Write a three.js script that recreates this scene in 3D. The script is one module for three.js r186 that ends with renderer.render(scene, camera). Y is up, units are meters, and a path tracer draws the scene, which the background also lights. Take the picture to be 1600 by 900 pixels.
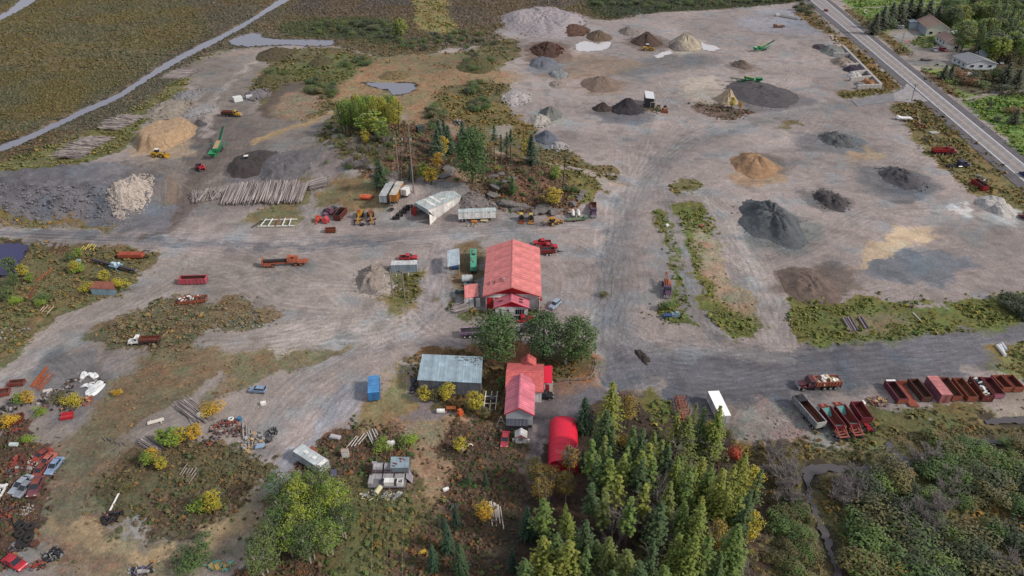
import * as THREE from 'three';
import { mergeGeometries } from 'three/addons/utils/BufferGeometryUtils.js';

// ---------- camera, sky, sun, exposure ----------
const scene = new THREE.Scene();
const PITCH = 33 * Math.PI / 180, CAM_H = 110, FOV = 45.75;
const camera = new THREE.PerspectiveCamera(FOV, 16 / 9, 1, 9000);
camera.position.set(0, CAM_H, 0);
camera.lookAt(0, CAM_H - Math.sin(PITCH) * 100, -Math.cos(PITCH) * 100);
const renderer = new THREE.WebGLRenderer({ antialias: true });
renderer.toneMapping = THREE.LinearToneMapping;
renderer.toneMappingExposure = 1.56;
renderer.shadowMap.enabled = true;
const SUN = new THREE.Vector3(0.80, 0.62, 0.28).normalize();
const sun = new THREE.DirectionalLight(0xfff1e2, 2.7);
sun.position.copy(SUN).multiplyScalar(900); sun.target.position.set(0, 0, -260);
sun.position.add(sun.target.position);
sun.castShadow = true; sun.shadow.radius = 15; sun.shadow.mapSize.set(4096, 4096);
Object.assign(sun.shadow.camera, { left: -550, right: 550, top: 450, bottom: -450, near: 100, far: 2200 });
scene.add(sun, sun.target);

// ---------- noise and random ----------
function rng(seed) { let a = seed >>> 0; return () => { a |= 0; a = a + 0x6D2B79F5 | 0; let t = Math.imul(a ^ a >>> 15, 1 | a); t = t + Math.imul(t ^ t >>> 7, 61 | t) ^ t; return ((t ^ t >>> 14) >>> 0) / 4294967296; }; }
const R0 = rng(77);
const HT = new Float32Array(65536); { const r = rng(5); for (let i = 0; i < 65536; i++) HT[i] = r(); }
function vnoise(x, y) {
  const xi = Math.floor(x), yi = Math.floor(y), fx = x - xi, fy = y - yi, u = fx * fx * (3 - 2 * fx), v = fy * fy * (3 - 2 * fy);
  const a = (xi & 255) | ((yi & 255) << 8), b = ((xi + 1) & 255) | ((yi & 255) << 8), c = (xi & 255) | (((yi + 1) & 255) << 8), d = ((xi + 1) & 255) | (((yi + 1) & 255) << 8);
  return (HT[a] * (1 - u) + HT[b] * u) * (1 - v) + (HT[c] * (1 - u) + HT[d] * u) * v;
}
const fbm = (x, y, n = 3) => { let s = 0, a = .5, t = 0; for (let i = 0; i < n; i++) { s += a * vnoise(x, y); t += a; x = x * 2.03 + 17.1; y = y * 2.03 + 5.7; a *= .5; } return s / t; };
const clamp = (x, a = 0, b = 1) => x < a ? a : x > b ? b : x;
const smooth = (a, b, x) => { x = clamp((x - a) / (b - a)); return x * x * (3 - 2 * x); };
const lerp = (a, b, t) => a + (b - a) * t;
const lin = c => { c /= 255; return c <= .04045 ? c / 12.92 : ((c + .055) / 1.055) ** 2.4; };

// the sky: a bright, thin overcast, a little brighter round the veiled sun
{
  const W = 512, H = 256, d = new Float32Array(W * H * 4);
  for (let j = 0; j < H; j++) for (let i = 0; i < W; i++) {
    const el = ((j + .5) / H - .5) * Math.PI, az = ((i + .5) / W - .5) * 2 * Math.PI;
    const x = Math.cos(el) * Math.cos(az), y = Math.sin(el), z = Math.cos(el) * Math.sin(az), k = (j * W + i) * 4;
    let r, g, b;
    if (y < 0) { r = .2; g = .19; b = .18; }
    else {
      const px = x / (y + .25), pz = z / (y + .25), c = fbm(px * 2.2 + 9, pz * 2.2 + 3, 5);
      const cl = smooth(.32, .72, c), glow = Math.pow(Math.max(0, x * SUN.x + y * SUN.y + z * SUN.z), 6);
      const base = .33 + .10 * y, k2 = .82 + .36 * cl;
      r = base * k2 * lerp(.90, 1.0, cl) + glow * .30; g = base * k2 * lerp(.95, 1.0, cl) + glow * .28; b = base * k2 * lerp(1.14, 1.04, cl) + glow * .25;
    }
    d[k] = r; d[k + 1] = g; d[k + 2] = b; d[k + 3] = 1;
  }
  const t = new THREE.DataTexture(d, W, H, THREE.RGBAFormat, THREE.FloatType);
  t.mapping = THREE.EquirectangularReflectionMapping; t.magFilter = t.minFilter = THREE.LinearFilter; t.needsUpdate = true;
  scene.background = t; scene.environment = t;
}


// ---------- from the survey drawing (its own 1600 x 900 units) to metres on the land ----------
const F0 = 450 / Math.tan(FOV * Math.PI / 360), CP = Math.cos(PITCH), SP = Math.sin(PITCH);
function W(px, py, h = 0) {                       // point at height h
  const dx = (px - 800) / F0, dy = (450 - py) / F0, vy = dy * CP - SP, vz = -CP - dy * SP, t = (h - CAM_H) / vy;
  return new THREE.Vector3(dx * t, h, vz * t);
}
function proj(v) { const y = v.y - CAM_H, zc = -(v.z * CP) - y * SP, yc = y * CP - v.z * SP; return [800 + v.x / zc * F0, 450 - yc / zc * F0]; }

// ---------- relief of the land ----------
const BUMPS = [   // [px, py, half-length m along x, half-length m along z, height, lumps]
  [735, 292, 62, 30, 6.2, 1], [590, 250, 36, 34, 6, 1], [850, 300, 30, 22, 3.6, 1],
  [100, 309, 50, 20, 6.5, 2], [15, 314, 36, 19, 6, 2], [196, 290, 24, 17, 4.4, 2], [800, 28, 40, 26, .6, 0],
].map(([x, y, a, b, h, l]) => { const p = W(x, y); return [p.x, p.z, a, b, h, l]; });
const DIPS = [];  // filled with water courses: {pts, w, depth}
function segDist(x, z, pts) {
  let best = 1e9;
  for (let i = 0; i + 1 < pts.length; i++) {
    const ax = pts[i].x, az = pts[i].z, bx = pts[i + 1].x - ax, bz = pts[i + 1].z - az, t = clamp(((x - ax) * bx + (z - az) * bz) / (bx * bx + bz * bz + 1e-9));
    const d = (x - ax - bx * t) ** 2 + (z - az - bz * t) ** 2; if (d < best) best = d;
  }
  return Math.sqrt(best);
}
function inPoly(x, z, p) { let c = false; for (let i = 0, j = p.length - 1; i < p.length; j = i++) { if ((p[i].z > z) !== (p[j].z > z) && x < (p[j].x - p[i].x) * (z - p[i].z) / (p[j].z - p[i].z) + p[i].x) c = !c; } return c; }
const smoothPoly = (pts, n = 6, closed = true) => { const c = new THREE.CatmullRomCurve3(pts.map(([x, y]) => W(x, y)), closed, 'centripetal'); return c.getPoints(pts.length * n); };
const box2 = pts => { let a = 1e9, b = -1e9, c = 1e9, d = -1e9; for (const p of pts) { a = Math.min(a, p.x); b = Math.max(b, p.x); c = Math.min(c, p.z); d = Math.max(d, p.z); } return [a, b, c, d]; };
// water: [name, label, outline in drawing units, water level]
const WATERS = [
  ['drainage_ditch', [[447, -6], [400, 23], [350, 51], [300, 75], [252, 101], [218, 124], [180, 147], [130, 169], [80, 193], [30, 215], [-60, 248], [-60, 256], [30, 225], [80, 202], [130, 178], [182, 155], [222, 130], [260, 107], [308, 81], [354, 57], [403, 28], [455, -6]]],
  ['drainage_ditch', [[-40, 34], [5, 20], [40, -4], [56, -4], [18, 22], [-30, 42]]],
  ['marsh_pond', [[358, 66], [382, 53], [402, 51], [412, 58], [440, 61], [475, 61], [519, 63], [516, 70], [480, 71], [450, 69], [420, 70], [385, 72]]],
  ['pond', [[572, 129], [590, 128], [620, 129], [644, 130], [648, 138], [634, 145], [616, 147], [606, 139], [588, 136]]],
  ['puddle', [[902, 68], [915, 64], [925, 67], [935, 68], [945, 64], [955, 67], [950, 74], [940, 78], [915, 80], [903, 79]]],
  ['puddle', [[1024, 88], [1034, 82], [1047, 79], [1051, 82], [1040, 86], [1028, 91]]],
  ['puddle', [[1096, 66], [1104, 69], [1118, 72], [1124, 76], [1112, 80], [1100, 77]]],
  ['puddle', [[263, 303], [270, 295], [280, 298], [284, 307], [280, 318], [266, 325], [260, 318]]],
  ['dark_pond', [[-80, 382], [-10, 381], [41, 381], [40, 390], [30, 405], [22, 424], [5, 428], [-30, 440], [-90, 450]]],
  ['swamp_creek', [[1262, 726], [1290, 723], [1330, 727], [1380, 726], [1400, 730], [1410, 737], [1400, 741], [1370, 738], [1330, 736], [1300, 735], [1280, 740], [1267, 752], [1270, 775], [1279, 801], [1294, 829], [1301, 855], [1310, 885], [1318, 925], [1308, 925], [1302, 887], [1294, 860], [1284, 834], [1272, 806], [1263, 777], [1258, 745]]],
  ['swamp_creek', [[1380, 725], [1387, 708], [1383, 692], [1392, 690], [1402, 706], [1420, 712], [1418, 730], [1400, 742], [1385, 738]]],
  ['swamp_creek', [[1525, 688], [1560, 685], [1620, 682], [1680, 680], [1680, 688], [1600, 691], [1550, 693]]],
  ['swamp_creek', [[1540, 655], [1570, 651], [1640, 650], [1640, 656], [1580, 660], [1545, 661]]],
].map(([name, o]) => { const pts = smoothPoly(o, 14); return { name, pts, bb: box2(pts) }; });
function waterDepth(x, z) {                      // how far the bed lies below the land
  let dep = 0;
  for (const w of WATERS) {
    const m = 4; if (x < w.bb[0] - m || x > w.bb[1] + m || z < w.bb[2] - m || z > w.bb[3] + m) continue;
    const d = segDist(x, z, w.pts), ins = inPoly(x, z, w.pts), pud = w.name === 'puddle';
    const k = ins ? 1 : 1 - d / (pud ? 2 : 2.2); if (k > 0) dep = Math.max(dep, (pud ? .12 : 1.1) * (ins ? Math.min(1, .55 + d / 4) : smooth(0, 1, k) * .55));
  }
  return dep;
}
function H0(x, z) {
  let h = 0;
  for (const [cx, cz, a, b, hh, l] of BUMPS) {
    const u = (x - cx) / a, v = (z - cz) / b, q = u * u + v * v; if (q > 1.6) continue;
    const wob = l ? (fbm(x * .11, z * .11, 3) - .5) * .8 : (fbm(x * .2, z * .2, 3) - .5) * .3;
    h = Math.max(h, hh * smooth(1.05, l === 2 ? .7 : .35, Math.sqrt(q) + wob * .5) * (l ? .8 + .5 * fbm(x * .25 + 40, z * .25, 3) : 1) + (l === 2 ? (fbm(x * .5, z * .5 + 7, 3) - .5) * 3.4 * smooth(1.05, .6, Math.sqrt(q)) : 0));
  }
  return h;
}
const Hh = (x, z) => H0(x, z) - waterDepth(x, z);
function G(px, py) {                               // point on the land
  for (let h = 11; h > 0; h -= .1) { const p = W(px, py, h), y = H0(p.x, p.z); if (y >= h) { p.y = y; return p; } } return W(px, py);
}
function treeHeight(base, py) { let lo = 0, hi = 60; for (let i = 0; i < 24; i++) { const m = (lo + hi) / 2; if (proj(new THREE.Vector3(base.x, base.y + m, base.z))[1] > py) lo = m; else hi = m; } return lo; }
// ---------- names, labels ----------
const used = new Map();
function numbered(n) { const k = used.get(n) || 0; used.set(n, k + 1); return k ? n + '_' + String(k).padStart(3, '0') : n; }
function tag(o, label, category, group) { o.userData.label = label; o.userData.category = category; o.userData.kind = 'thing'; if (group) o.userData.group = group; return o; }
function thing(name, label, category, p, turn = 0, group) { const o = new THREE.Group(); o.name = numbered(name); o.position.copy(p); o.rotation.y = turn; tag(o, label, category, group); scene.add(o); return o; }
function setting(o, name, kind = 'structure') { o.name = numbered(name); o.userData.kind = kind; o.castShadow = o.receiveShadow = true; scene.add(o); return o; }

// ---------- textures (small, tiling, in metres) ----------
function tileTex(n, size, fn, srgb = true) {
  const d = new Uint8Array(n * n * 4);
  for (let j = 0; j < n; j++) for (let i = 0; i < n; i++) { const c = fn(i / n, j / n); const k = (j * n + i) * 4; for (let q = 0; q < 3; q++) d[k + q] = clamp(Array.isArray(c) ? c[q] : c, 0, 1) * 255; d[k + 3] = 255; }
  const t = new THREE.DataTexture(d, n, n); t.wrapS = t.wrapT = THREE.RepeatWrapping; t.magFilter = THREE.LinearFilter; t.minFilter = THREE.LinearMipmapLinearFilter; t.generateMipmaps = true;
  if (srgb) t.colorSpace = THREE.SRGBColorSpace; t.repeat.set(1 / size, 1 / size); t.needsUpdate = true; return t;
}
// noise that tiles: period p cells over the unit square
function tnoise(u, v, p, o = 0) {
  const x = u * p, y = v * p, xi = Math.floor(x), yi = Math.floor(y), fx = x - xi, fy = y - yi, a = fx * fx * (3 - 2 * fx), b = fy * fy * (3 - 2 * fy);
  const h = (i, j) => HT[(((i % p + p) % p) * 131 + ((j % p + p) % p) * 977 + o * 7919) & 65535];
  return (h(xi, yi) * (1 - a) + h(xi + 1, yi) * a) * (1 - b) + (h(xi, yi + 1) * (1 - a) + h(xi + 1, yi + 1) * a) * b;
}
const tf = (u, v, p, n, o = 0) => { let s = 0, a = .5, t = 0; for (let i = 0; i < n; i++) { s += a * tnoise(u, v, p << i, o + i); t += a; a *= .55; } return s / t; };
const T = {
  speck: tileTex(256, 7, (u, v) => .66 + .34 * tf(u, v, 6, 2, 1) * .6 + .42 * (tnoise(u, v, 96, 3) - .5) + .2 * tnoise(u, v, 48, 4) * .6),
  grime: tileTex(256, 6, (u, v) => { const s = tf(u, v * .5, 5, 3, 11), st = tnoise(u, 0, 60, 13) * tf(u, v, 4, 2, 14); return .62 + .3 * s + .26 * st; }),
  rust: tileTex(256, 4, (u, v) => { const s = tf(u, v, 5, 4, 21), q = tf(u, v, 9, 3, 25); return [.7 + .3 * s, .58 + .36 * s * q + .2 * q, .54 + .4 * s * q + .12 * q]; }),
  leaves: tileTex(256, 9, (u, v) => .72 + .28 * tf(u, v, 8, 3, 5) - .3 * (tf(u, v, 14, 2, 41) > .66 ? 1 : 0)),
  bark: tileTex(128, 1.5, (u, v) => .65 + .35 * tnoise(u, v, 24, 31) * tf(u, v, 5, 2, 32)),
  shingle: tileTex(256, 4, (u, v) => { const row = Math.floor(v * 24), o = (row % 2) * .5; const c = Math.floor(u * 14 + o); return .76 + .18 * HT[(c * 37 + row * 911) & 65535] + .1 * tf(u, v, 5, 2, 51); }),
};
const B = {
  speck: tileTex(256, 5, (u, v) => .5 * tf(u, v, 12, 3, 61) + .5 * tnoise(u, v, 110, 64), false),
  lumps: tileTex(256, 9, (u, v) => .6 * tf(u, v, 7, 4, 71) + .4 * tnoise(u, v, 60, 72), false),
  rib: tileTex(128, 2.4, (u, v) => { const k = (u * 8) % 1; return k < .22 ? 1 : .1; }, false),
  lap: tileTex(128, 2.4, (u, v) => (v * 12) % 1, false),
};
// ---------- materials: colour as the thing looks under this sky ----------
const KL = 1.5, mats = new Map();
function M(r, g, b, o = {}) {
  const key = JSON.stringify([r, g, b, o]); if (mats.has(key)) return mats.get(key);
  const f = o.map ? 1.18 : 1;
  const m = new THREE.MeshStandardMaterial({ roughness: o.rough ?? .75, metalness: o.metal ?? 0, side: THREE.DoubleSide });
  m.color.setRGB(Math.min(.9, lin(r) / KL * f), Math.min(.9, lin(g) / KL * f), Math.min(.9, lin(b) / KL * f));
  if (o.map) m.map = T[o.map]; if (o.bump) { m.bumpMap = B[o.bump]; m.bumpScale = o.bs ?? .05; }
  if (o.vc) m.vertexColors = true; if (o.trans) { const p = new THREE.MeshPhysicalMaterial({ color: m.color, roughness: .9, transmission: o.trans, thickness: 0, side: THREE.DoubleSide, vertexColors: true }); mats.set(key, p); return p; }
  mats.set(key, m); return m;
}
const paint = (r, g, b) => M(r, g, b, { rough: .42, map: 'grime' });
const rusty = (r = 150, g = 84, b = 62) => M(r, g, b, { rough: .9, map: 'rust' });
const glass = M(38, 44, 54, { rough: .12 }), rubber = M(38, 37, 40, { rough: .9 }), steel = M(120, 122, 128, { rough: .5, map: 'grime' }), darkSteel = M(58, 57, 62, { rough: .7, map: 'grime' }), chrome = M(205, 207, 212, { rough: .3, metal: .6 });
const white = paint(232, 234, 236), headlamp = M(225, 228, 230, { rough: .2 }), tailLamp = M(170, 40, 40, { rough: .3 });

// ---------- geometry ----------
const v3 = (x, y, z) => new THREE.Vector3(x, y, z);
function fin(g) { if (g.index) g = g.toNonIndexed(); for (const k of Object.keys(g.attributes)) if (!['position', 'normal'].includes(k)) g.deleteAttribute(k); g.morphAttributes = {}; return g; }
const bx = (x, y, z, w, h, d, ry = 0, rz = 0, rx = 0) => { const g = new THREE.BoxGeometry(w, h, d); if (rz) g.rotateZ(rz); if (rx) g.rotateX(rx); if (ry) g.rotateY(ry); g.translate(x, y, z); return fin(g); };
const cyl = (x, y, z, r, len, axis = 'y', seg = 12, r2) => { const g = new THREE.CylinderGeometry(r2 ?? r, r, len, seg); if (axis === 'x') g.rotateZ(-Math.PI / 2); if (axis === 'z') g.rotateX(Math.PI / 2); g.translate(x, y, z); return fin(g); };
const sph = (x, y, z, r, sx = 1, sy = 1, sz = 1, n = 8) => { const g = new THREE.SphereGeometry(r, n, Math.max(5, n - 2)); g.scale(sx, sy, sz); g.translate(x, y, z); return fin(g); };
const bar = (a, b, r = .06, seg = 5) => { const d = b.clone().sub(a), g = new THREE.CylinderGeometry(r, r, d.length(), seg); g.applyQuaternion(new THREE.Quaternion().setFromUnitVectors(v3(0, 1, 0), d.normalize())); g.translate((a.x + b.x) / 2, (a.y + b.y) / 2, (a.z + b.z) / 2); return fin(g); };
const beam = (a, b, w = .15, h = .15) => { const d = b.clone().sub(a), L = d.length(), g = new THREE.BoxGeometry(w, L, h); g.applyQuaternion(new THREE.Quaternion().setFromUnitVectors(v3(0, 1, 0), d.normalize())); g.translate((a.x + b.x) / 2, (a.y + b.y) / 2, (a.z + b.z) / 2); return fin(g); };
const tube = (pts, r, n = 16, seg = 5) => fin(new THREE.TubeGeometry(new THREE.CatmullRomCurve3(pts), n, r, seg));
// a side outline (x, y) pushed out across z; bevelled so that edges catch light
const ext = (o, z0, z1, bev = 0) => { const s = new THREE.Shape(o.map(([x, y]) => new THREE.Vector2(x, y))); const g = new THREE.ExtrudeGeometry(s, { depth: z1 - z0 - 2 * bev, bevelEnabled: bev > 0, bevelSize: bev, bevelThickness: bev, bevelOffset: -bev, bevelSegments: 1, steps: 1 }); g.translate(0, 0, z0 + bev); return fin(g); };
function faces(list) { const p = []; for (const f of list) for (let i = 1; i + 1 < f.length; i++) for (const q of [f[0], f[i], f[i + 1]]) p.push(q.x, q.y, q.z); const g = new THREE.BufferGeometry(); g.setAttribute('position', new THREE.Float32BufferAttribute(p, 3)); g.computeVertexNormals(); return g; }
// a slab of thickness t under the outline given by its top corners
function slab(top, t, dir = v3(0, -1, 0)) { const lo = top.map(p => p.clone().addScaledVector(dir, t)), n = top.length, f = [top, lo.slice().reverse()]; for (let i = 0; i < n; i++) { const j = (i + 1) % n; f.push([top[i], lo[i], lo[j], top[j]]); } return faces(f); }
function metreUV(g) {
  const p = g.attributes.position, n = g.attributes.normal, uv = new Float32Array(p.count * 2);
  for (let i = 0; i < p.count; i++) { const ax = Math.abs(n.getX(i)), ay = Math.abs(n.getY(i)), az = Math.abs(n.getZ(i)); let u, v; if (ay >= ax && ay >= az) { u = p.getX(i); v = p.getZ(i); } else if (ax >= az) { u = p.getZ(i); v = p.getY(i); } else { u = p.getX(i); v = p.getY(i); } uv[2 * i] = u; uv[2 * i + 1] = v; }
  g.setAttribute('uv', new THREE.BufferAttribute(uv, 2)); return g;
}
function merged(list) { list = Array.isArray(list) ? list.flat() : [list]; return metreUV(list.length > 1 ? mergeGeometries(list.map(fin)) : fin(list[0])); }
function part(parent, name, list, m, label) {
  const o = new THREE.Mesh(list.isBufferGeometry && list.attributes.uv ? list : merged(list), m); o.name = name; o.castShadow = o.receiveShadow = true; if (label) o.userData.label = label; parent.add(o); return o;
}
function solo(name, label, category, list, m, p = v3(0, 0, 0), turn = 0, group) { const o = new THREE.Mesh(list.isBufferGeometry && list.attributes.uv ? list : merged(list), m); o.name = numbered(name); o.position.copy(p); o.rotation.y = turn; o.castShadow = o.receiveShadow = true; tag(o, label, category, group); scene.add(o); return o; }
function again(o, p, turn, label, group, s) { const c = o.clone(); c.name = numbered(o.name.replace(/_\d{3}$/, '')); c.position.copy(p); c.rotation.y = turn; if (label) c.userData.label = label; if (group) c.userData.group = group; if (s) c.scale.copy(s); scene.add(c); return c; }
// from two points of the drawing (rear, front) at height h: centre on the land, heading, length
function pose(x1, y1, x2, y2, h = .8) { const a = W(x1, y1, h), b = W(x2, y2, h), d = b.clone().sub(a), p = a.clone().add(b).multiplyScalar(.5); p.y = H0(p.x, p.z); return { p, turn: Math.atan2(-d.z, d.x), len: Math.hypot(d.x, d.z) }; }
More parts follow.
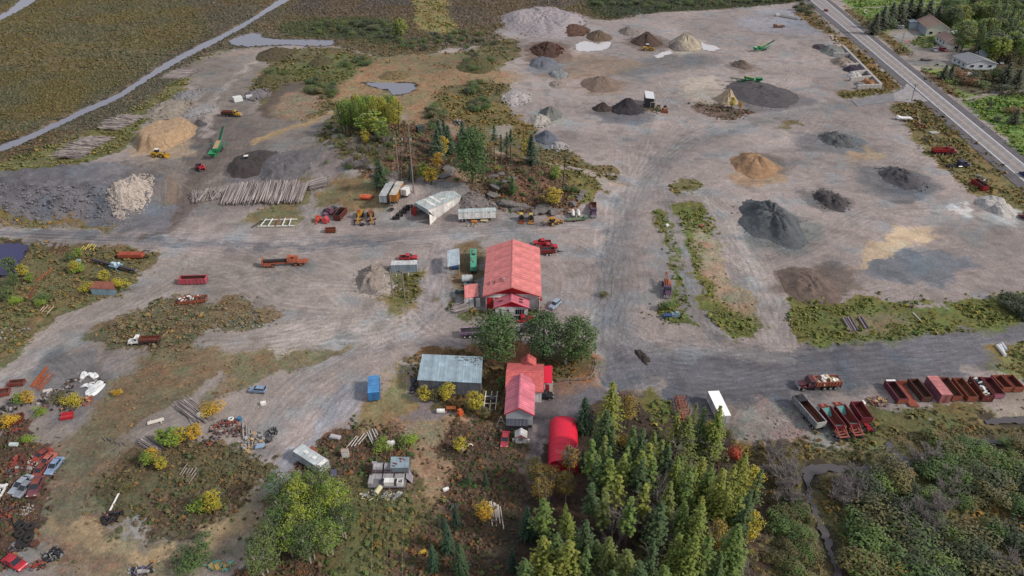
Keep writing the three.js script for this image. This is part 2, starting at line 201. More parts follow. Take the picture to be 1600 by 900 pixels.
// ---------- ground cover plan: [class, colour, plants 0-4, outline] painted in this order ----------
// plants: 0 none, 1 sparse weeds, 2 grass, 3 marsh shrubs and reeds, 4 dry bracken
const GREY = [154, 145, 143], DARKG = [128, 128, 134], TAN = [168, 144, 114];
const PLAN = [
  ['marsh', [106, 94, 74], 3, [[-500, -120], [1290, -120], [1257, 0], [1200, 8], [1130, 14], [1060, 18], [1000, 22], [955, 33], [925, 28], [890, 18], [850, 22], [800, 38], [770, 70], [700, 76], [640, 95], [560, 80], [520, 72], [460, 68], [400, 75], [370, 76], [330, 84], [303, 97], [295, 130], [262, 160], [235, 188], [215, 205], [185, 235], [150, 248], [105, 262], [60, 278], [25, 305], [-30, 335], [-500, 360]]],
  ['marsh', [108, 98, 68], 3, [[-500, 20], [60, 0], [200, -20], [330, 40], [250, 92], [180, 140], [80, 185], [-40, 240], [-500, 330]]],
  ['marsh', [80, 84, 56], 3, [[450, 36], [520, 26], [600, 32], [628, 50], [610, 70], [540, 62], [470, 58], [440, 50]]],
  ['marsh', [104, 90, 80], 3, [[460, 5], [560, -10], [660, -5], [640, 22], [560, 26], [480, 26]]],
  ['marsh', [108, 94, 82], 3, [[690, 6], [800, -10], [900, 0], [880, 16], [800, 30], [740, 46], [700, 40]]],
  ['marsh', [70, 76, 54], 3, [[930, -20], [1100, -30], [1262, -20], [1258, 0], [1200, 8], [1060, 18], [1000, 22], [955, 30], [925, 20]]],
  ['grass', [134, 126, 80], 2, [[645, -20], [690, -20], [700, 20], [715, 48], [690, 52], [655, 44], [648, 15]]],
  ['grass', [108, 108, 66], 2, [[372, 76], [345, 84], [300, 108], [270, 130], [240, 150], [200, 178], [150, 200], [80, 228], [-30, 268], [-60, 340], [25, 306], [60, 280], [105, 262], [150, 248], [185, 235], [215, 205], [235, 188], [262, 160], [295, 132], [303, 97], [330, 86]]],
  ['bare_ground', [158, 142, 130], 0, [[318, 95], [345, 84], [400, 76], [398, 98], [370, 112], [330, 130], [318, 120]]],
  // north middle: scrub, ponds, tan dirt
  ['grass', [104, 98, 66], 2, [[405, 102], [440, 80], [520, 74], [600, 90], [690, 84], [760, 72], [800, 58], [812, 86], [780, 108], [796, 135], [788, 165], [826, 195], [850, 218], [880, 232], [910, 250], [965, 268], [965, 286], [900, 275], [850, 262], [760, 240], [700, 225], [640, 175], [600, 152], [520, 172], [480, 196], [430, 190], [402, 165], [388, 128]]],
  ['bare_ground', [142, 120, 92], 1, [[524, 140], [560, 108], [600, 98], [660, 97], [700, 108], [735, 102], [790, 113], [804, 128], [745, 130], [690, 138], [682, 150], [692, 176], [742, 210], [772, 236], [735, 234], [690, 217], [640, 192], [615, 168], [570, 155], [520, 160]]],
  ['bare_ground', [126, 112, 84], 1, [[600, 90], [700, 84], [760, 92], [745, 104], [690, 100], [620, 97]]],
  ['bare_ground', [98, 86, 78], 0, [[398, 190], [422, 152], [448, 132], [478, 130], [488, 150], [478, 190], [440, 196]]],
  ['bare_ground', [140, 124, 104], 1, [[432, 160], [470, 140], [500, 142], [500, 165], [470, 190], [440, 190]]],
  ['grass', [98, 102, 60], 2, [[415, 112], [470, 98], [520, 84], [572, 92], [560, 108], [520, 135], [490, 150], [480, 128], [440, 122]]],
  ['grass', [116, 106, 64], 2, [[690, 150], [740, 150], [790, 168], [830, 200], [850, 222], [800, 222], [760, 212], [720, 192]]],
  ['bare_ground', [150, 142, 132], 0, [[764, 200], [780, 194], [798, 196], [798, 210], [785, 218], [766, 214]]],
  // the rocky hill
  ['bracken', [104, 84, 68], 4, [[492, 206], [540, 178], [620, 188], [690, 213], [760, 236], [850, 263], [920, 284], [942, 304], [925, 322], [905, 327], [880, 337], [800, 334], [780, 330], [720, 312], [690, 302], [640, 302], [600, 300], [570, 292], [545, 272], [512, 242]]],
  ['grass', [96, 92, 58], 2, [[492, 206], [540, 178], [600, 190], [620, 230], [610, 262], [575, 282], [545, 268], [512, 240]]],
  ['grass', [108, 104, 60], 2, [[800, 240], [850, 262], [920, 285], [942, 304], [925, 320], [905, 325], [890, 300], [850, 280], [790, 262]]],
  ['bare_ground', [170, 140, 116], 0, [[700, 298], [725, 284], [745, 300], [720, 312]]],
  ['grass', [130, 116, 84], 1, [[490, 300], [560, 290], [600, 302], [600, 330], [560, 335], [520, 322], [490, 320]]],
  ['grass', [120, 112, 78], 1, [[455, 260], [480, 256], [490, 300], [480, 330], [490, 345], [420, 350], [380, 345], [420, 320], [470, 300]]],
  // dark fill, mud and quarry ground at the left
  ['bare_ground', [108, 108, 116], 0, [[-60, 310], [30, 282], [70, 265], [140, 256], [190, 258], [250, 262], [290, 280], [300, 320], [230, 362], [190, 358], [120, 350], [40, 346], [-60, 345]]],
  ['bare_ground', [134, 126, 122], 0, [[300, 100], [400, 80], [420, 100], [395, 130], [400, 180], [520, 195], [495, 210], [540, 270], [480, 260], [440, 290], [300, 330], [240, 300], [180, 262], [200, 240], [280, 200], [310, 165]]],
  ['bare_ground', [112, 104, 102], 0, [[290, 190], [330, 180], [400, 195], [420, 230], [400, 255], [340, 268], [300, 330], [270, 362], [230, 372], [270, 330], [295, 280], [285, 240]]],
  ['bare_ground', [124, 124, 132], 0, [[180, 330], [250, 320], [290, 330], [270, 350], [220, 362]]],
  ['bare_ground', [84, 79, 80], 0, [[350, 262], [375, 248], [410, 238], [420, 262], [395, 275], [375, 285]]],
  ['bare_ground', [114, 113, 118], 0, [[395, 262], [440, 248], [480, 250], [482, 270], [450, 285], [395, 290], [360, 285]]],
  ['grass', [116, 106, 66], 2, [[-60, 343], [60, 346], [130, 350], [175, 358], [120, 362], [40, 358], [-60, 356]]],
  // south of the main road
  ['gravel_yard', [150, 142, 138], 0, [[-80, 376], [250, 388], [420, 392], [560, 388], [640, 400], [640, 480], [560, 560], [430, 640], [380, 720], [300, 920], [-80, 920]]],
  ['grass', [106, 99, 68], 2, [[-80, 376], [60, 378], [160, 387], [236, 393], [245, 402], [222, 428], [196, 456], [150, 470], [100, 490], [60, 520], [0, 570], [-80, 600]]],
  ['grass', [112, 102, 78], 2, [[186, 482], [260, 466], [330, 472], [380, 462], [420, 482], [425, 500], [380, 512], [330, 510], [300, 535], [250, 552], [190, 540], [150, 520]]],
  ['grass', [124, 112, 86], 1, [[250, 540], [330, 548], [400, 545], [460, 552], [420, 575], [330, 590], [250, 640], [180, 690], [130, 700], [150, 640], [200, 580]]],
  ['grass', [120, 112, 86], 1, [[395, 550], [470, 545], [540, 545], [520, 560], [440, 580], [380, 605], [330, 630], [350, 590]]],
  ['bare_ground', [122, 112, 92], 1, [[100, 690], [170, 690], [230, 700], [200, 760], [180, 830], [300, 840], [380, 800], [410, 780], [400, 830], [330, 880], [250, 920], [100, 920], [60, 820], [75, 740]]],
  ['bare_ground', [128, 126, 130], 0, [[30, 570], [110, 545], [170, 570], [170, 610], [120, 660], [70, 650], [50, 600]]],
  ['bare_ground', [160, 142, 112], 0, [[55, 800], [100, 815], [150, 835], [230, 850], [320, 835], [380, 800], [412, 762], [418, 778], [380, 830], [320, 862], [230, 872], [120, 860], [55, 830]]],
  ['bracken', [88, 72, 60], 4, [[-80, 660], [0, 650], [50, 685], [80, 720], [65, 770], [58, 810], [40, 850], [-80, 920]]],
  ['grass', [96, 88, 64], 2, [[225, 702], [330, 690], [420, 722], [412, 760], [335, 806], [250, 832], [195, 806], [160, 770], [180, 730]]],
  ['bracken', [88, 76, 60], 4, [[260, 770], [330, 760], [380, 780], [340, 815], [280, 835], [235, 820]]],
  ['bracken', [92, 76, 61], 4, [[452, 708], [500, 690], [540, 672], [560, 655], [600, 640], [660, 650], [720, 670], [790, 668], [828, 680], [826, 760], [815, 800], [800, 930], [380, 930], [410, 830], [430, 780]]],
  ['grass', [98, 96, 62], 2, [[540, 740], [600, 760], [700, 760], [690, 800], [640, 850], [580, 930], [500, 930], [520, 820]]],
  ['grass', [156, 142, 116], 1, [[600, 590], [640, 610], [690, 650], [790, 655], [790, 668], [720, 668], [695, 690], [705, 740], [690, 790], [655, 790], [645, 740], [640, 690], [612, 660], [590, 640]]],
  ['grass', [142, 128, 92], 1, [[560, 640], [600, 600], [620, 560], [640, 600], [630, 660], [600, 680], [565, 670]]],
  ['gravel_yard', [140, 132, 134], 0, [[640, 640], [655, 612], [680, 625], [690, 650], [660, 660], [635, 665]]],
  // round the house and the shed
  ['grass', [104, 88, 58], 2, [[752, 548], [790, 540], [860, 545], [930, 545], [935, 570], [925, 590], [870, 600], [800, 600], [795, 660], [740, 655], [700, 640], [650, 600], [640, 580], [655, 552]]],
  ['bare_ground', [158, 106, 74], 0, [[900, 540], [945, 548], [955, 580], [945, 610], [880, 615], [860, 605], [925, 590], [935, 565]]],
  ['bare_ground', [160, 108, 78], 0, [[745, 545], [770, 535], [840, 540], [850, 562], [800, 566], [758, 560]]],
  ['gravel_road', [116, 108, 112], 0, [[840, 612], [950, 604], [990, 610], [960, 625], [900, 650], [850, 660], [838, 700], [835, 760], [818, 760], [822, 690], [832, 650]]],
  ['grass', [92, 96, 56], 2, [[690, 470], [720, 480], [760, 488], [835, 482], [850, 490], [840, 500], [800, 498], [740, 496]]],
  ['grass', [120, 112, 76], 1, [[600, 420], [655, 425], [658, 470], [640, 492], [610, 490], [600, 460]]],
  ['grass', [98, 94, 52], 2, [[612, 428], [652, 428], [654, 465], [618, 472], [610, 450]]],
  ['grass', [112, 96, 72], 1, [[715, 385], [752, 380], [748, 445], [725, 470], [705, 450], [712, 420]]],
  // wood and swamp
  ['forest_floor', [74, 62, 52], 1, [[880, 670], [940, 625], [985, 608], [1060, 640], [1130, 668], [1180, 700], [1215, 760], [1210, 930], [770, 930], [815, 780], [835, 730]]],
  ['bare_ground', [130, 122, 116], 1, [[985, 612], [1030, 612], [1110, 620], [1180, 640], [1260, 645], [1300, 680], [1240, 700], [1180, 705], [1120, 670], [1050, 650]]],
  ['gravel_yard', [148, 140, 138], 1, [[1140, 640], [1250, 625], [1290, 660], [1310, 690], [1240, 700], [1170, 690], [1150, 670]]],
  ['grass', [104, 108, 58], 2, [[1010, 612], [1030, 612], [1045, 650], [1030, 665], [1015, 640]]],
  ['marsh', [98, 94, 64], 3, [[1180, 708], [1240, 698], [1300, 698], [1380, 692], [1372, 655], [1430, 640], [1500, 640], [1700, 615], [1800, 600], [1900, 1000], [1180, 1000], [1215, 800]]],
  ['marsh', [88, 94, 58], 3, [[1330, 745], [1420, 745], [1520, 690], [1700, 690], [1800, 900], [1400, 930], [1330, 900], [1300, 820]]],
  ['grass', [116, 104, 64], 2, [[1480, 780], [1560, 770], [1640, 800], [1660, 900], [1540, 900], [1500, 850]]],
  ['grass', [98, 98, 60], 2, [[1350, 630], [1400, 640], [1480, 640], [1560, 635], [1700, 610], [1700, 640], [1560, 648], [1520, 662], [1400, 690], [1340, 695], [1310, 690], [1330, 660]]],
  ['gravel_yard', [146, 138, 130], 0, [[1540, 640], [1570, 615], [1640, 600], [1700, 600], [1640, 625], [1570, 645]]],
  // lower right strip between the lower road and the stock yard
  ['grass', [104, 110, 56], 2, [[1232, 470], [1270, 465], [1310, 480], [1350, 465], [1420, 475], [1500, 468], [1560, 465], [1640, 460], [1640, 515], [1500, 520], [1400, 532], [1300, 536], [1252, 532]]],
  ['grass', [130, 120, 92], 1, [[1340, 490], [1400, 488], [1420, 505], [1380, 520], [1330, 515]]],
  ['grass', [112, 110, 66], 2, [[1520, 560], [1560, 545], [1640, 535], [1700, 530], [1700, 590], [1620, 590]]],
  // islands between the gravel drives
  ['grass', [96, 106, 54], 2, [[1028, 328], [1040, 332], [1052, 370], [1064, 420], [1078, 480], [1076, 508], [1030, 500], [1018, 480], [1050, 478], [1058, 460], [1050, 400], [1036, 360]]],
  ['grass', [104, 112, 56], 2, [[1058, 320], [1090, 320], [1112, 345], [1130, 400], [1150, 450], [1180, 480], [1178, 515], [1160, 528], [1120, 510], [1100, 480], [1088, 440], [1075, 390], [1062, 350]]],
  ['bare_ground', [152, 140, 122], 1, [[1085, 345], [1120, 370], [1140, 430], [1180, 470], [1170, 500], [1130, 480], [1112, 450], [1094, 400]]],
  ['grass', [110, 108, 68], 2, [[1050, 288], [1065, 279], [1084, 282], [1086, 298], [1070, 304], [1052, 303]]],
  ['grass', [110, 104, 70], 1, [[1220, 186], [1240, 183], [1242, 196], [1222, 200]]],
  ['grass', [104, 98, 66], 2, [[935, 456], [950, 456], [954, 466], [940, 470]]],
  ['grass', [100, 92, 66], 2, [[1000, 165], [1022, 165], [1032, 168], [1030, 176], [1010, 172]]],
  ['bare_ground', [108, 92, 80], 2, [[1085, 160], [1118, 160], [1150, 172], [1190, 168], [1220, 166], [1180, 178], [1140, 188], [1105, 180]]],
  ['grass', [110, 102, 60], 2, [[1316, 144], [1345, 140], [1380, 139], [1390, 144], [1350, 150], [1325, 156], [1314, 152]]],
  // stock yard stains
  ['gravel_yard', [176, 168, 158], 0, [[1068, 125], [1110, 120], [1132, 140], [1120, 160], [1080, 160], [1066, 145]]],
  ['gravel_yard', [110, 110, 114], 0, [[1240, 215], [1280, 205], [1340, 215], [1345, 232], [1290, 240], [1250, 230]]],
  ['gravel_yard', [112, 114, 118], 0, [[1340, 268], [1400, 262], [1440, 275], [1458, 298], [1420, 314], [1370, 305]]],
  ['gravel_yard', [110, 107, 108], 0, [[1250, 298], [1300, 300], [1328, 314], [1320, 330], [1280, 328], [1255, 314]]],
  ['gravel_yard', [112, 118, 128], 0, [[1345, 412], [1400, 395], [1460, 392], [1515, 405], [1500, 425], [1470, 440], [1420, 442], [1370, 436]]],
  ['gravel_yard', [192, 172, 148], 0, [[1320, 422], [1345, 400], [1378, 370], [1410, 352], [1440, 350], [1470, 360], [1440, 378], [1415, 392], [1385, 400], [1365, 404], [1340, 416]]],
  ['gravel_yard', [200, 198, 198], 0, [[1488, 322], [1510, 320], [1530, 335], [1520, 343], [1495, 338]]],
  ['gravel_yard', [170, 150, 126], 0, [[1320, 235], [1360, 228], [1378, 240], [1360, 252], [1325, 248]]],
  ['gravel_yard', [116, 104, 98], 0, [[1222, 430], [1260, 414], [1320, 412], [1345, 440], [1320, 462], [1280, 475], [1240, 460], [1220, 448]]],
  ['gravel_yard', [120, 112, 108], 0, [[1150, 262], [1148, 250], [1180, 240], [1226, 250], [1228, 272], [1200, 282], [1165, 275]]],
  ['gravel_yard', [110, 112, 120], 0, [[928, 178], [960, 172], [1010, 176], [1020, 185], [980, 195], [945, 190]]],
  ['gravel_yard', [128, 124, 126], 0, [[930, 120], [1000, 95], [1060, 85], [1130, 90], [1100, 105], [1010, 115]]],
  ['gravel_yard', [144, 144, 152], 0, [[1150, 40], [1220, 12], [1262, 22], [1290, 50], [1260, 55], [1200, 50]]],
  ['gravel_yard', [150, 132, 118], 0, [[820, 105], [900, 85], [1000, 100], [960, 118], [880, 125]]],
  // highway verges and what lies beyond
  ['grass', [112, 96, 62], 2, [[1244, 20], [1256, 4], [1275, 22], [1300, 46], [1310, 56], [1294, 52], [1270, 40]]],
  ['grass', [116, 98, 58], 2, [[1305, 58], [1318, 58], [1348, 82], [1380, 110], [1404, 134], [1396, 142], [1380, 139], [1350, 112], [1322, 84]]],
  ['grass', [112, 102, 64], 2, [[1395, 165], [1440, 158], [1470, 178], [1520, 222], [1580, 275], [1640, 330], [1640, 350], [1580, 330], [1520, 300], [1450, 240], [1420, 200]]],
  ['grass', [102, 128, 58], 2, [[1298, -60], [1800, -60], [1900, 300], [1640, 270], [1560, 205], [1500, 155], [1440, 105], [1400, 72], [1340, 22]]],
  ['grass', [104, 92, 58], 2, [[1318, 8], [1335, 18], [1378, 48], [1420, 78], [1430, 92], [1405, 84], [1370, 55], [1330, 25]]],
  ['grass', [110, 92, 64], 2, [[1442, 112], [1465, 118], [1490, 140], [1500, 152], [1488, 150], [1460, 132]]],
  ['gravel_yard', [146, 138, 136], 0, [[1388, 48], [1430, 44], [1448, 60], [1500, 74], [1545, 82], [1500, 100], [1450, 108], [1425, 92], [1420, 75], [1398, 62]]],
  ['grass', [92, 104, 56], 2, [[1426, 64], [1440, 58], [1460, 62], [1462, 74], [1445, 76], [1430, 72]]],
  ['grass', [78, 76, 50], 2, [[1500, 95], [1560, 60], [1700, 60], [1700, 140], [1510, 146]]],
].map(([cls, col, veg, o]) => { const pts = smoothPoly(o, 5); return { cls, col, veg, pts, bb: box2(pts) }; });
// spill round the stockpiles: [left, right, top, bottom, colour]
for (const [a, b, c, d, ...col] of [[980, 1040, 56, 80, 120, 106, 98], [1040, 1102, 60, 86, 176, 168, 154], [905, 980, 124, 150, 146, 130, 118], [920, 1016, 164, 188, 104, 102, 106], [1140, 1262, 140, 178, 116, 112, 116], [1145, 1232, 252, 288, 160, 136, 112], [1158, 1275, 330, 394, 128, 132, 132], [1280, 1352, 214, 240, 116, 118, 122], [1376, 1462, 270, 310, 108, 108, 114], [545, 618, 425, 470, 168, 158, 150], [200, 296, 215, 250, 168, 150, 130], [820, 880, 95, 114, 128, 132, 142], [830, 885, 170, 198, 150, 150, 148], [832, 880, 206, 232, 128, 132, 142], [818, 890, 66, 98, 118, 100, 92], [780, 930, 36, 66, 158, 150, 150], [1140, 1182, 98, 114, 134, 122, 116], [1536, 1596, 320, 348, 184, 180, 178], [300, 330, 190, 203, 116, 110, 108]]) {
  const o = []; for (let k = 0; k < 10; k++) { const t = k * .628, q = .8 + .4 * HT[(k * 97 + a * 13) & 65535]; o.push([(a + b) / 2 + Math.cos(t) * (b - a) / 2 * q, (c + d) / 2 + Math.sin(t) * (d - c) / 2 * q]); }
  const pts = smoothPoly(o, 5); PLAN.push({ cls: 'gravel_yard', col, veg: 0, pts, bb: box2(pts) });
}
// gravel roads: [colour, width in metres, line]
const ROADS = [
  ['gravel_road', [146, 141, 142], 8, [[-200, 362], [0, 364], [120, 369], [250, 377], [400, 381], [520, 379], [640, 370], [760, 354], [860, 347], [940, 345]]],
  ['gravel_road', [122, 121, 126], 3.2, [[-100, 360], [120, 368], [300, 380], [420, 384], [520, 382], [620, 374]]],
  ['gravel_road', [110, 100, 96], 3.5, [[215, 371], [245, 366], [275, 345], [298, 310], [310, 275], [330, 255]]],
  ['gravel_road', [140, 137, 138], 10, [[985, 612], [955, 560], [950, 500], [960, 440], [968, 380], [978, 330], [1000, 290], [1030, 255], [1080, 222], [1150, 198], [1230, 180], [1310, 164], [1400, 152]]],
  ['gravel_road', [126, 125, 129], 6, [[985, 610], [960, 540], [945, 470], [955, 400], [962, 350]]],
  ['gravel_road', [104, 105, 113], 13, [[940, 585], [1020, 568], [1100, 578], [1200, 582], [1320, 566], [1440, 552], [1530, 540]]],
  ['gravel_road', [108, 109, 117], 7, [[1400, 548], [1500, 536], [1600, 520], [1720, 506]]],
  ['gravel_road', [104, 105, 113], 12, [[1040, 598], [1150, 602], [1260, 590], [1400, 575], [1500, 570]]],
  ['gravel_road', [130, 130, 134], 6, [[960, 520], [1010, 545], [1080, 548], [1150, 552], [1240, 560]]],
  ['gravel_road', [148, 144, 145], 4.2, [[1035, 290], [1048, 330], [1060, 370], [1075, 420], [1090, 470], [1105, 520], [1130, 545]]],
  ['gravel_road', [160, 154, 152], 6, [[1080, 300], [1130, 340], [1160, 400], [1190, 450], [1205, 500], [1212, 540]]],
  ['gravel_road', [156, 140, 126], 4, [[980, 292], [930, 282], [870, 265], [800, 246], [740, 222], [690, 196]]],
  ['gravel_road', [165, 142, 108], 4.5, [[390, 225], [430, 208], [480, 192], [530, 174]]],
  ['gravel_road', [150, 144, 142], 3.2, [[545, 215], [505, 240], [488, 265], [490, 300], [480, 335], [470, 362]]],
  ['gravel_road', [158, 150, 146], 4, [[395, 95], [370, 118], [345, 145], [330, 180], [320, 215]]],
  ['gravel_road', [150, 144, 146], 6, [[700, 380], [682, 420], [668, 470], [640, 510], [560, 545]]],
  ['gravel_road', [170, 162, 158], 9, [[640, 505], [560, 520], [480, 525], [420, 540]]],
  ['gravel_road', [156, 149, 146], 5, [[420, 420], [330, 435], [250, 460], [160, 500], [60, 560], [-60, 620]]],
  ['gravel_road', [150, 150, 158], 4, [[420, 770], [440, 735], [480, 690], [520, 655], [560, 600]]],
  ['gravel_road', [158, 152, 150], 6.5, [[1400, 152], [1430, 150]]],
  ['gravel_road', [138, 132, 128], 4, [[1470, 148], [1500, 155], [1560, 145], [1640, 133]]],
  ['gravel_road', [142, 140, 138], 3, [[1295, 14], [1330, 13], [1380, 11], [1480, 3]]],
  ['gravel_road', [128, 126, 128], 5, [[1395, 92], [1440, 98], [1470, 92]]],
].map(([cls, col, w, l]) => ({ cls, col, w, pts: new THREE.CatmullRomCurve3(l.map(([x, y]) => W(x, y)), false, 'centripetal').getPoints(l.length * 6) }));
const ROADBB = ROADS.map(r => box2(r.pts));
function planAt(x, z) {                             // {cls, veg, col} at a point
  const wx = x + (vnoise(x * .35, z * .35) - .5) * 2.4, wz = z + (vnoise(x * .35 + 50, z * .35 + 9) - .5) * 2.4;
  for (let i = ROADS.length - 1; i >= 0; i--) { const b = ROADBB[i], w = ROADS[i].w / 2; if (wx < b[0] - w || wx > b[1] + w || wz < b[2] - w || wz > b[3] + w) continue; if (segDist(wx, wz, ROADS[i].pts) < w) return { cls: ROADS[i].cls, veg: 0, col: ROADS[i].col }; }
  for (let i = PLAN.length - 1; i >= 0; i--) { const p = PLAN[i], b = p.bb; if (wx < b[0] || wx > b[1] || wz < b[2] || wz > b[3]) continue; if (inPoly(wx, wz, p.pts)) return p; }
  return { cls: 'gravel_yard', veg: 0, col: GREY };
}
// ---------- the land: three sheets of squares that share their edges; each class of ground is a mesh ----------
const TRACKS = []; {                                // wheel ruts, swept along the drives and over the yards
  const r = rng(31);
  for (const rd of ROADS) for (let k = 0; k < Math.ceil(rd.w * 2.2); k++) TRACKS.push([rd.pts, (r() - .5) * rd.w * 1.5, r(), r() * 6]);
  const yard = [[[700, 60], [880, 100], [1000, 130], [1040, 200]], [[860, 130], [930, 160], [985, 200], [1000, 280]], [[1200, 60], [1150, 110], [1080, 150], [1040, 200], [1010, 270]], [[1250, 100], [1240, 130], [1180, 170], [1060, 210]], [[1300, 180], [1240, 230], [1130, 280], [1040, 310]], [[1440, 230], [1380, 260], [1280, 280], [1130, 290], [1020, 300]], [[1480, 330], [1380, 340], [1280, 390], [1200, 420], [1150, 390]], [[1560, 400], [1450, 420], [1330, 450], [1230, 470], [1210, 530]], [[1130, 290], [1100, 300], [1160, 390], [1200, 460], [1210, 540]],
    [[850, 400], [880, 430], [870, 480], [920, 520], [960, 560]], [[560, 390], [640, 390], [690, 400], [700, 440], [680, 500], [600, 530]], [[420, 400], [520, 430], [560, 480], [540, 520], [440, 540]], [[300, 400], [380, 420], [440, 460], [560, 470], [660, 500]], [[240, 410], [260, 430], [180, 480], [80, 540]], [[60, 560], [150, 600], [250, 560], [400, 540], [520, 530]], [[560, 560], [480, 610], [430, 680], [380, 740], [300, 830], [150, 850], [80, 810], [110, 720], [200, 650], [330, 600]], [[640, 470], [660, 510], [720, 530], [800, 530], [900, 540]], [[280, 200], [330, 230], [300, 290], [290, 340]], [[380, 190], [340, 230], [310, 300]], [[900, 380], [950, 400], [960, 460], [930, 510], [850, 520]]];
  for (const l of yard) { const pts = new THREE.CatmullRomCurve3(l.map(([x, y]) => W(x, y)), false, 'centripetal').getPoints(30); for (let k = 0; k < 9; k++) TRACKS.push([pts, (r() - .5) * 22, r(), r() * 6]); }
}
function paintTile(x0, x1, z0, z1, n, m) {
  let mxs;          // albedo of a sheet, n x m texels
  const cw = Math.round((x1 - x0) / (mxs = (x1 - x0) / n, Math.max(.55, mxs * 2))), ch = Math.round((z1 - z0) / Math.max(.55, mxs * 2)), cv = document.createElement('canvas'), vc = document.createElement('canvas'); cv.width = vc.width = cw; cv.height = vc.height = ch;
  const c = cv.getContext('2d'), g = vc.getContext('2d'), X = x => (x - x0) / (x1 - x0) * cw, Z = z => (z - z0) / (z1 - z0) * ch, s = cw / (x1 - x0);
  const path = (k, pts, close) => { k.beginPath(); pts.forEach((p, i) => i ? k.lineTo(X(p.x), Z(p.z)) : k.moveTo(X(p.x), Z(p.z))); if (close) k.closePath(); };
  c.fillStyle = `rgb(${GREY})`; c.fillRect(0, 0, cw, ch); g.fillStyle = '#000'; g.fillRect(0, 0, cw, ch);
  for (const p of PLAN) { if (p.veg < 2 && p.cls !== 'forest_floor') { let ax = 0, az = 0; for (const q of p.pts) { ax += q.x / p.pts.length; az += q.z / p.pts.length; } for (const [k, al] of [[1.12, .25], [1.05, .4], [.97, .6], [.88, .85]]) { path(c, p.pts.map(q => ({ x: ax + (q.x - ax) * k, z: az + (q.z - az) * k })), 1); c.fillStyle = `rgba(${p.col},${al})`; c.fill(); } } else { path(c, p.pts, 1); c.fillStyle = `rgb(${p.col})`; c.fill(); } path(g, p.pts, 1); const v = p.veg * 60; g.fillStyle = `rgb(${v},${v},${v})`; g.fill(); }
  c.lineJoin = g.lineJoin = 'round';
  for (const r of ROADS) { path(c, r.pts); c.strokeStyle = `rgba(${r.col},.55)`; c.lineWidth = r.w * 1.25 * s; c.stroke(); path(c, r.pts); c.strokeStyle = `rgb(${r.col})`; c.lineWidth = r.w * .85 * s; c.stroke(); path(g, r.pts); g.strokeStyle = '#000'; g.lineWidth = r.w * s; g.stroke(); }
  const kc = document.createElement('canvas'); kc.width = n; kc.height = m; const kk = kc.getContext('2d'), KX = x => (x - x0) / (x1 - x0) * n, KZ = z => (z - z0) / (z1 - z0) * m, ks = n / (x1 - x0); kk.fillStyle = '#808080'; kk.fillRect(0, 0, n, m); kk.lineJoin = 'round';
  for (const [pts, off, tone, ph] of TRACKS) for (const side of [-1, 1]) {
    kk.beginPath(); pts.forEach((p, i) => { const a = pts[Math.max(0, i - 1)], b = pts[Math.min(pts.length - 1, i + 1)], L = Math.hypot(b.x - a.x, b.z - a.z) + 1e-6, o = off + side * .95 + Math.sin(i * .35 + ph) * 1.6 + Math.sin(i * .13 + ph * 3) * 2, X1 = KX(p.x - (b.z - a.z) / L * o), Z1 = KZ(p.z + (b.x - a.x) / L * o); i ? kk.lineTo(X1, Z1) : kk.moveTo(X1, Z1); });
    kk.strokeStyle = tone < .55 ? `rgba(30,30,30,${.16 + .3 * tone})` : `rgba(235,235,235,${.1 + .3 * (tone - .5)})`; kk.lineWidth = Math.max(1.1, (.35 + tone * .45) * ks); kk.stroke();
  }
  const KD = kk.getImageData(0, 0, n, m).data;
  for (const w of WATERS) { path(c, w.pts, 1); c.fillStyle = w.name === 'puddle' ? 'rgb(132,118,108)' : 'rgb(62,56,48)'; c.fill(); c.strokeStyle = w.name === 'puddle' ? 'rgba(120,110,104,.8)' : 'rgba(64,58,44,.9)'; c.lineWidth = (w.name === 'puddle' ? .8 : 1.6) * s; c.stroke(); path(g, w.pts, 1); g.fillStyle = '#000'; g.fill(); }
  const A = c.getImageData(0, 0, cw, ch).data, V = g.getImageData(0, 0, cw, ch).data, out = new Uint8Array(n * m * 4), mx = (x1 - x0) / n;
  for (let j = 0; j < m; j++) for (let i = 0; i < n; i++) {
    const x = x0 + (i + .5) * mx, z = z0 + (j + .5) / m * (z1 - z0);
    const n1 = vnoise(x * .9, z * .9), n2 = vnoise(x * .9 + 31, z * .9 + 77), n3 = vnoise(x * .22, z * .22), n4 = vnoise(x * .22 + 19, z * .22 + 43), n5 = vnoise(x * 2.3 + 5, z * 2.3), n6 = vnoise(x * 2.3, z * 2.3 + 21);
    const sx = clamp(X(x + (n1 - .5) * 2.2 + (n3 - .5) * 6 + (n5 - .5) * 1.6) - .5, 0, cw - 1.01), sz = clamp(Z(z + (n2 - .5) * 2.2 + (n4 - .5) * 6 + (n6 - .5) * 1.6) - .5, 0, ch - 1.01);
    const xi = sx | 0, zi = sz | 0, fx = sx - xi, fz = sz - zi, a = (zi * cw + xi) * 4, b = a + 4, d = a + cw * 4, e = d + 4, w0 = (1 - fx) * (1 - fz), w1 = fx * (1 - fz), w2 = (1 - fx) * fz, w3 = fx * fz;
    let r = A[a] * w0 + A[b] * w1 + A[d] * w2 + A[e] * w3, gg = A[a + 1] * w0 + A[b + 1] * w1 + A[d + 1] * w2 + A[e + 1] * w3, bb = A[a + 2] * w0 + A[b + 2] * w1 + A[d + 2] * w2 + A[e + 2] * w3;
    const vg = (V[a] * w0 + V[b] * w1 + V[d] * w2 + V[e] * w3) / 240;
    const f = vnoise(x * 2.6, z * 2.6), f2 = HT[(i * 7919 + j * 104729) & 65535], big = vnoise(x * .045, z * .045), mid = vnoise(x * .5 + 7, z * .5);
    const patch = smooth(.52, .8, fbm(x * .11 + 3, z * .11 + 8, 3));      // grey stone against brown fines
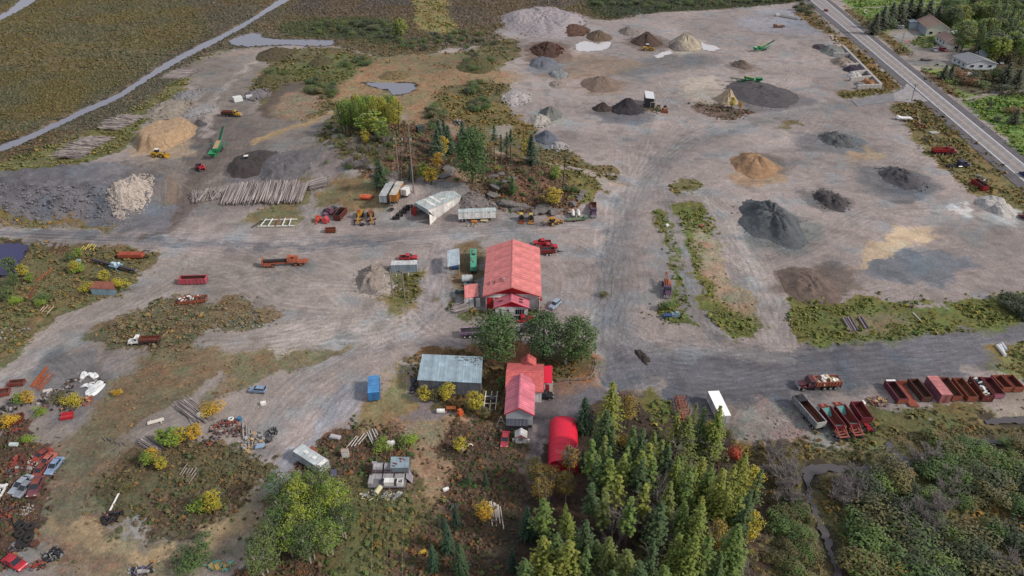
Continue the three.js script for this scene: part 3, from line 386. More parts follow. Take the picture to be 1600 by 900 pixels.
    let k = 1 + (f - .5) * (.14 + .4 * vg) + (f2 - .5) * (.13 + .2 * vg) + (mid - .5) * (.13 + .25 * vg) + (big - .5) * .22;
    if (vg < .2) { r = lerp(r, r * .93, patch); bb = lerp(bb, bb * 1.04, patch); k *= 1 - .10 * smooth(.62, .85, n3); if (f2 > .985) k *= 1.25; }
    else { const hue = (n4 - .5) * .5 + (n1 - .5) * .3; r *= 1 + hue * .35; gg *= 1 - hue * .12; bb *= 1 - hue * .1; }
    const o = (j * n + i) * 4; k *= 1 + (KD[o] - 128) / 128 * .24 * (1 - vg) * (.5 + n1); out[o] = clamp(r * k, 0, 255); out[o + 1] = clamp(gg * k, 0, 255); out[o + 2] = clamp(bb * k, 0, 255); out[o + 3] = 255;
  }
  const t = new THREE.DataTexture(out, n, m); t.colorSpace = THREE.SRGBColorSpace; t.magFilter = THREE.LinearFilter; t.minFilter = THREE.LinearMipmapLinearFilter; t.generateMipmaps = true; t.needsUpdate = true; return t;
}
const TILES = [[-200, 200, -215, -55, 2048, 820, 1.25], [-310, 310, -400, -215, 2048, 640, 1.85], [-500, 500, -720, -400, 2048, 656, 3.2]];
const LANDS = { gravel_yard: 1, gravel_road: 1, grass: 1, marsh: 1, bracken: 1, bare_ground: 1, forest_floor: 1 };
const landGeo = {}; for (const k in LANDS) landGeo[k] = TILES.map(() => []);
const tileMats = TILES.map(([x0, x1, z0, z1, n, m]) => {
  const mt = new THREE.MeshStandardMaterial({ roughness: 1, map: paintTile(x0, x1, z0, z1, n, m), side: THREE.DoubleSide }); mt.color.setRGB(1 / KL, 1 / KL, 1 / KL);
  const bt = B.lumps.clone(); bt.repeat.set((x1 - x0) / 7, (z1 - z0) / 7); bt.needsUpdate = true; mt.bumpMap = bt; mt.bumpScale = .16; return mt;
});
TILES.forEach(([x0, x1, z0, z1, , , st], ti) => {
  const nx = Math.round((x1 - x0) / st), nz = Math.round((z1 - z0) / st), hx = new Float32Array((nx + 1) * (nz + 1));
  const hh = (x, z) => { const p = 0; let d = Hh(x, z) + p; d += (vnoise(x * .18, z * .18) - .5) * .10 + (vnoise(x * .7, z * .7) - .5) * .07; return d; };
  for (let j = 0; j <= nz; j++) for (let i = 0; i <= nx; i++) hx[j * (nx + 1) + i] = hh(x0 + i / nx * (x1 - x0), z0 + j / nz * (z1 - z0));
  const norm = (i, j) => { const h = (a, b) => hx[clamp(b, 0, nz) * (nx + 1) + clamp(a, 0, nx)]; return v3(h(i - 1, j) - h(i + 1, j), 2 * st, h(i, j - 1) - h(i, j + 1)).normalize(); };
  const acc = {}; for (const k in LANDS) acc[k] = { p: [], n: [], u: [] };
  for (let j = 0; j < nz; j++) for (let i = 0; i < nx; i++) {
    const xm = x0 + (i + .5) / nx * (x1 - x0), zm = z0 + (j + .5) / nz * (z1 - z0), cls = planAt(xm, zm).cls, A = acc[cls];
    for (const [a, b] of [[i, j], [i, j + 1], [i + 1, j + 1], [i, j], [i + 1, j + 1], [i + 1, j]]) { const x = x0 + a / nx * (x1 - x0), z = z0 + b / nz * (z1 - z0), q = norm(a, b); A.p.push(x, hx[b * (nx + 1) + a], z); A.n.push(q.x, q.y, q.z); A.u.push(a / nx, b / nz); }
  }
  for (const k in acc) if (acc[k].p.length) {
    const g = new THREE.BufferGeometry(); g.setAttribute('position', new THREE.Float32BufferAttribute(acc[k].p, 3)); g.setAttribute('normal', new THREE.Float32BufferAttribute(acc[k].n, 3)); g.setAttribute('uv', new THREE.Float32BufferAttribute(acc[k].u, 2));
    setting(new THREE.Mesh(g, tileMats[ti]), k);
  }
});
{ // the land beyond, out to the horizon
  const m = M(98, 92, 62, { rough: 1, bump: 'lumps', bs: .3 }), X = 4000, q = (a, b, c, d) => { const g = new THREE.PlaneGeometry(b - a, d - c); g.rotateX(-Math.PI / 2); g.translate((a + b) / 2, -.06, (c + d) / 2); return fin(g); };
  setting(new THREE.Mesh(merged([q(-X, X, -X, -720), q(-X, -500, -720, -400), q(500, X, -720, -400), q(-X, -310, -400, -215), q(310, X, -400, -215), q(-X, -200, -215, -55), q(200, X, -215, -55), q(-X, X, -55, 1500)]), m), 'ground');
}
// water sheets
{
  const wm = new THREE.MeshPhysicalMaterial({ roughness: .07, ior: 1.33 }); wm.color.setRGB(.14, .15, .19); const pm = new THREE.MeshPhysicalMaterial({ roughness: .12, ior: 1.33 }); pm.color.setRGB(.44, .44, .46); const sm = wm.clone(); sm.color.setRGB(.075, .07, .075); const dk = new THREE.MeshPhysicalMaterial({ roughness: .05, ior: 1.33 }); dk.color.setRGB(.01, .01, .075);
  for (const w of WATERS) {
    const s = new THREE.Shape(w.pts.map(p => new THREE.Vector2(p.x + (vnoise(p.x * 1.3, p.z * 1.3) - .5) * (w.name === 'swamp_creek' ? 1 : 2.2), -p.z + (vnoise(p.x * .9 + 4, p.z * .9) - .5) * (w.name === 'swamp_creek' ? 1 : 2.2)))), g = new THREE.ShapeGeometry(s); g.rotateX(-Math.PI / 2); g.translate(0, w.name === 'puddle' ? -.03 : -.3, 0);
    setting(new THREE.Mesh(metreUV(fin(g)), w.name === 'puddle' ? pm : w.name === 'dark_pond' ? dk : w.name === 'swamp_creek' ? sm : wm), w.name);
  }
}
// ---------- the highway ----------
{
  const Lp = [[1266 - 38, -45], [1266, 0], [1331, 56], [1383.5, 100], [1450, 156], [1501, 200], [1600, 283.5], [1690, 360]], Rp = [[1288.5 - 38, -45], [1288.5, 0], [1352, 56], [1406, 100], [1474, 156], [1529, 200], [1600, 258.5], [1720, 360]];
  const L = Lp.map(([x, y]) => W(x, y)), R = Rp.map(([x, y]) => W(x, y)), dirN = L[6].clone().sub(L[1]).normalize(), side = v3(-dirN.z, 0, dirN.x);   // side points to the yard
  if (side.dot(L[3].clone().sub(R[3])) < 0) side.negate();
  // straighten: both edges as straight lines fitted to the ends
  const c0 = L[1].clone().add(R[1]).multiplyScalar(.5), c1 = L[6].clone().add(R[6]).multiplyScalar(.5), d = c1.clone().sub(c0).normalize(), s2 = v3(-d.z, 0, d.x); if (s2.dot(L[3].clone().sub(R[3])) < 0) s2.negate();
  const rows = 60, pts = []; for (let i = 0; i <= rows; i++) { const t = i / rows; pts.push(v3().lerpVectors(c0, c1, -.35 + t * 1.75)); }
  const half = p => { let best = 1e9, w = 4; for (let i = 0; i < L.length; i++) { const dd = p.distanceTo(L[i].clone().add(R[i]).multiplyScalar(.5)); if (dd < best) { best = dd; w = Math.abs(L[i].clone().sub(R[i]).dot(s2)) / 2; } } return w; };
  const hw = pts.map(p => clamp(half(p), 3.6, 6)); for (let k = 0; k < 12; k++) for (let i = 1; i < hw.length - 1; i++) hw[i] = (hw[i - 1] + hw[i] + hw[i + 1]) / 3;
  const ribbon = (a, b, y) => { const f = []; for (let i = 0; i < rows; i++) { const A = a(i), Bq = b(i), A2 = a(i + 1), B2 = b(i + 1); const q = (p, o) => v3(p.x + s2.x * o, y, p.z + s2.z * o); f.push([q(pts[i], A), q(pts[i], Bq), q(pts[i + 1], B2), q(pts[i + 1], A2)]); } const g = faces(f), n = g.attributes.normal; for (let i = 0; i < n.count; i++) n.setXYZ(i, 0, 1, 0); return metreUV(g); };
  const c = (x) => i => x; globalThis.HWY = { pts, s2, d, hw };
  setting(new THREE.Mesh(ribbon(i => -hw[i] - 4.6, i => hw[i] + 5.2, .14), M(112, 111, 119, { rough: 1, map: 'speck', bump: 'speck' })), 'road_shoulder');
  setting(new THREE.Mesh(ribbon(i => -hw[i] - .5, i => hw[i] + .5, .2), M(164, 162, 167, { rough: .95, map: 'speck' })), 'highway');
  const wm = M(238, 238, 240, { rough: .8 });
  for (const sgn of [-1, 1]) setting(new THREE.Mesh(ribbon(i => sgn * hw[i] - .16, i => sgn * hw[i] + .16, .206), wm), 'edge_line');
  setting(new THREE.Mesh(ribbon(c(-.28), c(-.12), .206), M(206, 172, 120)), 'centre_line'); setting(new THREE.Mesh(ribbon(c(.12), c(.28), .206), M(206, 172, 120)), 'centre_line');
  for (const o of [-1.9, 1.9]) setting(new THREE.Mesh(ribbon(c(o - .45), c(o + .45), .204), M(154, 152, 158, { rough: .9, map: 'speck' })), 'wheel_track');
  // paved mouth of the yard road
  const mouth = [[1396, 146], [1412, 139], [1417, 130], [1450, 158], [1425, 160], [1398, 157]].map(([x, y]) => W(x, y, .19)); setting(new THREE.Mesh(metreUV(slab(mouth, .2)), M(176, 174, 178, { rough: .95, map: 'speck' })), 'pavement');
  const mouth2 = [[1330, 156], [1400, 145], [1402, 157], [1340, 166]].map(([x, y]) => W(x, y, .17)); setting(new THREE.Mesh(metreUV(slab(mouth2, .2)), M(146, 146, 152, { rough: .95, map: 'speck' })), 'pavement');
}
// ---------- trees and shrubs ----------
// a heap of small leaf-sized faces; each clump has a tone of its own
class Leaves {
  constructor(seed) { this.r = rng(seed); this.p = []; this.n = []; this.c = []; }
  quad(x, y, z, nx, ny, nz, w, h, tone, tint = 0) {   // a bent leaf spray facing (nx, ny, nz), turned at random about it
    const r = this.r, n = v3(nx, ny, nz).normalize(), a = v3(r() - .5, r() - .5, r() - .5).cross(n).normalize(), b = n.clone().cross(a), q = (i, j, k) => [x + a.x * i * w + b.x * j * h + n.x * k * w, y + a.y * i * w + b.y * j * h + n.y * k * w, z + a.z * i * w + b.z * j * h + n.z * k * w];
    const v = [q(-.5, 0, -.12), q(.1 * r(), -.5, .1), q(.5, .1, -.12), q(0, .5, .1)];
    for (const i of [0, 1, 2, 0, 2, 3]) { this.p.push(...v[i]); this.n.push(n.x, n.y, n.z); this.c.push(clamp(tone * (1 + tint)), clamp(tone), clamp(tone * (1 - tint * .6))); }
  }
  geo() { const g = new THREE.BufferGeometry(); g.setAttribute('position', new THREE.Float32BufferAttribute(this.p, 3)); g.setAttribute('normal', new THREE.Float32BufferAttribute(this.n, 3)); g.setAttribute('color', new THREE.Float32BufferAttribute(this.c, 3)); g.setAttribute('uv', new THREE.Float32BufferAttribute(new Float32Array(this.p.length / 3 * 2), 2)); return g; }
}
const leaf = (r, g, b) => M(r, g, b, { rough: .9, vc: 1, trans: .36 });
const barkM = M(112, 100, 90, { rough: .95, map: 'bark' }), birchM = M(205, 200, 192, { rough: .85, map: 'bark' }), deadM = M(150, 144, 142, { rough: .95 });
// prototypes are built for a height of 1 (crown and trunk scaled by the tree)
function coniferGeo(seed, { h = 15, r = 2.2, bare = .12, levels = 26, per = 7, droop = .25, spray = .62, lean = 0, full = 1 }) {
  const L = new Leaves(seed), q = L.r;
  const trunkTop = h * .98, T0 = [cyl(0, trunkTop / 2 - .4, 0, .16 + h * .006, trunkTop + .8, 'y', 6, .03)];
  for (let i = 0; i < levels; i++) {
    const t = i / (levels - 1), y = h * (bare + (1 - bare) * Math.pow(t, .92)), len = r * (Math.pow(1 - t, .72) * .96 + .05) * (.72 + .5 * q()) * (t < .12 ? .75 + t * 2 : 1);
    const n = Math.max(3, Math.round(per * (1 - t * .45))), tone0 = .72 + .25 * q();
    for (let k = 0; k < n; k++) {
      if (q() > full) continue;
      const a = k / n * 6.283 + i * 2.4 + q() * .8, l = len * (.7 + .45 * q()), dx = Math.cos(a), dz = Math.sin(a), tone = tone0 * (.8 + .4 * q()), ti = (q() - .5) * .3;
      const m = Math.max(2, Math.round(l / spray * 1.35));
      for (let s = 0; s < m; s++) { const u = (s + .6) / m, rr = l * u, yy = y - droop * rr * u + (q() - .5) * .25 + u * .12; L.quad(dx * rr + (q() - .5) * .3, yy, dz * rr + (q() - .5) * .3, dx * .55 + (q() - .5) * .7, 1 + (q() - .3) * .5, dz * .55 + (q() - .5) * .7, spray * (1.25 - .35 * u), spray * (1.1 - .25 * u), tone * (.86 + .28 * u), ti); if (q() < .6) L.quad(dx * rr, yy - .12, dz * rr, dx + (q() - .5), .3, dz + (q() - .5), spray * .9, spray * .8, tone * .9, ti); }
      if (i < levels * .5 && q() < .25) T0.push(bar(v3(0, y, 0), v3(dx * l * .9, y - droop * l * .8, dz * l * .9), .03, 3));
    }
  }
  for (let k = 0; k < 5; k++) L.quad((q() - .5) * .2, h - .15 * k, (q() - .5) * .2, q() - .5, .6, q() - .5, .34, .5, .95);
  return { crown: L.geo(), trunk: merged(T0), h };
}
function broadGeo(seed, { h = 9, r = 2.6, low = .3, clumps = 18, per = 44, size = .42, trunks = 1, tall = 1, spread = 1 }) {
  const L = new Leaves(seed), q = L.r, T0 = [], cy = h * (low + 1) / 2, ry = h * (1 - low) / 2 * tall;
  const cs = [];
  for (let i = 0; i < clumps; i++) {
    const a = i * 2.4 + q(), v = -1 + 2 * (i + .5) / clumps, w = Math.sqrt(1 - v * v), k = .35 + .5 * Math.sqrt(q());
    cs.push([Math.cos(a) * w * r * k * spread, cy + v * ry * .72, Math.sin(a) * w * r * k * spread, r * (.34 + .22 * q()) * (v > .6 ? .8 : 1)]);
  }
  for (const [x, y, z, cr] of cs) {
    const tone = .66 + .34 * q(), ti = (q() - .5) * .2;
    for (let k = 0; k < per; k++) {
      const th = q() * 6.283, u = q() * 2 - 1, s = Math.sqrt(1 - u * u), rr = cr * (.45 + .6 * Math.sqrt(q())), dx = Math.cos(th) * s, dz = Math.sin(th) * s;
      L.quad(x + dx * rr, y + u * rr * .85, z + dz * rr, dx + (q() - .5) * .9, u + .45 + (q() - .5) * .9, dz + (q() - .5) * .9, size * (.7 + .6 * q()), size * (.6 + .5 * q()), tone * (.78 + .4 * q()), ti);
    }
  }
  for (let t = 0; t < trunks; t++) {
    const ox = trunks > 1 ? Math.cos(t * 2.1) * .5 : 0, oz = trunks > 1 ? Math.sin(t * 2.1) * .5 : 0, top = v3(ox * 3, h * .86, oz * 3); T0.push(tube([v3(ox, -.6, oz), v3(ox * 1.4, h * .35, oz * 1.4), top], .07 + h * .009, 6, 6));
    for (let k = 0; k < 5; k++) { const c = cs[(k * 3 + t * 5) % cs.length]; T0.push(bar(v3(ox * 1.4, h * (.3 + .1 * k), oz * 1.4), v3(c[0] * .9, c[1], c[2] * .9), .03 + h * .002, 4)); }
  }
  return { crown: L.geo(), trunk: merged(T0), h };
}
function bareGeo(seed, { h = 9, r = 2.4, stems = 1, twigs = 5 }) {       // leafless: limbs and twigs
  const q = rng(seed), T0 = [];
  const grow = (p, d, l, w, lev) => { const e = p.clone().addScaledVector(d, l); T0.push(bar(p, e, w, lev > 1 ? 3 : 4)); if (lev >= 3) return; const n = lev === 0 ? twigs + 5 : twigs; for (let i = 0; i < n; i++) { const t = lev === 0 ? .3 + .7 * (i + .5) / n : .35 + .65 * q(), s = p.clone().lerp(e, t), a = q() * 6.283, k = d.clone().multiplyScalar(.75).add(v3(Math.cos(a), .15 + q() * .4, Math.sin(a)).multiplyScalar(.72)).normalize(); grow(s, k, l * (lev === 0 ? .36 : .55) * (.7 + .5 * q()), w * .5, lev + 1); } };
  for (let s = 0; s < stems; s++) { const a = s * 2.3 + q(); grow(v3(Math.cos(a) * .15 * (stems - 1), -.4, Math.sin(a) * .15 * (stems - 1)), v3(stems > 1 ? Math.cos(a) * .35 : .05, 1, stems > 1 ? Math.sin(a) * .35 : .03).normalize(), h * (stems > 1 ? .62 : .82), .05 + h * .007, 0); }
  return { trunk: merged(T0), h };
}
function shrubGeo(seed, { h = 2, r = 1.5, n = 260, size = .36 }) {
  const L = new Leaves(seed), q = L.r, T0 = [], cs = []; for (let i = 0; i < 7; i++) cs.push([(q() - .5) * r * 1.2, h * (.35 + .35 * q()), (q() - .5) * r * 1.2, r * (.4 + .25 * q()), .7 + .35 * q(), (q() - .5) * .22]);
  for (let k = 0; k < n; k++) { const c = cs[k % 7], th = q() * 6.283, u = q() * 1.7 - .7, s = Math.sqrt(Math.max(0, 1 - u * u)), rr = c[3] * (.6 + .45 * q()), dx = Math.cos(th) * s, dz = Math.sin(th) * s; L.quad(c[0] + dx * rr, Math.max(.1, c[1] + u * rr * .8), c[2] + dz * rr, dx + (q() - .5), u + .5, dz + (q() - .5), size * (.7 + .6 * q()), size * (.6 + .5 * q()), c[4] * (.8 + .35 * q()), c[5]); }
  for (let k = 0; k < 5; k++) { const c = cs[k]; T0.push(bar(v3(0, -.3, 0), v3(c[0], c[1], c[2]), .035, 4)); }
  return { crown: L.geo(), trunk: merged(T0), h };
}
const PROTO = {
  larch: [0, 1, 2, 3, 4].map(i => coniferGeo(100 + i, { h: 15, r: [2.1, 1.7, 2.7, 1.9, 2.4][i], bare: [.16, .34, .1, .42, .24][i], levels: [40, 30, 44, 26, 36][i], per: [9, 7, 10, 6, 8][i], droop: [.1, .2, .3, .12, .24][i], spray: [.36, .38, .36, .4, .34][i], full: [.9, .7, .95, .62, .8][i] })),
  thinLarch: [0, 1, 2].map(i => coniferGeo(140 + i, { h: 16, r: 1.35, bare: .45 + .06 * i, levels: 20, per: 5, droop: .18, spray: .5, full: .75 })),
  spruce: [0, 1, 2].map(i => coniferGeo(120 + i, { h: 12, r: 2.2, bare: .04, levels: 32, per: 10, droop: .34, spray: .42, full: 1 })),
  pine: [0, 1, 2].map(i => broadGeo(160 + i, { h: 14, r: 4.6, low: .12, clumps: 52, per: 70, size: .46, tall: 1.12 })),
  poplar: [0, 1, 2, 3].map(i => broadGeo(200 + i, { h: 11, r: 2.5, low: .2, clumps: 26, per: 60, size: .34, trunks: 1 + (i % 2) })),
  birch: [0, 1, 2].map(i => broadGeo(220 + i, { h: 10, r: 2.9, low: .28, clumps: 24, per: 56, size: .32, trunks: 2 })),
  aspen: [0, 1].map(i => broadGeo(240 + i, { h: 7, r: 1.3, low: .12, clumps: 16, per: 46, size: .28 })),
  bush: [0, 1, 2, 3].map(i => shrubGeo(260 + i, { h: 2.2, r: 1.7, n: 720, size: .2 })),
  bare: [0, 1, 2].map(i => bareGeo(280 + i, { h: 9, r: 2.4 })),
  bareShrub: [0, 1, 2].map(i => bareGeo(290 + i, { h: 5, stems: 4, twigs: 5 })),
};
const treeCount = {};
function tree(kind, name, label, group, p, h, crownM, { trunkM = barkM, wide = 1, cat } = {}) {
  const list = PROTO[kind], k = treeCount[kind] = (treeCount[kind] || 0) + 1, pr = list[k % list.length], o = new THREE.Group(); o.name = numbered(name);
  o.position.copy(p); const s = h / pr.h; o.scale.set(s * wide, s, s * wide); o.rotation.y = k * 2.39;
  if (pr.crown) { const c = new THREE.Mesh(pr.crown, crownM); c.name = 'crown'; c.castShadow = c.receiveShadow = true; o.add(c); }
  const t = new THREE.Mesh(pr.trunk, trunkM); t.name = kind.startsWith('bareS') || kind === 'bush' ? 'stems' : 'trunk'; t.castShadow = t.receiveShadow = true; o.add(t);
  tag(o, label, cat || (kind === 'bush' || kind === 'bareShrub' ? 'shrub' : 'tree'), group); scene.add(o); return o;
}
// by the top of the tree in the drawing and its height
const byTop = (x, y, h) => { const p = W(x, y, h); p.y = H0(p.x, p.z); return p; };
const lf = o => Object.fromEntries(Object.entries(o).map(([k, v]) => [k, v.map(c => leaf(...c.map(q => Math.min(250, q * 1.13))))]));
const LG = lf({ larch: [[108, 134, 56], [130, 148, 58], [92, 120, 58], [144, 152, 60], [76, 104, 56], [118, 132, 62]], spruce: [[56, 92, 62], [66, 98, 58], [48, 80, 58]], pine: [[78, 116, 54], [72, 108, 56], [84, 118, 54]], yellow: [[196, 184, 44], [178, 174, 50], [206, 182, 44]], lime: [[140, 168, 52], [160, 178, 54], [124, 154, 54]], gold: [[214, 176, 40], [206, 164, 44]], brown: [[168, 144, 56], [156, 136, 56]], green: [[92, 122, 52], [82, 112, 52], [106, 130, 58]], dark: [[62, 80, 52], [66, 84, 50], [72, 86, 54]], red: [[190, 84, 56]], rust: [[150, 108, 72]], dull: [[122, 118, 68], [112, 110, 64]] });
let li = 0; const pick = k => LG[k][li++ % LG[k].length];
// ---------- where the trees stand ----------
{
  const r = rng(9);
  // the wood below the lower road
  const woodTops = [[935, 640], [948, 654], [960, 657], [984, 616], [1004, 675], [1024, 666], [1060, 650], [1076, 653], [1089, 630], [1100, 643], [1123, 649], [1114, 660], [1066, 714], [1058, 722], [1086, 731], [1101, 708], [1112, 728], [1150, 721], [1164, 712], [1179, 728], [1188, 741], [1127, 749], [1138, 764], [1075, 745], [1050, 740],
    [1030, 805], [1095, 800], [1125, 816], [1150, 838], [1021, 850], [1085, 850], [1106, 850], [1062, 838], [1130, 858], [1170, 780], [1180, 800], [1045, 770], [1100, 766], [1160, 765], [1070, 790]];
  woodTops.forEach(([x, y], wi) => { if (wi % 8 === 3) return tree('poplar', 'autumn_tree', 'rounded yellow brown tree among the tamaracks of the wood', 'rounded autumn trees of the wood', byTop(x, y, 10), 10.5, LG[wi % 3 ? 'yellow' : 'brown'][0], { wide: .9 }); const w = y < 680 ? 'along the lower road edge of the wood' : x > 1120 ? 'on the creek side of the wood' : y > 790 ? 'at the bottom edge of the wood' : 'in the heart of the wood'; tree('larch', 'tamarack_tree', 'tall yellow green tamarack ' + w, 'tamaracks ' + w, byTop(x, y, 14), 11 + r() * 6, LG.larch[Math.floor(r() * 6)], { wide: 1.0 + .6 * r() }); });
  const westTops = [[885, 776], [889, 792], [850, 787], [916, 818], [889, 857], [917, 862], [952, 850], [960, 888], [820, 872], [850, 845], [839, 894], [980, 870], [1000, 888], [870, 830], [935, 835], [905, 895], [1040, 885], [860, 880]];
  for (const [x, y] of westTops) tree('larch', 'tamarack_tree', 'broad green tamarack at the near edge of the wood below the red tent', 'tamaracks at the near edge of the wood', byTop(x, y, 13), 10.5 + r() * 4.5, LG.larch[Math.floor(r() * 6)], { wide: 1.25 + .6 * r() });
  for (const [x, y] of [[981, 704], [1003, 709], [935, 721], [968, 749], [1003, 730], [1035, 690], [1020, 725], [975, 720], [952, 700], [1010, 760], [1045, 700], [945, 690], [925, 700], [955, 725], [990, 670], [1015, 700], [925, 760], [945, 775], [985, 790]]) tree('thinLarch', 'thin_tamarack_tree', 'slender half bare tamarack in the middle of the wood', 'slender tamaracks in the middle of the wood', byTop(x, y, 15), 15 + r() * 2, pick('larch'), { wide: 1.5 });
  tree('larch', 'tamarack_tree', 'big yellow green tamarack at the corner of the wood by the lower road', null, byTop(958, 598, 15), 15, LG.larch[3], { wide: 1.6 });
  tree('spruce', 'spruce_tree', 'dark round spruce beside the red tent', null, byTop(915, 622, 10), 10, LG.spruce[0], { wide: 1.35 });
  tree('spruce', 'spruce_tree', 'dark spruce standing in front of the orange trees of the wood', null, byTop(990, 690, 9), 9, LG.spruce[2]);
  for (const [x, y] of [[1012, 765], [1030, 760], [995, 735], [1008, 790], [1045, 800], [1060, 690], [980, 790]]) tree('bare', 'bare_tree', 'grey leafless tree among the tamaracks of the wood', 'leafless trees in the wood', byTop(x, y, 10), 10 + r() * 2, null, { trunkM: deadM });
  for (const [x, y] of [[1000, 690], [1015, 700], [1030, 700], [1060, 700], [975, 680], [1005, 745]]) tree('bush', 'orange_shrub', 'small orange brown shrub under the tamaracks of the wood', 'orange shrubs of the wood floor', byTop(x, y + 8, 2), 2.6, pick('brown'));
  for (let i = 0; i < 34; i++) { const x = 850 + r() * 330, y = 690 + r() * 200; tree('bare', 'bare_tree', 'grey leafless tree among the tamaracks of the wood', 'leafless trees in the wood', byTop(x, y, 7), 5 + r() * 5, null, { trunkM: deadM }); }
  for (let i = 0; i < 50; i++) { const x = 860 + r() * 330, y = 670 + r() * 240; tree('bush', 'brush_shrub', 'dull brush under the trees of the wood', 'brush under the trees of the wood', G(x, y), 1.4 + r() * 1.8, pick(r() < .5 ? 'dull' : r() < .5 ? 'green' : 'brown'), { wide: 1.2 }); }
  tree('bush', 'red_shrub', 'bright orange red shrub at the right edge of the wood', null, byTop(1147, 697, 3), 3.4, LG.red[0]);
  // round the red tent
  [[845, 722, 'left of the three brown birches below the red tent'], [862, 728, 'middle of the brown birches below the red tent'], [885, 738, 'brown birch between the red tent and the wood'], [833, 712, 'small green birch beside the narrow dark drive'], [848, 745, 'lowest brown birch below the red tent']].forEach(([x, y, l], i) => tree('birch', 'birch_tree', 'autumn birch, ' + l, null, byTop(x, y, 8.5), 8.5, i === 3 ? LG.dull[0] : LG.brown[i % 2], { trunkM: birchM, wide: .85 }));
  tree('aspen', 'birch_tree', 'narrow golden brown birch in front of the red tent', null, byTop(892, 692, 9), 9, LG.brown[0], { wide: 1.1, trunkM: birchM });
  // three big pines by the house
  [[777, 489, 15, 'leftmost of three big pines, standing alone in front of the red garage', 1.22], [851, 487, 14.5, 'middle of three big pines, beside the red truck', 1.1], [904, 497, 13.5, 'rightmost of three big pines, over the orange leaves by the drive', 1.15]].forEach(([x, y, h, l, w], i) => tree('pine', 'pine_tree', l, null, byTop(x, y, h), h, i ? LG.pine[i] : LG.pine[2], { wide: w }));
  // birch clump near left
  const clump = [[430, 742], [458, 755], [490, 735], [516, 752], [530, 790], [492, 782], [424, 792], [462, 795], [414, 822], [446, 818], [474, 826], [505, 820], [440, 775], [520, 770], [402, 850], [460, 740]];
  clump.forEach(([x, y], i) => tree('birch', 'birch_tree', 'yellow green birch with a white trunk in the clump below the white camper', 'birches of the clump below the white camper', byTop(x, y, 9), 8.5 + r() * 1.5, LG[i % 2 ? 'lime' : 'green'][i % 3], { trunkM: birchM, wide: 1 + .25 * r() }));
  tree('bush', 'round_bush', 'round dark green bush at the bottom edge by the curved track', null, byTop(293, 862, 4), 4.6, LG.green[1], { wide: 1.3 });
  // right of the hill: poplar grove and what stands on the hill
  const grove = [[538, 148], [553, 143], [566, 146], [580, 142], [592, 148], [602, 146], [612, 156], [618, 170], [545, 158], [575, 155], [600, 165], [531, 156], [560, 160], [588, 165]];
  grove.forEach(([x, y], i) => tree('poplar', 'poplar_tree', 'tall lime and yellow poplar in the grove by the small pond', 'poplars of the grove by the small pond', byTop(x, y, 17), 16 + r() * 2, LG[i % 3 === 1 ? 'yellow' : 'lime'][i % 3], { wide: .86 }));
  const hillTrees = [['aspen', 570, 196, 8, 'lime', 'lime aspen on the left slope of the rocky hill', 1.9], ['aspen', 585, 192, 9, 'lime', 'tall lime aspen right below the grove on the rocky hill', 2.0], ['aspen', 596, 208, 8, 'lime', 'lime aspen leaning to the left pole of the line', 1.4], ['aspen', 571, 220, 6, 'yellow', 'small yellow aspen in the scrub left of the poles', 1],
    ['spruce', 593, 268, 8, 'spruce', 'dark spruce at the foot of the hill left of the grey trailer', 1.3], ['spruce', 643, 284, 5, 'spruce', 'small dark spruce behind the orange trailer', 1], ['spruce', 685, 202, 11, 'spruce', 'dark spruce left of the red maple on the hill', 1], ['spruce', 693, 198, 10, 'spruce', 'second dark spruce from the sandy track on the hill', 1], ['spruce', 722, 196, 11, 'spruce', 'tall dark spruce right of the red maple on the hill', .9], ['spruce', 700, 216, 9, 'spruce', 'dark spruce in front of the spruce pair on the hill', 1.1], ['spruce', 683, 228, 10, 'spruce', 'broad dark spruce beside the thin yellow aspen', 1],
    ['aspen', 693, 228, 8, 'yellow', 'thin bright yellow aspen in front of the dark spruces', 1.1], ['aspen', 684, 262, 6, 'gold', 'golden aspen above the open white shed', 1.4], ['aspen', 663, 278, 6, 'lime', 'lime shrubby aspen left of the golden one', 1.5], ['aspen', 674, 282, 6, 'yellow', 'yellow aspen just behind the open white shed', 1.8], ['aspen', 743, 212, 8, 'lime', 'lime aspen above the great pine', 1.6], ['aspen', 716, 212, 6, 'red', 'red maple between the spruces on the hill', 1.5], ['aspen', 762, 238, 6, 'brown', 'brown yellow aspen right of the great pine', 1.4],
    ['pine', 736, 224, 17, 'pine', 'great green pine over the rocks right of the open white shed', .72], ['thinLarch', 772, 212, 11, 'spruce', 'first thin spruce of the row on the hill behind the white trailer', 1], ['thinLarch', 783, 236, 9, 'spruce', 'second thin spruce of the row behind the white trailer', 1.1], ['thinLarch', 792, 232, 9, 'spruce', 'third thin spruce of the row behind the white trailer', 1.2], ['thinLarch', 798, 230, 9, 'spruce', 'last thin spruce of the row behind the white trailer', 1.2], ['spruce', 830, 238, 9, 'spruce', 'spruce beside the yellow birch on the hill', 1], ['aspen', 826, 230, 8, 'yellow', 'yellow birch behind the lone spruce on the hill', 1.2],
    ['spruce', 800, 292, 5.5, 'green', 'small green fir above the skid steers', 1], ['aspen', 866, 297, 6, 'yellow', 'lime yellow bush tree above the backhoe', 2.0], ['aspen', 868, 274, 5, 'lime', 'green shrub tree left of the wooden pole on the hill', 1.4], ['aspen', 624, 24, 15, 'lime', 'tall lime tree alone at the far edge of the marsh', 1.3], ['aspen', 617, 32, 12, 'green', 'darker tree beside the tall lime one at the marsh edge', 1.3]];
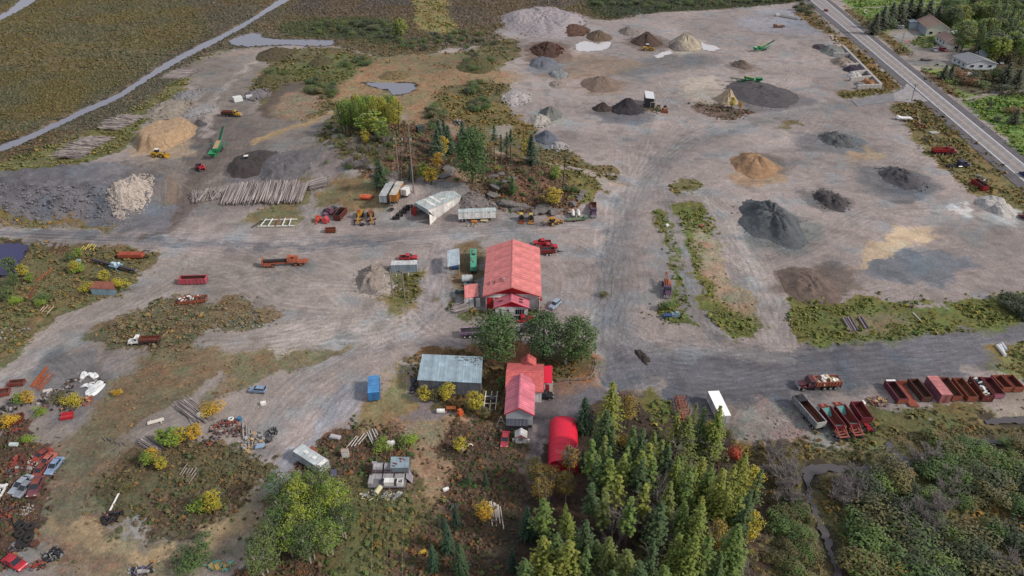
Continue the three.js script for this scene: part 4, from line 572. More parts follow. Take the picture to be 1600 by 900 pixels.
  for (const [k, x, y, h_, c, l, w] of hillTrees) { const h = h_ * (y < 50 ? 1 : 1.3); tree(k, k === 'spruce' ? 'spruce_tree' : k === 'pine' ? 'pine_tree' : k === 'thinLarch' ? 'thin_spruce_tree' : 'aspen_tree', l, null, byTop(x, y, h), h, pick(c), { wide: w * (k === 'spruce' ? 1.7 : k === 'thinLarch' ? 1.5 : k === 'pine' ? 1.25 : 1.2) }); }
  for (let i = 0; i < 16; i++) { const p = G(545 + r() * 60, 215 + r() * 50); tree('bareShrub', 'bare_shrub', 'grey leafless shrub on the left slope of the rocky hill', 'leafless shrubs on the left slope of the rocky hill', p, 3.5 + r() * 2, null, { trunkM: deadM }); }
  for (let i = 0; i < 22; i++) { const p = G(500 + r() * 110, 200 + r() * 75); tree('bush', 'hill_shrub', 'low green shrub on the left slope of the rocky hill', 'low shrubs on the left slope of the rocky hill', p, 1.6 + r() * 1.2, pick(r() < .6 ? 'green' : 'dull')); }
  for (let i = 0; i < 26; i++) { const x = 680 + r() * 250, y = 236 + (x - 680) * .24 + r() * 40; tree('bush', 'hill_shrub', 'low shrub along the sandy track on the hill', 'low shrubs along the sandy track on the hill', G(x, y), 1.4 + r() * 1.2, pick(r() < .4 ? 'green' : r() < .6 ? 'dull' : 'yellow')); }
  // scrub north of the hill
  for (const [cx, cy, rx, ry, n, l, g] of [[742, 100, 26, 12, 12, 'dark green shrub on the mound beside the root heap', 'shrubs on the mound beside the root heap'], [745, 140, 16, 10, 10, 'dark green shrub between the small pond and the white rock heap', 'shrubs between the small pond and the white rock heap'], [752, 168, 18, 10, 14, 'dark green shrub in the thicket above the grey puddle patch', 'shrubs of the thicket above the grey patch'], [560, 100, 26, 8, 14, 'green shrub on the bank left of the small pond', 'shrubs on the bank left of the small pond'], [430, 120, 18, 10, 8, 'green shrub on the mound by the broken concrete', 'shrubs on the mound by the broken concrete'], [505, 140, 25, 20, 18, 'green shrub in the scrub west of the poplar grove', 'shrubs of the scrub west of the poplar grove'], [680, 185, 14, 22, 16, 'dark shrub beside the sandy track and the pale poles', 'shrubs beside the sandy track'], [640, 70, 60, 10, 16, 'green shrub at the foot of the tall lime tree', 'shrubs at the marsh edge by the tall lime tree'], [545, 45, 75, 12, 40, 'green shrub in the thicket at the marsh edge', 'shrubs of the thicket at the marsh edge'], [720, 64, 60, 14, 24, 'yellow green shrub where the pale track leaves the marsh', 'shrubs where the pale track leaves the marsh'], [1030, 6, 110, 8, 60, 'dark shrub along the far edge of the stock yard', 'shrubs along the far edge of the stock yard'], [1200, 2, 60, 6, 20, 'dark shrub at the far corner of the stock yard', 'shrubs at the far corner of the stock yard'], [820, 30, 30, 14, 8, 'shrub on the pale mound beside the root heap', 'shrubs on the pale mound']])
    for (let i = 0; i < n; i++) { const a = r() * 6.283, q = Math.sqrt(r()); tree('bush', 'green_shrub', l, g, G(cx + Math.cos(a) * rx * q, cy + Math.sin(a) * ry * q), 2 + r() * 2.2, pick(r() < .55 ? 'green' : r() < .5 ? 'dark' : 'dull'), { wide: 1.2 }); }
  [[1243, 12], [1250, 16], [1258, 14], [1262, 20], [1252, 6], [1266, 10]].forEach(([x, y]) => tree('bush', 'dark_shrub', 'dark shrub beside the highway at the far corner of the yard', 'dark shrubs beside the highway at the far corner of the yard', G(x, y + 4), 4.5, pick('dark'), { wide: 1.2 }));
  tree('aspen', 'yellow_shrub', 'yellow shrub beside the big dark gravel heap', null, G(1143, 170), 6.5, LG.yellow[0], { wide: 1.6 }); tree('aspen', 'orange_shrub', 'orange shrub right of the yellow one by the dark gravel heap', null, G(1156, 171), 4.5, LG.gold[1], { wide: 1.6 });
  // left edge
  for (const [x, y, h, c, l] of [[8, 400, 7, 'green', 'green willow at the near corner of the dark pond'], [30, 412, 5, 'yellow', 'yellow willow right of the dark pond corner'], [15, 425, 5.5, 'green', 'broad green willow at the left edge under the dark pond'], [42, 425, 4, 'lime', 'small lime willow beside the rusty pipes'], [4, 445, 6, 'green', 'dark green willow at the left edge beside the track'], [14, 462, 3, 'lime', 'lime bush at the left edge beside the track'], [118, 386, 4.5, 'lime', 'lime bush over the rusty beams'], [104, 393, 4, 'green', 'green bush left of the yellow beams'], [112, 406, 5, 'yellow', 'yellow bush right of the pond below the beams'], [118, 412, 3.5, 'lime', 'small yellow green bush beside the green barrel'], [158, 421, 5, 'yellow', 'bright yellow bush behind the pale blue shed'], [180, 436, 3.5, 'yellow', 'yellow bush at the right end of the pale blue shed'], [135, 440, 3.5, 'yellow', 'yellow bush at the left end of the pale blue shed'], [68, 458, 3, 'green', 'green bush above the short planks'], [60, 466, 2.5, 'lime', 'lime bush left of the short planks'],
    [38, 610, 4.5, 'gold', 'bright yellow bush beside the rusty bins at the left'], [24, 614, 4, 'lime', 'lime bush left of the bright yellow one'], [112, 616, 3.2, 'yellow', 'mustard bush in the scrap below the white plastic'], [88, 615, 2.4, 'dull', 'dull bush in the scrap left of the mustard one'], [3, 650, 3, 'gold', 'golden bush at the left edge above the wrecks'], [60, 638, 2.2, 'lime', 'lime tuft right of the rusty bin at the left'], [38, 682, 2.2, 'lime', 'green tuft above the grey barrel'], [325, 630, 3.5, 'gold', 'gold bush at the top of the pole pile'], [262, 670, 6, 'lime', 'lime bush at the foot of the pole pile'], [278, 668, 5, 'yellow', 'yellow bush in the middle of the pole pile foot'], [298, 662, 5.5, 'gold', 'orange gold bush right of the pole pile foot'], [248, 672, 5, 'lime', 'large lime bush left of the pole pile foot'], [225, 706, 4.5, 'lime', 'lime bush beside the dark stack of boards'], [232, 700, 4, 'gold', 'orange topped bush beside the dark stack of boards'], [247, 714, 4, 'yellow', 'yellow bush right of the orange topped one'], [326, 768, 6, 'yellow', 'lone bright yellow bush beside the curved track'], [198, 754, 2, 'dull', 'yellow tuft at the end of the white pole'], [180, 608, 1.8, 'gold', 'small yellow tuft left of the curved track'], [312, 780, 3, 'lime', 'lime shrub left of the lone bright yellow bush'],
    [662, 604, 5, 'yellow', 'first yellow tree from the left before the grey metal shed'], [677, 608, 4, 'dull', 'thin dull tree between the yellow ones before the shed'], [697, 598, 6, 'yellow', 'tallest yellow tree before the grey metal shed'], [742, 612, 6.5, 'yellow', 'broad yellow tree at the right end of the grey metal shed'], [757, 636, 4, 'dull', 'small dull tree right of the broad yellow one'], [718, 684, 4.5, 'yellow', 'narrow yellow tree in the dry field behind the house'], [596, 688, 2.6, 'lime', 'lime tuft beside the white board in the dry field'], [633, 682, 3, 'lime', 'thin lime bush above the scrap trailers'], [756, 785, 5.5, 'gold', 'golden tree beside the peeled logs'], [784, 588, 4, 'green', 'green bush by the left wall of the red house'], [945, 455, 2, 'dull', 'small bush alone in the gravel by the red garage'], [1042, 472, 3, 'green', 'green bush beside the blue boxes']])
    tree(h > 3.9 ? 'aspen' : 'bush', h > 3.9 ? 'small_tree' : 'bush', l, null, byTop(x, y, h * .95), h, LG[c][0], { wide: h > 3.9 ? 1.75 : 1.15 });
  for (const [x, y, h, l] of [[711, 790, 6, 'small spruce beside the dark boards'], [697, 819, 8, 'yellow tipped spruce in the near field'], [717, 850, 8.5, 'broad blue green spruce at the bottom edge'], [692, 806, 3.5, 'smallest spruce in the near field'], [674, 852, 7, 'green spruce beside the yellow scrap'], [731, 738, 3.5, 'young spruce right of the pale track'], [758, 737, 4, 'young spruce near the brush behind the house'], [824, 793, 9, 'dark spruce at the left corner of the wood'], [849, 786, 9, 'second dark spruce at the left corner of the wood'], [800, 858, 6, 'dark low spruce left of the wood']]) tree('spruce', 'spruce_tree', l, null, byTop(x, y, h), h, pick('spruce'), { wide: 1.15 });
  // swamp at the right
  for (let i = 0; i < 118; i++) {
    const x = 1320 + r() * 320, y = 735 + r() * 190; if (x < 1325 + (y - 740) * .1 || inPoly(W(x, y).x, W(x, y).z, PLAN.find(p => p.pts[0].distanceTo(W(1480, 780)) < 1).pts) && r() < .7) continue;
    const w = x < 1400 ? 'close to the right bank of the creek' : x > 1550 ? 'of the swamp at the right edge' : y < 815 ? 'in the upper middle of the swamp' : 'in the lower middle of the swamp'; tree('bush', 'swamp_shrub', 'dark green shrub ' + w, 'shrubs ' + w, G(x, y), 2.2 + r() * 2.6, pick(r() < .42 ? 'green' : r() < .6 ? 'dark' : r() < .75 ? 'dull' : 'brown'), { wide: 1.1 + .5 * r() });
  }
  for (let i = 0; i < 46; i++) { const x = 1440 + r() * 190, y = 695 + r() * 60; tree('bush', 'swamp_shrub', 'green shrub in the upper swamp below the scrap bins', 'shrubs of the upper swamp below the scrap bins', G(x, y), 2 + r() * 2, pick(r() < .7 ? 'green' : 'dull'), { wide: 1.35 }); }
  for (let i = 0; i < 30; i++) { const x = 1205 + r() * 60, y = 790 + r() * 120; tree('bush', 'swamp_shrub', 'dull shrub on the swamp ground left of the creek', 'shrubs left of the creek', G(x, y), 1.6 + r() * 1.5, pick(r() < .5 ? 'dull' : 'green'), { wide: 1.3 }); }
  for (const [x, y] of [[1210, 705], [1225, 715], [1215, 740], [1235, 730], [1200, 725], [1222, 770], [1240, 765], [1205, 690], [1230, 750]]) tree('bareShrub', 'bare_tree', 'grey leafless willow at the right edge of the wood', 'leafless willows between the wood and the creek', G(x, y + 22), 6 + r() * 2, null, { trunkM: deadM });
  for (const [x, y] of [[1312, 750], [1325, 745], [1335, 752], [1300, 760], [1318, 770], [1432, 705], [1480, 740], [1475, 755], [1445, 780], [1425, 800], [1415, 815], [1440, 812], [1470, 790], [1450, 700], [1560, 880], [1575, 890]]) tree('bareShrub', 'bare_tree', 'grey leafless willow in the swamp right of the creek', 'leafless willows right of the creek', G(x, y + 18), 5 + r() * 2, null, { trunkM: deadM });
  for (const [x, y, c] of [[1405, 745, 'rust'], [1445, 815, 'brown'], [1460, 690, 'rust'], [1470, 850, 'rust'], [1530, 790, 'dull']]) tree('bush', 'brown_shrub', 'rust brown shrub in the swamp right of the creek', 'rust brown shrubs in the swamp', G(x, y), 2.6, pick(c), { wide: 1.3 });
  for (let i = 0; i < 9; i++) tree('bush', 'corner_shrub', 'dense dark shrub where the right edge meets the grass strip', 'dense shrubs at the right edge above the lower road', G(1572 + r() * 40, 465 + r() * 32), 3 + r(), pick('dark'), { wide: 1.4 });
  // the houses across the highway
  for (const [x, y, k, c, h, l, w] of [[1372, 22, 'spruce', 'dark', 14, 'dark spruce left of the car park across the highway', 1.4], [1384, 12, 'spruce', 'dark', 15, 'first dark spruce behind the long house', 1.5], [1398, 6, 'spruce', 'dark', 16, 'second dark spruce behind the long house', 1.5], [1412, 2, 'spruce', 'dark', 17, 'third dark spruce behind the long house', 1.5], [1426, 0, 'spruce', 'dark', 17, 'fourth dark spruce behind the long house', 1.5], [1440, 0, 'spruce', 'dark', 17, 'fifth dark spruce behind the long house', 1.5], [1456, 3, 'spruce', 'dark', 17, 'sixth dark spruce behind the long house', 1.5], [1470, 10, 'spruce', 'dark', 16, 'last dark spruce behind the long house', 1.4], [1388, 26, 'bush', 'green', 8, 'round olive tree left of the parked cars', 1.1], [1480, 22, 'aspen', 'yellow', 9, 'yellow tree behind the second house', 1.6],
    [1520, 44, 'poplar', 'brown', 10, 'brown tree behind the second house', 1.8], [1535, 42, 'poplar', 'dull', 10, 'dull autumn tree behind the grey house', 1.8], [1570, 70, 'poplar', 'brown', 10, 'brown tree right of the grey house', 1.8], [1583, 76, 'poplar', 'dull', 9, 'dull tree at the right of the sheds', 1.8], [1480, 102, 'spruce', 'dark', 8, 'dark spruce below the pale pole across the highway', 1.5], [1490, 104, 'spruce', 'dark', 7, 'dark spruce before the grey house', 1.5], [1502, 106, 'bush', 'rust', 5, 'brown shrub before the grey house', 1.2], [1525, 112, 'poplar', 'dark', 7, 'dark purple brown tree below the grey house', 1.5], [1517, 120, 'bush', 'rust', 5, 'dull brown shrub along the fence', 1.2], [1560, 105, 'poplar', 'green', 8, 'green tree right of the lower shed', 1.6], [1580, 100, 'spruce', 'dark', 11, 'dark spruce at the right edge above the side road', 1.6], [1596, 110, 'spruce', 'dark', 10, 'dark spruce at the very right above the side road', 1.6], [1538, 125, 'bush', 'green', 4, 'green shrub by the long fence', 1.2], [1572, 132, 'bush', 'dark', 5, 'dark shrub by the long fence', 1.2], [1592, 172, 'spruce', 'dark', 7, 'dark spruce on the lawn at the right edge', 1.6], [1588, 166, 'bush', 'rust', 4, 'purple shrub on the lawn at the right edge', 1.1], [1562, 180, 'bush', 'dark', 3, 'round dark shrub on the lawn', 1], [1545, 166, 'bush', 'dark', 2, 'small dark shrub on the lawn', 1], [1548, 158, 'bush', 'dark', 2, 'second small dark shrub at the top of the lawn', 1], [1413, 72, 'spruce', 'dark', 4, 'tiny dark spruce by the drive across the highway', 1.2]])
    tree(k, k === 'bush' ? 'garden_shrub' : k === 'spruce' ? 'spruce_tree' : 'autumn_tree', l, null, byTop(x, y, h * .95), h, pick(c), { wide: w * (k === 'spruce' ? 1.7 : 1.3) });
  for (let i = 0; i < 130; i++) { const x = 1478 + r() * 150, y = -20 + r() * 80; if (x < 1505 && y > 22 || y > 40 + (x - 1500) * .3) continue; const sp = r() < .45; tree(sp ? 'larch' : 'poplar', sp ? 'forest_conifer' : 'forest_poplar', (sp ? 'dark conifer' : 'leafy tree') + ' in the mixed forest behind the houses across the highway', (sp ? 'conifers' : 'leafy trees') + ' behind the houses across the highway', byTop(x, y, 15), 14 + r() * 4, pick(r() < .4 ? 'green' : r() < .5 ? 'larch' : r() < .6 ? 'dark' : 'lime'), { wide: 1.6 }); }
}
// ---------- buildings ----------
const roofRed = M(250, 152, 150, { rough: .5, map: 'grime' }), roofPink = M(246, 144, 164, { rough: .5, map: 'grime' }), brightRed = M(228, 24, 64, { rough: .55 }), wallRed = M(214, 44, 50, { rough: .6, map: 'grime' }), wallWhite = M(250, 252, 254, { rough: .7, map: 'grime' }), orangeShingle = M(214, 108, 108, { rough: .9, map: 'shingle' }), greyTin = M(180, 206, 222, { rough: .45, map: 'grime' }), tinWall = M(122, 128, 142, { rough: .55, map: 'grime', bump: 'rib' });
function boardWall(w, h, d, x, y, z) { return bx(x, y, z, w, h, d); }
function window_(parent, x, y, z, w, h, turn, frameM = wallWhite) {     // faces +x of its own when turn is 0
  const f = part(parent, 'window', [bx(0, h / 2 + .05, 0, .14, .1, w + .2), bx(0, -h / 2 - .05, 0, .18, .1, w + .26), bx(0, 0, w / 2 + .05, .14, h, .1), bx(0, 0, -w / 2 - .05, .14, h, .1), bx(0, 0, 0, .1, h, .05)], frameM); f.position.set(x, y, z); f.rotation.y = turn;
  part(f, 'pane', bx(.02, 0, 0, .06, h, w), glass); return f;
}
function door_(parent, x, y, z, w, h, turn, m, name = 'door') { const f = part(parent, name, [bx(0, 0, 0, .12, h, w)], m); f.position.set(x, y + h / 2, z); f.rotation.y = turn; part(f, 'door_frame', [bx(.02, h / 2 + .06, 0, .14, .12, w + .24), bx(.02, 0, w / 2 + .06, .14, h, .12), bx(.02, 0, -w / 2 - .06, .14, h, .12)], wallWhite); return f; }
// gable house: ridge along x, front at +x
function gableAt(r0, r1, hr) { const a = W(...r0, hr), b = W(...r1, hr), d = b.clone().sub(a), p = a.clone().add(b).multiplyScalar(.5); p.y = H0(p.x, p.z); return { p, turn: Math.atan2(-d.z, d.x), len: Math.hypot(d.x, d.z), far: (px, py, h) => { const q = W(px, py, h).sub(a), L = d.clone().setY(0).normalize(); return q.x * -L.z + q.z * L.x; } }; }
function gable(name, label, cat, A, { half, he, hr, over = .5, overEnd = .5, wall = wallWhite, roof, roof2, ribs = 0, front, thick = .18, base = 0, parent, trim = wallRed }) {
  const t = parent || thing(name, label, cat, A.p, A.turn), L = A.len, x0 = -L / 2, x1 = L / 2, wl = half - over, we0 = x0 + overEnd, we1 = x1 - overEnd, rise = (hr - he) / half, hw = he + rise * over - .16;
  part(t, 'wall', [bx((we0 + we1) / 2, hw / 2 + base / 2, -wl + .1, we1 - we0, hw - base, .2), bx((we0 + we1) / 2, hw / 2 + base / 2, wl - .1, we1 - we0, hw - base, .2), bx(we0 + .1, hw / 2 + base / 2, 0, .2, hw - base, 2 * wl - .4), bx(we1 - .1, hw / 2 + base / 2, 0, .2, hw - base, 2 * wl - .4)], wall);
  const tri = x => faces([[v3(x, hw, -wl), v3(x, hw, wl), v3(x, hr - .16, 0)]]);
  part(t, 'gable_end', [slab([v3(we1, hw, -wl), v3(we1, hr - .2, 0), v3(we1, hw, wl)], .18, v3(-1, 0, 0))], front || wall); part(t, 'gable_end', [slab([v3(we0, hw, wl), v3(we0, hr - .2, 0), v3(we0, hw, -wl)], .18, v3(1, 0, 0))], wall);
  for (const s of [-1, 1]) {
    const g = [slab([v3(x0, hr, 0), v3(x1, hr, 0), v3(x1, he, s * half), v3(x0, he, s * half)], thick)];
    if (ribs) for (let x = x0 + ribs / 2; x < x1; x += ribs) g.push(beam(v3(x, hr + .03, s * .05), v3(x, he + .03, s * half), .05, .05));
    part(t, 'roof_slope', g, s < 0 ? roof : roof2 || roof);
  }
  part(t, 'ridge_cap', [slab([v3(x0 - .02, hr + .07, 0), v3(x1 + .02, hr + .07, 0), v3(x1 + .02, hr - .02, .32), v3(x0 - .02, hr - .02, .32)], .05), slab([v3(x0 - .02, hr + .07, 0), v3(x1 + .02, hr + .07, 0), v3(x1 + .02, hr - .02, -.32), v3(x0 - .02, hr - .02, -.32)], .05)], roof);
  part(t, 'fascia', [beam(v3(x1 + .03, hr - .14, 0), v3(x1 + .03, he - .14, half), .05, .22), beam(v3(x1 + .03, hr - .14, 0), v3(x1 + .03, he - .14, -half), .05, .22)], trim);
  return t;
}
{ // the red garage
  const A = gableAt([802.1, 373.8], [800.2, 449.4], 8.2), half = 8.2;
  const t = gable('garage_building', 'large garage with a long red metal gable roof in the middle of the yard', 'garage', A, { half, he: 5.2, hr: 8.2, over: .7, overEnd: 1.2, wall: wallWhite, roof: roofRed, ribs: 1.1, front: wallRed });
  const x1 = A.len / 2 - 1.2;
  for (const z of [6.2, 3.9]) door_(t, x1 + .05, 0, z, 1.9, 4.2, 0, wallRed, 'overhead_door');
  for (let k = 0; k < 4; k++) door_(t, -A.len / 2 + 5 + k * 7, 0, -7.55, 4.2, 4.2, Math.PI / 2, k % 2 ? wallRed : wallWhite, 'overhead_door');
  for (const [x, z] of [[8, 3.1], [8.4, 5.0], [8.2, 6.5]]) part(t, 'roof_vent', [bx(x, 8.2 - z * 3 / 8.2 + .18, z, 1.9, .12, .14, 0, 0)], darkSteel);
  part(t, 'chimney', [cyl(9.2, 7.6, 2.3, .24, 1.3, 'y', 8), cyl(9.2, 8.3, 2.3, .36, .14, 'y', 8)], chrome);
  for (const x of [6, 13.5]) part(t, 'wall_lamp', [bx(x, 4.2, -7.9, .5, .5, .9)], wallRed);
  // porch wing at the front
  const B = gableAt([799.8, 457], [799.4, 471.3], 5.6), w = gable('garage_wing', '', '', B, { half: 4.9, he: 3.5, hr: 5.6, over: .4, overEnd: .5, wall: wallWhite, roof: roofPink, ribs: .8, front: brightRed, parent: (() => { const g = new THREE.Group(); g.name = 'office_wing'; t.add(g); t.updateMatrixWorld(); g.position.copy(t.worldToLocal(B.p.clone())); g.rotation.y = B.turn - A.turn; return g; })() });
  for (const z of [3.0, .95, -1.3, -1.9, -2.5, -3.2]) { const f = part(w, 'window', [bx(B.len / 2 - .45, 1.9, z, .1, 1.5, .42)], glass); }
  part(w, 'door', bx(B.len / 2 - .44, 1.0, -.2, .1, 2, .95), M(190, 192, 196)); for (const [x, z] of [[-.4, -2.6], [.9, -2.6], [.3, 3]]) part(w, 'skylight', bx(x, 5.6 - Math.abs(z) * .43 + .14, z, .5, .1, 1.1, 0, 0, -Math.sign(z) * -.4), darkSteel);
}
{ // small lean-to left of the garage
  const c = [[725.5, 447.5], [747, 445], [747.5, 463], [726, 466]].map(([x, y]) => W(x, y, 3.2)), p = c[0].clone().add(c[2]).multiplyScalar(.5).setY(0), q = c.map(v => v.clone().sub(p));
  q[0].y += .5; q[1].y += .5; const t = thing('lean_to', 'small red roofed lean-to on white posts beside the garage', 'lean-to', p);
  part(t, 'roof', slab(q, .16), roofRed);
  part(t, 'back_wall', slab([v3(q[0].x + .2, 3.3, q[0].z + .3), v3(q[1].x - .2, 3.3, q[1].z + .3), v3(q[1].x - .2, 0, q[1].z + .3), v3(q[0].x + .2, 0, q[0].z + .3)], .12, v3(0, 0, 1)), wallRed);
  for (const f of [.06, .42, .9]) part(t, 'white_pier', bx(lerp(q[3].x, q[2].x, f) + .25, 1.45, q[3].z - .35, 1.25, 2.9, .3), wallWhite);
}
{ // grey metal shed
  const top = [[659.6, 553.2], [754.4, 557.4], [752, 598.5], [651.8, 593.5]], he = 4.3, hb = 5.2, c = top.map(([x, y], i) => W(x, y, i < 2 ? hb : he)), p = c[0].clone().add(c[2]).multiplyScalar(.5).setY(0), q = c.map(v => v.clone().sub(p));
  const t = thing('metal_shed', 'wide grey metal shed with a pale tin roof left of the house', 'shed', p);
  const g = [slab(q, .15)]; for (let k = 1; k < 30; k++) { const f = k / 30, a = v3().lerpVectors(q[0], q[1], f), b = v3().lerpVectors(q[3], q[2], f); a.y += .03; b.y += .03; g.push(beam(a, b, .06, .06)); }
  part(t, 'roof', g, greyTin);
  const inn = q.map(v => v.clone().multiplyScalar(.975).setY(v.y - .16)), wall = (a, b) => slab([a, b, v3(b.x, 0, b.z), v3(a.x, 0, a.z)], .12, v3(0, 0, 0).addScaledVector(a.clone().add(b).setY(0).normalize(), -1));
  for (const [i, j] of [[0, 1], [1, 2], [2, 3], [3, 0]]) part(t, 'wall', wall(inn[i], inn[j]), tinWall);
  const r = rng(4); const s = []; for (let k = 0; k < 46; k++) { const f = .56 + .42 * r(), e = .04 + r() * r() * .4, a = v3().lerpVectors(q[0], q[1], f), b = v3().lerpVectors(q[3], q[2], f), m = a.lerp(b, e); s.push(bx(m.x, m.y + .03, m.z, .3 + r() * .3, .03, .22)); } const lf = part(t, 'fallen_needles', s, M(96, 92, 84)); lf.userData.kind = 'stuff';
}
{ // the red roofed house: long cross roof, gable wing toward the camera, porch
  const A = gableAt([791, 576], [850, 578], 6), half = 5.1;
  const t = gable('red_house', 'low house with orange and pink roofs between the pines and the dark drive', 'house', A, { half, he: 3.6, hr: 5.4, over: .4, overEnd: .4, wall: wallWhite, roof: orangeShingle, ribs: 0 });
  t.updateMatrixWorld();
  const sub = (B, o, nm) => { const g = new THREE.Group(); g.name = nm; t.add(g); g.position.copy(t.worldToLocal(B.p.clone())); g.rotation.y = B.turn - A.turn; gable('', '', '', B, { ...o, parent: g }); return g; };
  const B = gableAt([814.5, 583.5], [811.5, 637.5], 6.1), w = sub(B, { half: 3.35, he: 4.1, hr: 6.1, over: .35, overEnd: .4, wall: M(206, 216, 226, { rough: .7, bump: 'lap' }), roof: roofPink, ribs: .7, front: M(206, 216, 226, { rough: .7, bump: 'lap' }) }, 'gable_wing');
  part(w, 'dark_plinth', bx(B.len / 2 - .3, .35, 0, .3, .7, 5.8), darkSteel);
  const C = gableAt([826, 553], [826, 566], 4.9); sub(C, { half: 1.9, he: 3.6, hr: 4.9, over: .2, overEnd: .2, wall: wallWhite, roof: orangeShingle }, 'rear_dormer');
  const pz = [[850, 572], [863, 571], [862.8, 598.5], [849.6, 598]].map(([x, y], i) => t.worldToLocal(W(x, y, i < 2 ? 4.4 : 3.3))); part(t, 'porch_roof', slab(pz, .14), brightRed);
  for (const k of [2, 3]) part(t, 'porch_post', bx(pz[k].x + (k === 2 ? -.2 : .2), 1.6, pz[k].z - .2, .16, 3.2, .16), wallWhite);
  part(t, 'porch_wall', bx((pz[2].x + pz[3].x) / 2, 1.5, pz[3].z - .9, 2.4, 3, .2), wallWhite); part(t, 'porch_door', bx(pz[3].x + .9, 1.1, pz[3].z - .78, .9, 2.1, .1), wallRed);
  part(t, 'step', bx(pz[2].x - .6, .25, pz[2].z + .5, 1.6, .5, 1.2), M(200, 200, 204));
  // dark lean-to at the wing's foot
  const d = [[791, 650], [826, 650], [824, 666], [790.5, 665]].map(([x, y], i) => W(x, y, i < 2 ? 2.6 : 2.0)), dp = d[0].clone().add(d[2]).multiplyScalar(.5).setY(0), u = thing('dark_lean_to', 'dark blue grey lean-to at the near end of the pink roof', 'lean-to', dp);
  const dq = d.map(v => v.clone().sub(dp)); part(u, 'roof', slab(dq, .14), M(84, 88, 106, { rough: .6, map: 'grime', bump: 'rib' })); for (let k = 1; k < 6; k++) { const a = v3().lerpVectors(dq[0], dq[1], k / 6), b = v3().lerpVectors(dq[3], dq[2], k / 6); part(u, 'roof_batten', beam(a.setY(a.y + .03), b.setY(b.y + .03), .09, .08), M(120, 126, 140)); }
  part(u, 'wall', [bx((dq[2].x + dq[3].x) / 2, .95, dq[3].z - .25, 5.2, 1.9, .14), bx(dq[3].x + .3, 1, -.1, .14, 2, 1.8), bx(dq[2].x - .3, 1, -.1, .14, 2, 1.8)], darkSteel);
}
{ // white playhouse behind the house
  const A = gableAt([814.5, 669], [814, 680], 2.7); const t = gable('garden_shed', 'tiny white shed with a pale gable roof behind the house', 'shed', A, { half: 1.35, he: 1.9, hr: 2.7, over: .12, overEnd: .15, wall: wallWhite, roof: M(226, 230, 232, { map: 'grime' }) });
  part(t, 'arched_window', [cyl(A.len / 2 + .02 - .15, 1.55, 0, .45, .06, 'x', 12), bx(A.len / 2 + .02 - .15, 1.2, 0, .06, .7, .9)], M(150, 156, 160));
  for (const s of [-1, 1]) part(t, 'side_box', bx(.4, .4, s * 1.65, .5, .8, .5), wallWhite);
}
{ // red tent garage
  const a = W(881.5, 655, 3.4), b = W(880, 716, 3.4), d = b.clone().sub(a), p = a.clone().add(b).multiplyScalar(.5).setY(0), L = Math.hypot(d.x, d.z) + 1.5, t = thing('tent_garage', 'bright red arched tent garage at the edge of the wood', 'tent', p, Math.atan2(-d.z, d.x));
  const half = 3.1, arc = []; for (let i = 0; i <= 14; i++) { const q = i / 14 * Math.PI; arc.push([-Math.cos(q) * half, .9 + Math.pow(Math.sin(q), .75) * 2.7]); } arc.unshift([-half, 0]); arc.push([half, 0]);
  const ribsN = 8; for (let k = 0; k < ribsN; k++) { const x0 = -L / 2 + k * L / ribsN, x1 = x0 + L / ribsN, f = []; for (let i = 0; i + 1 < arc.length; i++) { const s = i % 16, m = (x0 + x1) / 2, dip = i > 0 && i < arc.length - 2 ? .05 : 0; f.push([v3(x0, arc[i][1], arc[i][0]), v3(m, arc[i][1] - dip, arc[i][0] * .992), v3(m, arc[i + 1][1] - dip, arc[i + 1][0] * .992), v3(x0, arc[i + 1][1], arc[i + 1][0])], [v3(m, arc[i][1] - dip, arc[i][0] * .992), v3(x1, arc[i][1], arc[i][0]), v3(x1, arc[i + 1][1], arc[i + 1][0]), v3(m, arc[i + 1][1] - dip, arc[i + 1][0] * .992)]); } part(t, 'cover_panel', faces(f), brightRed); }
  const end = x => faces([arc.map(([z, y]) => v3(x, y, z))]); part(t, 'end_panel', end(-L / 2 + .03), brightRed); part(t, 'end_panel', end(L / 2 - .03), brightRed);
  for (let k = 0; k <= ribsN; k++) part(t, 'frame_hoop', tube(arc.map(([z, y]) => v3(-L / 2 + k * L / ribsN, y + .01, z * 1.006)), .045, 24, 4), M(236, 60, 80));
}
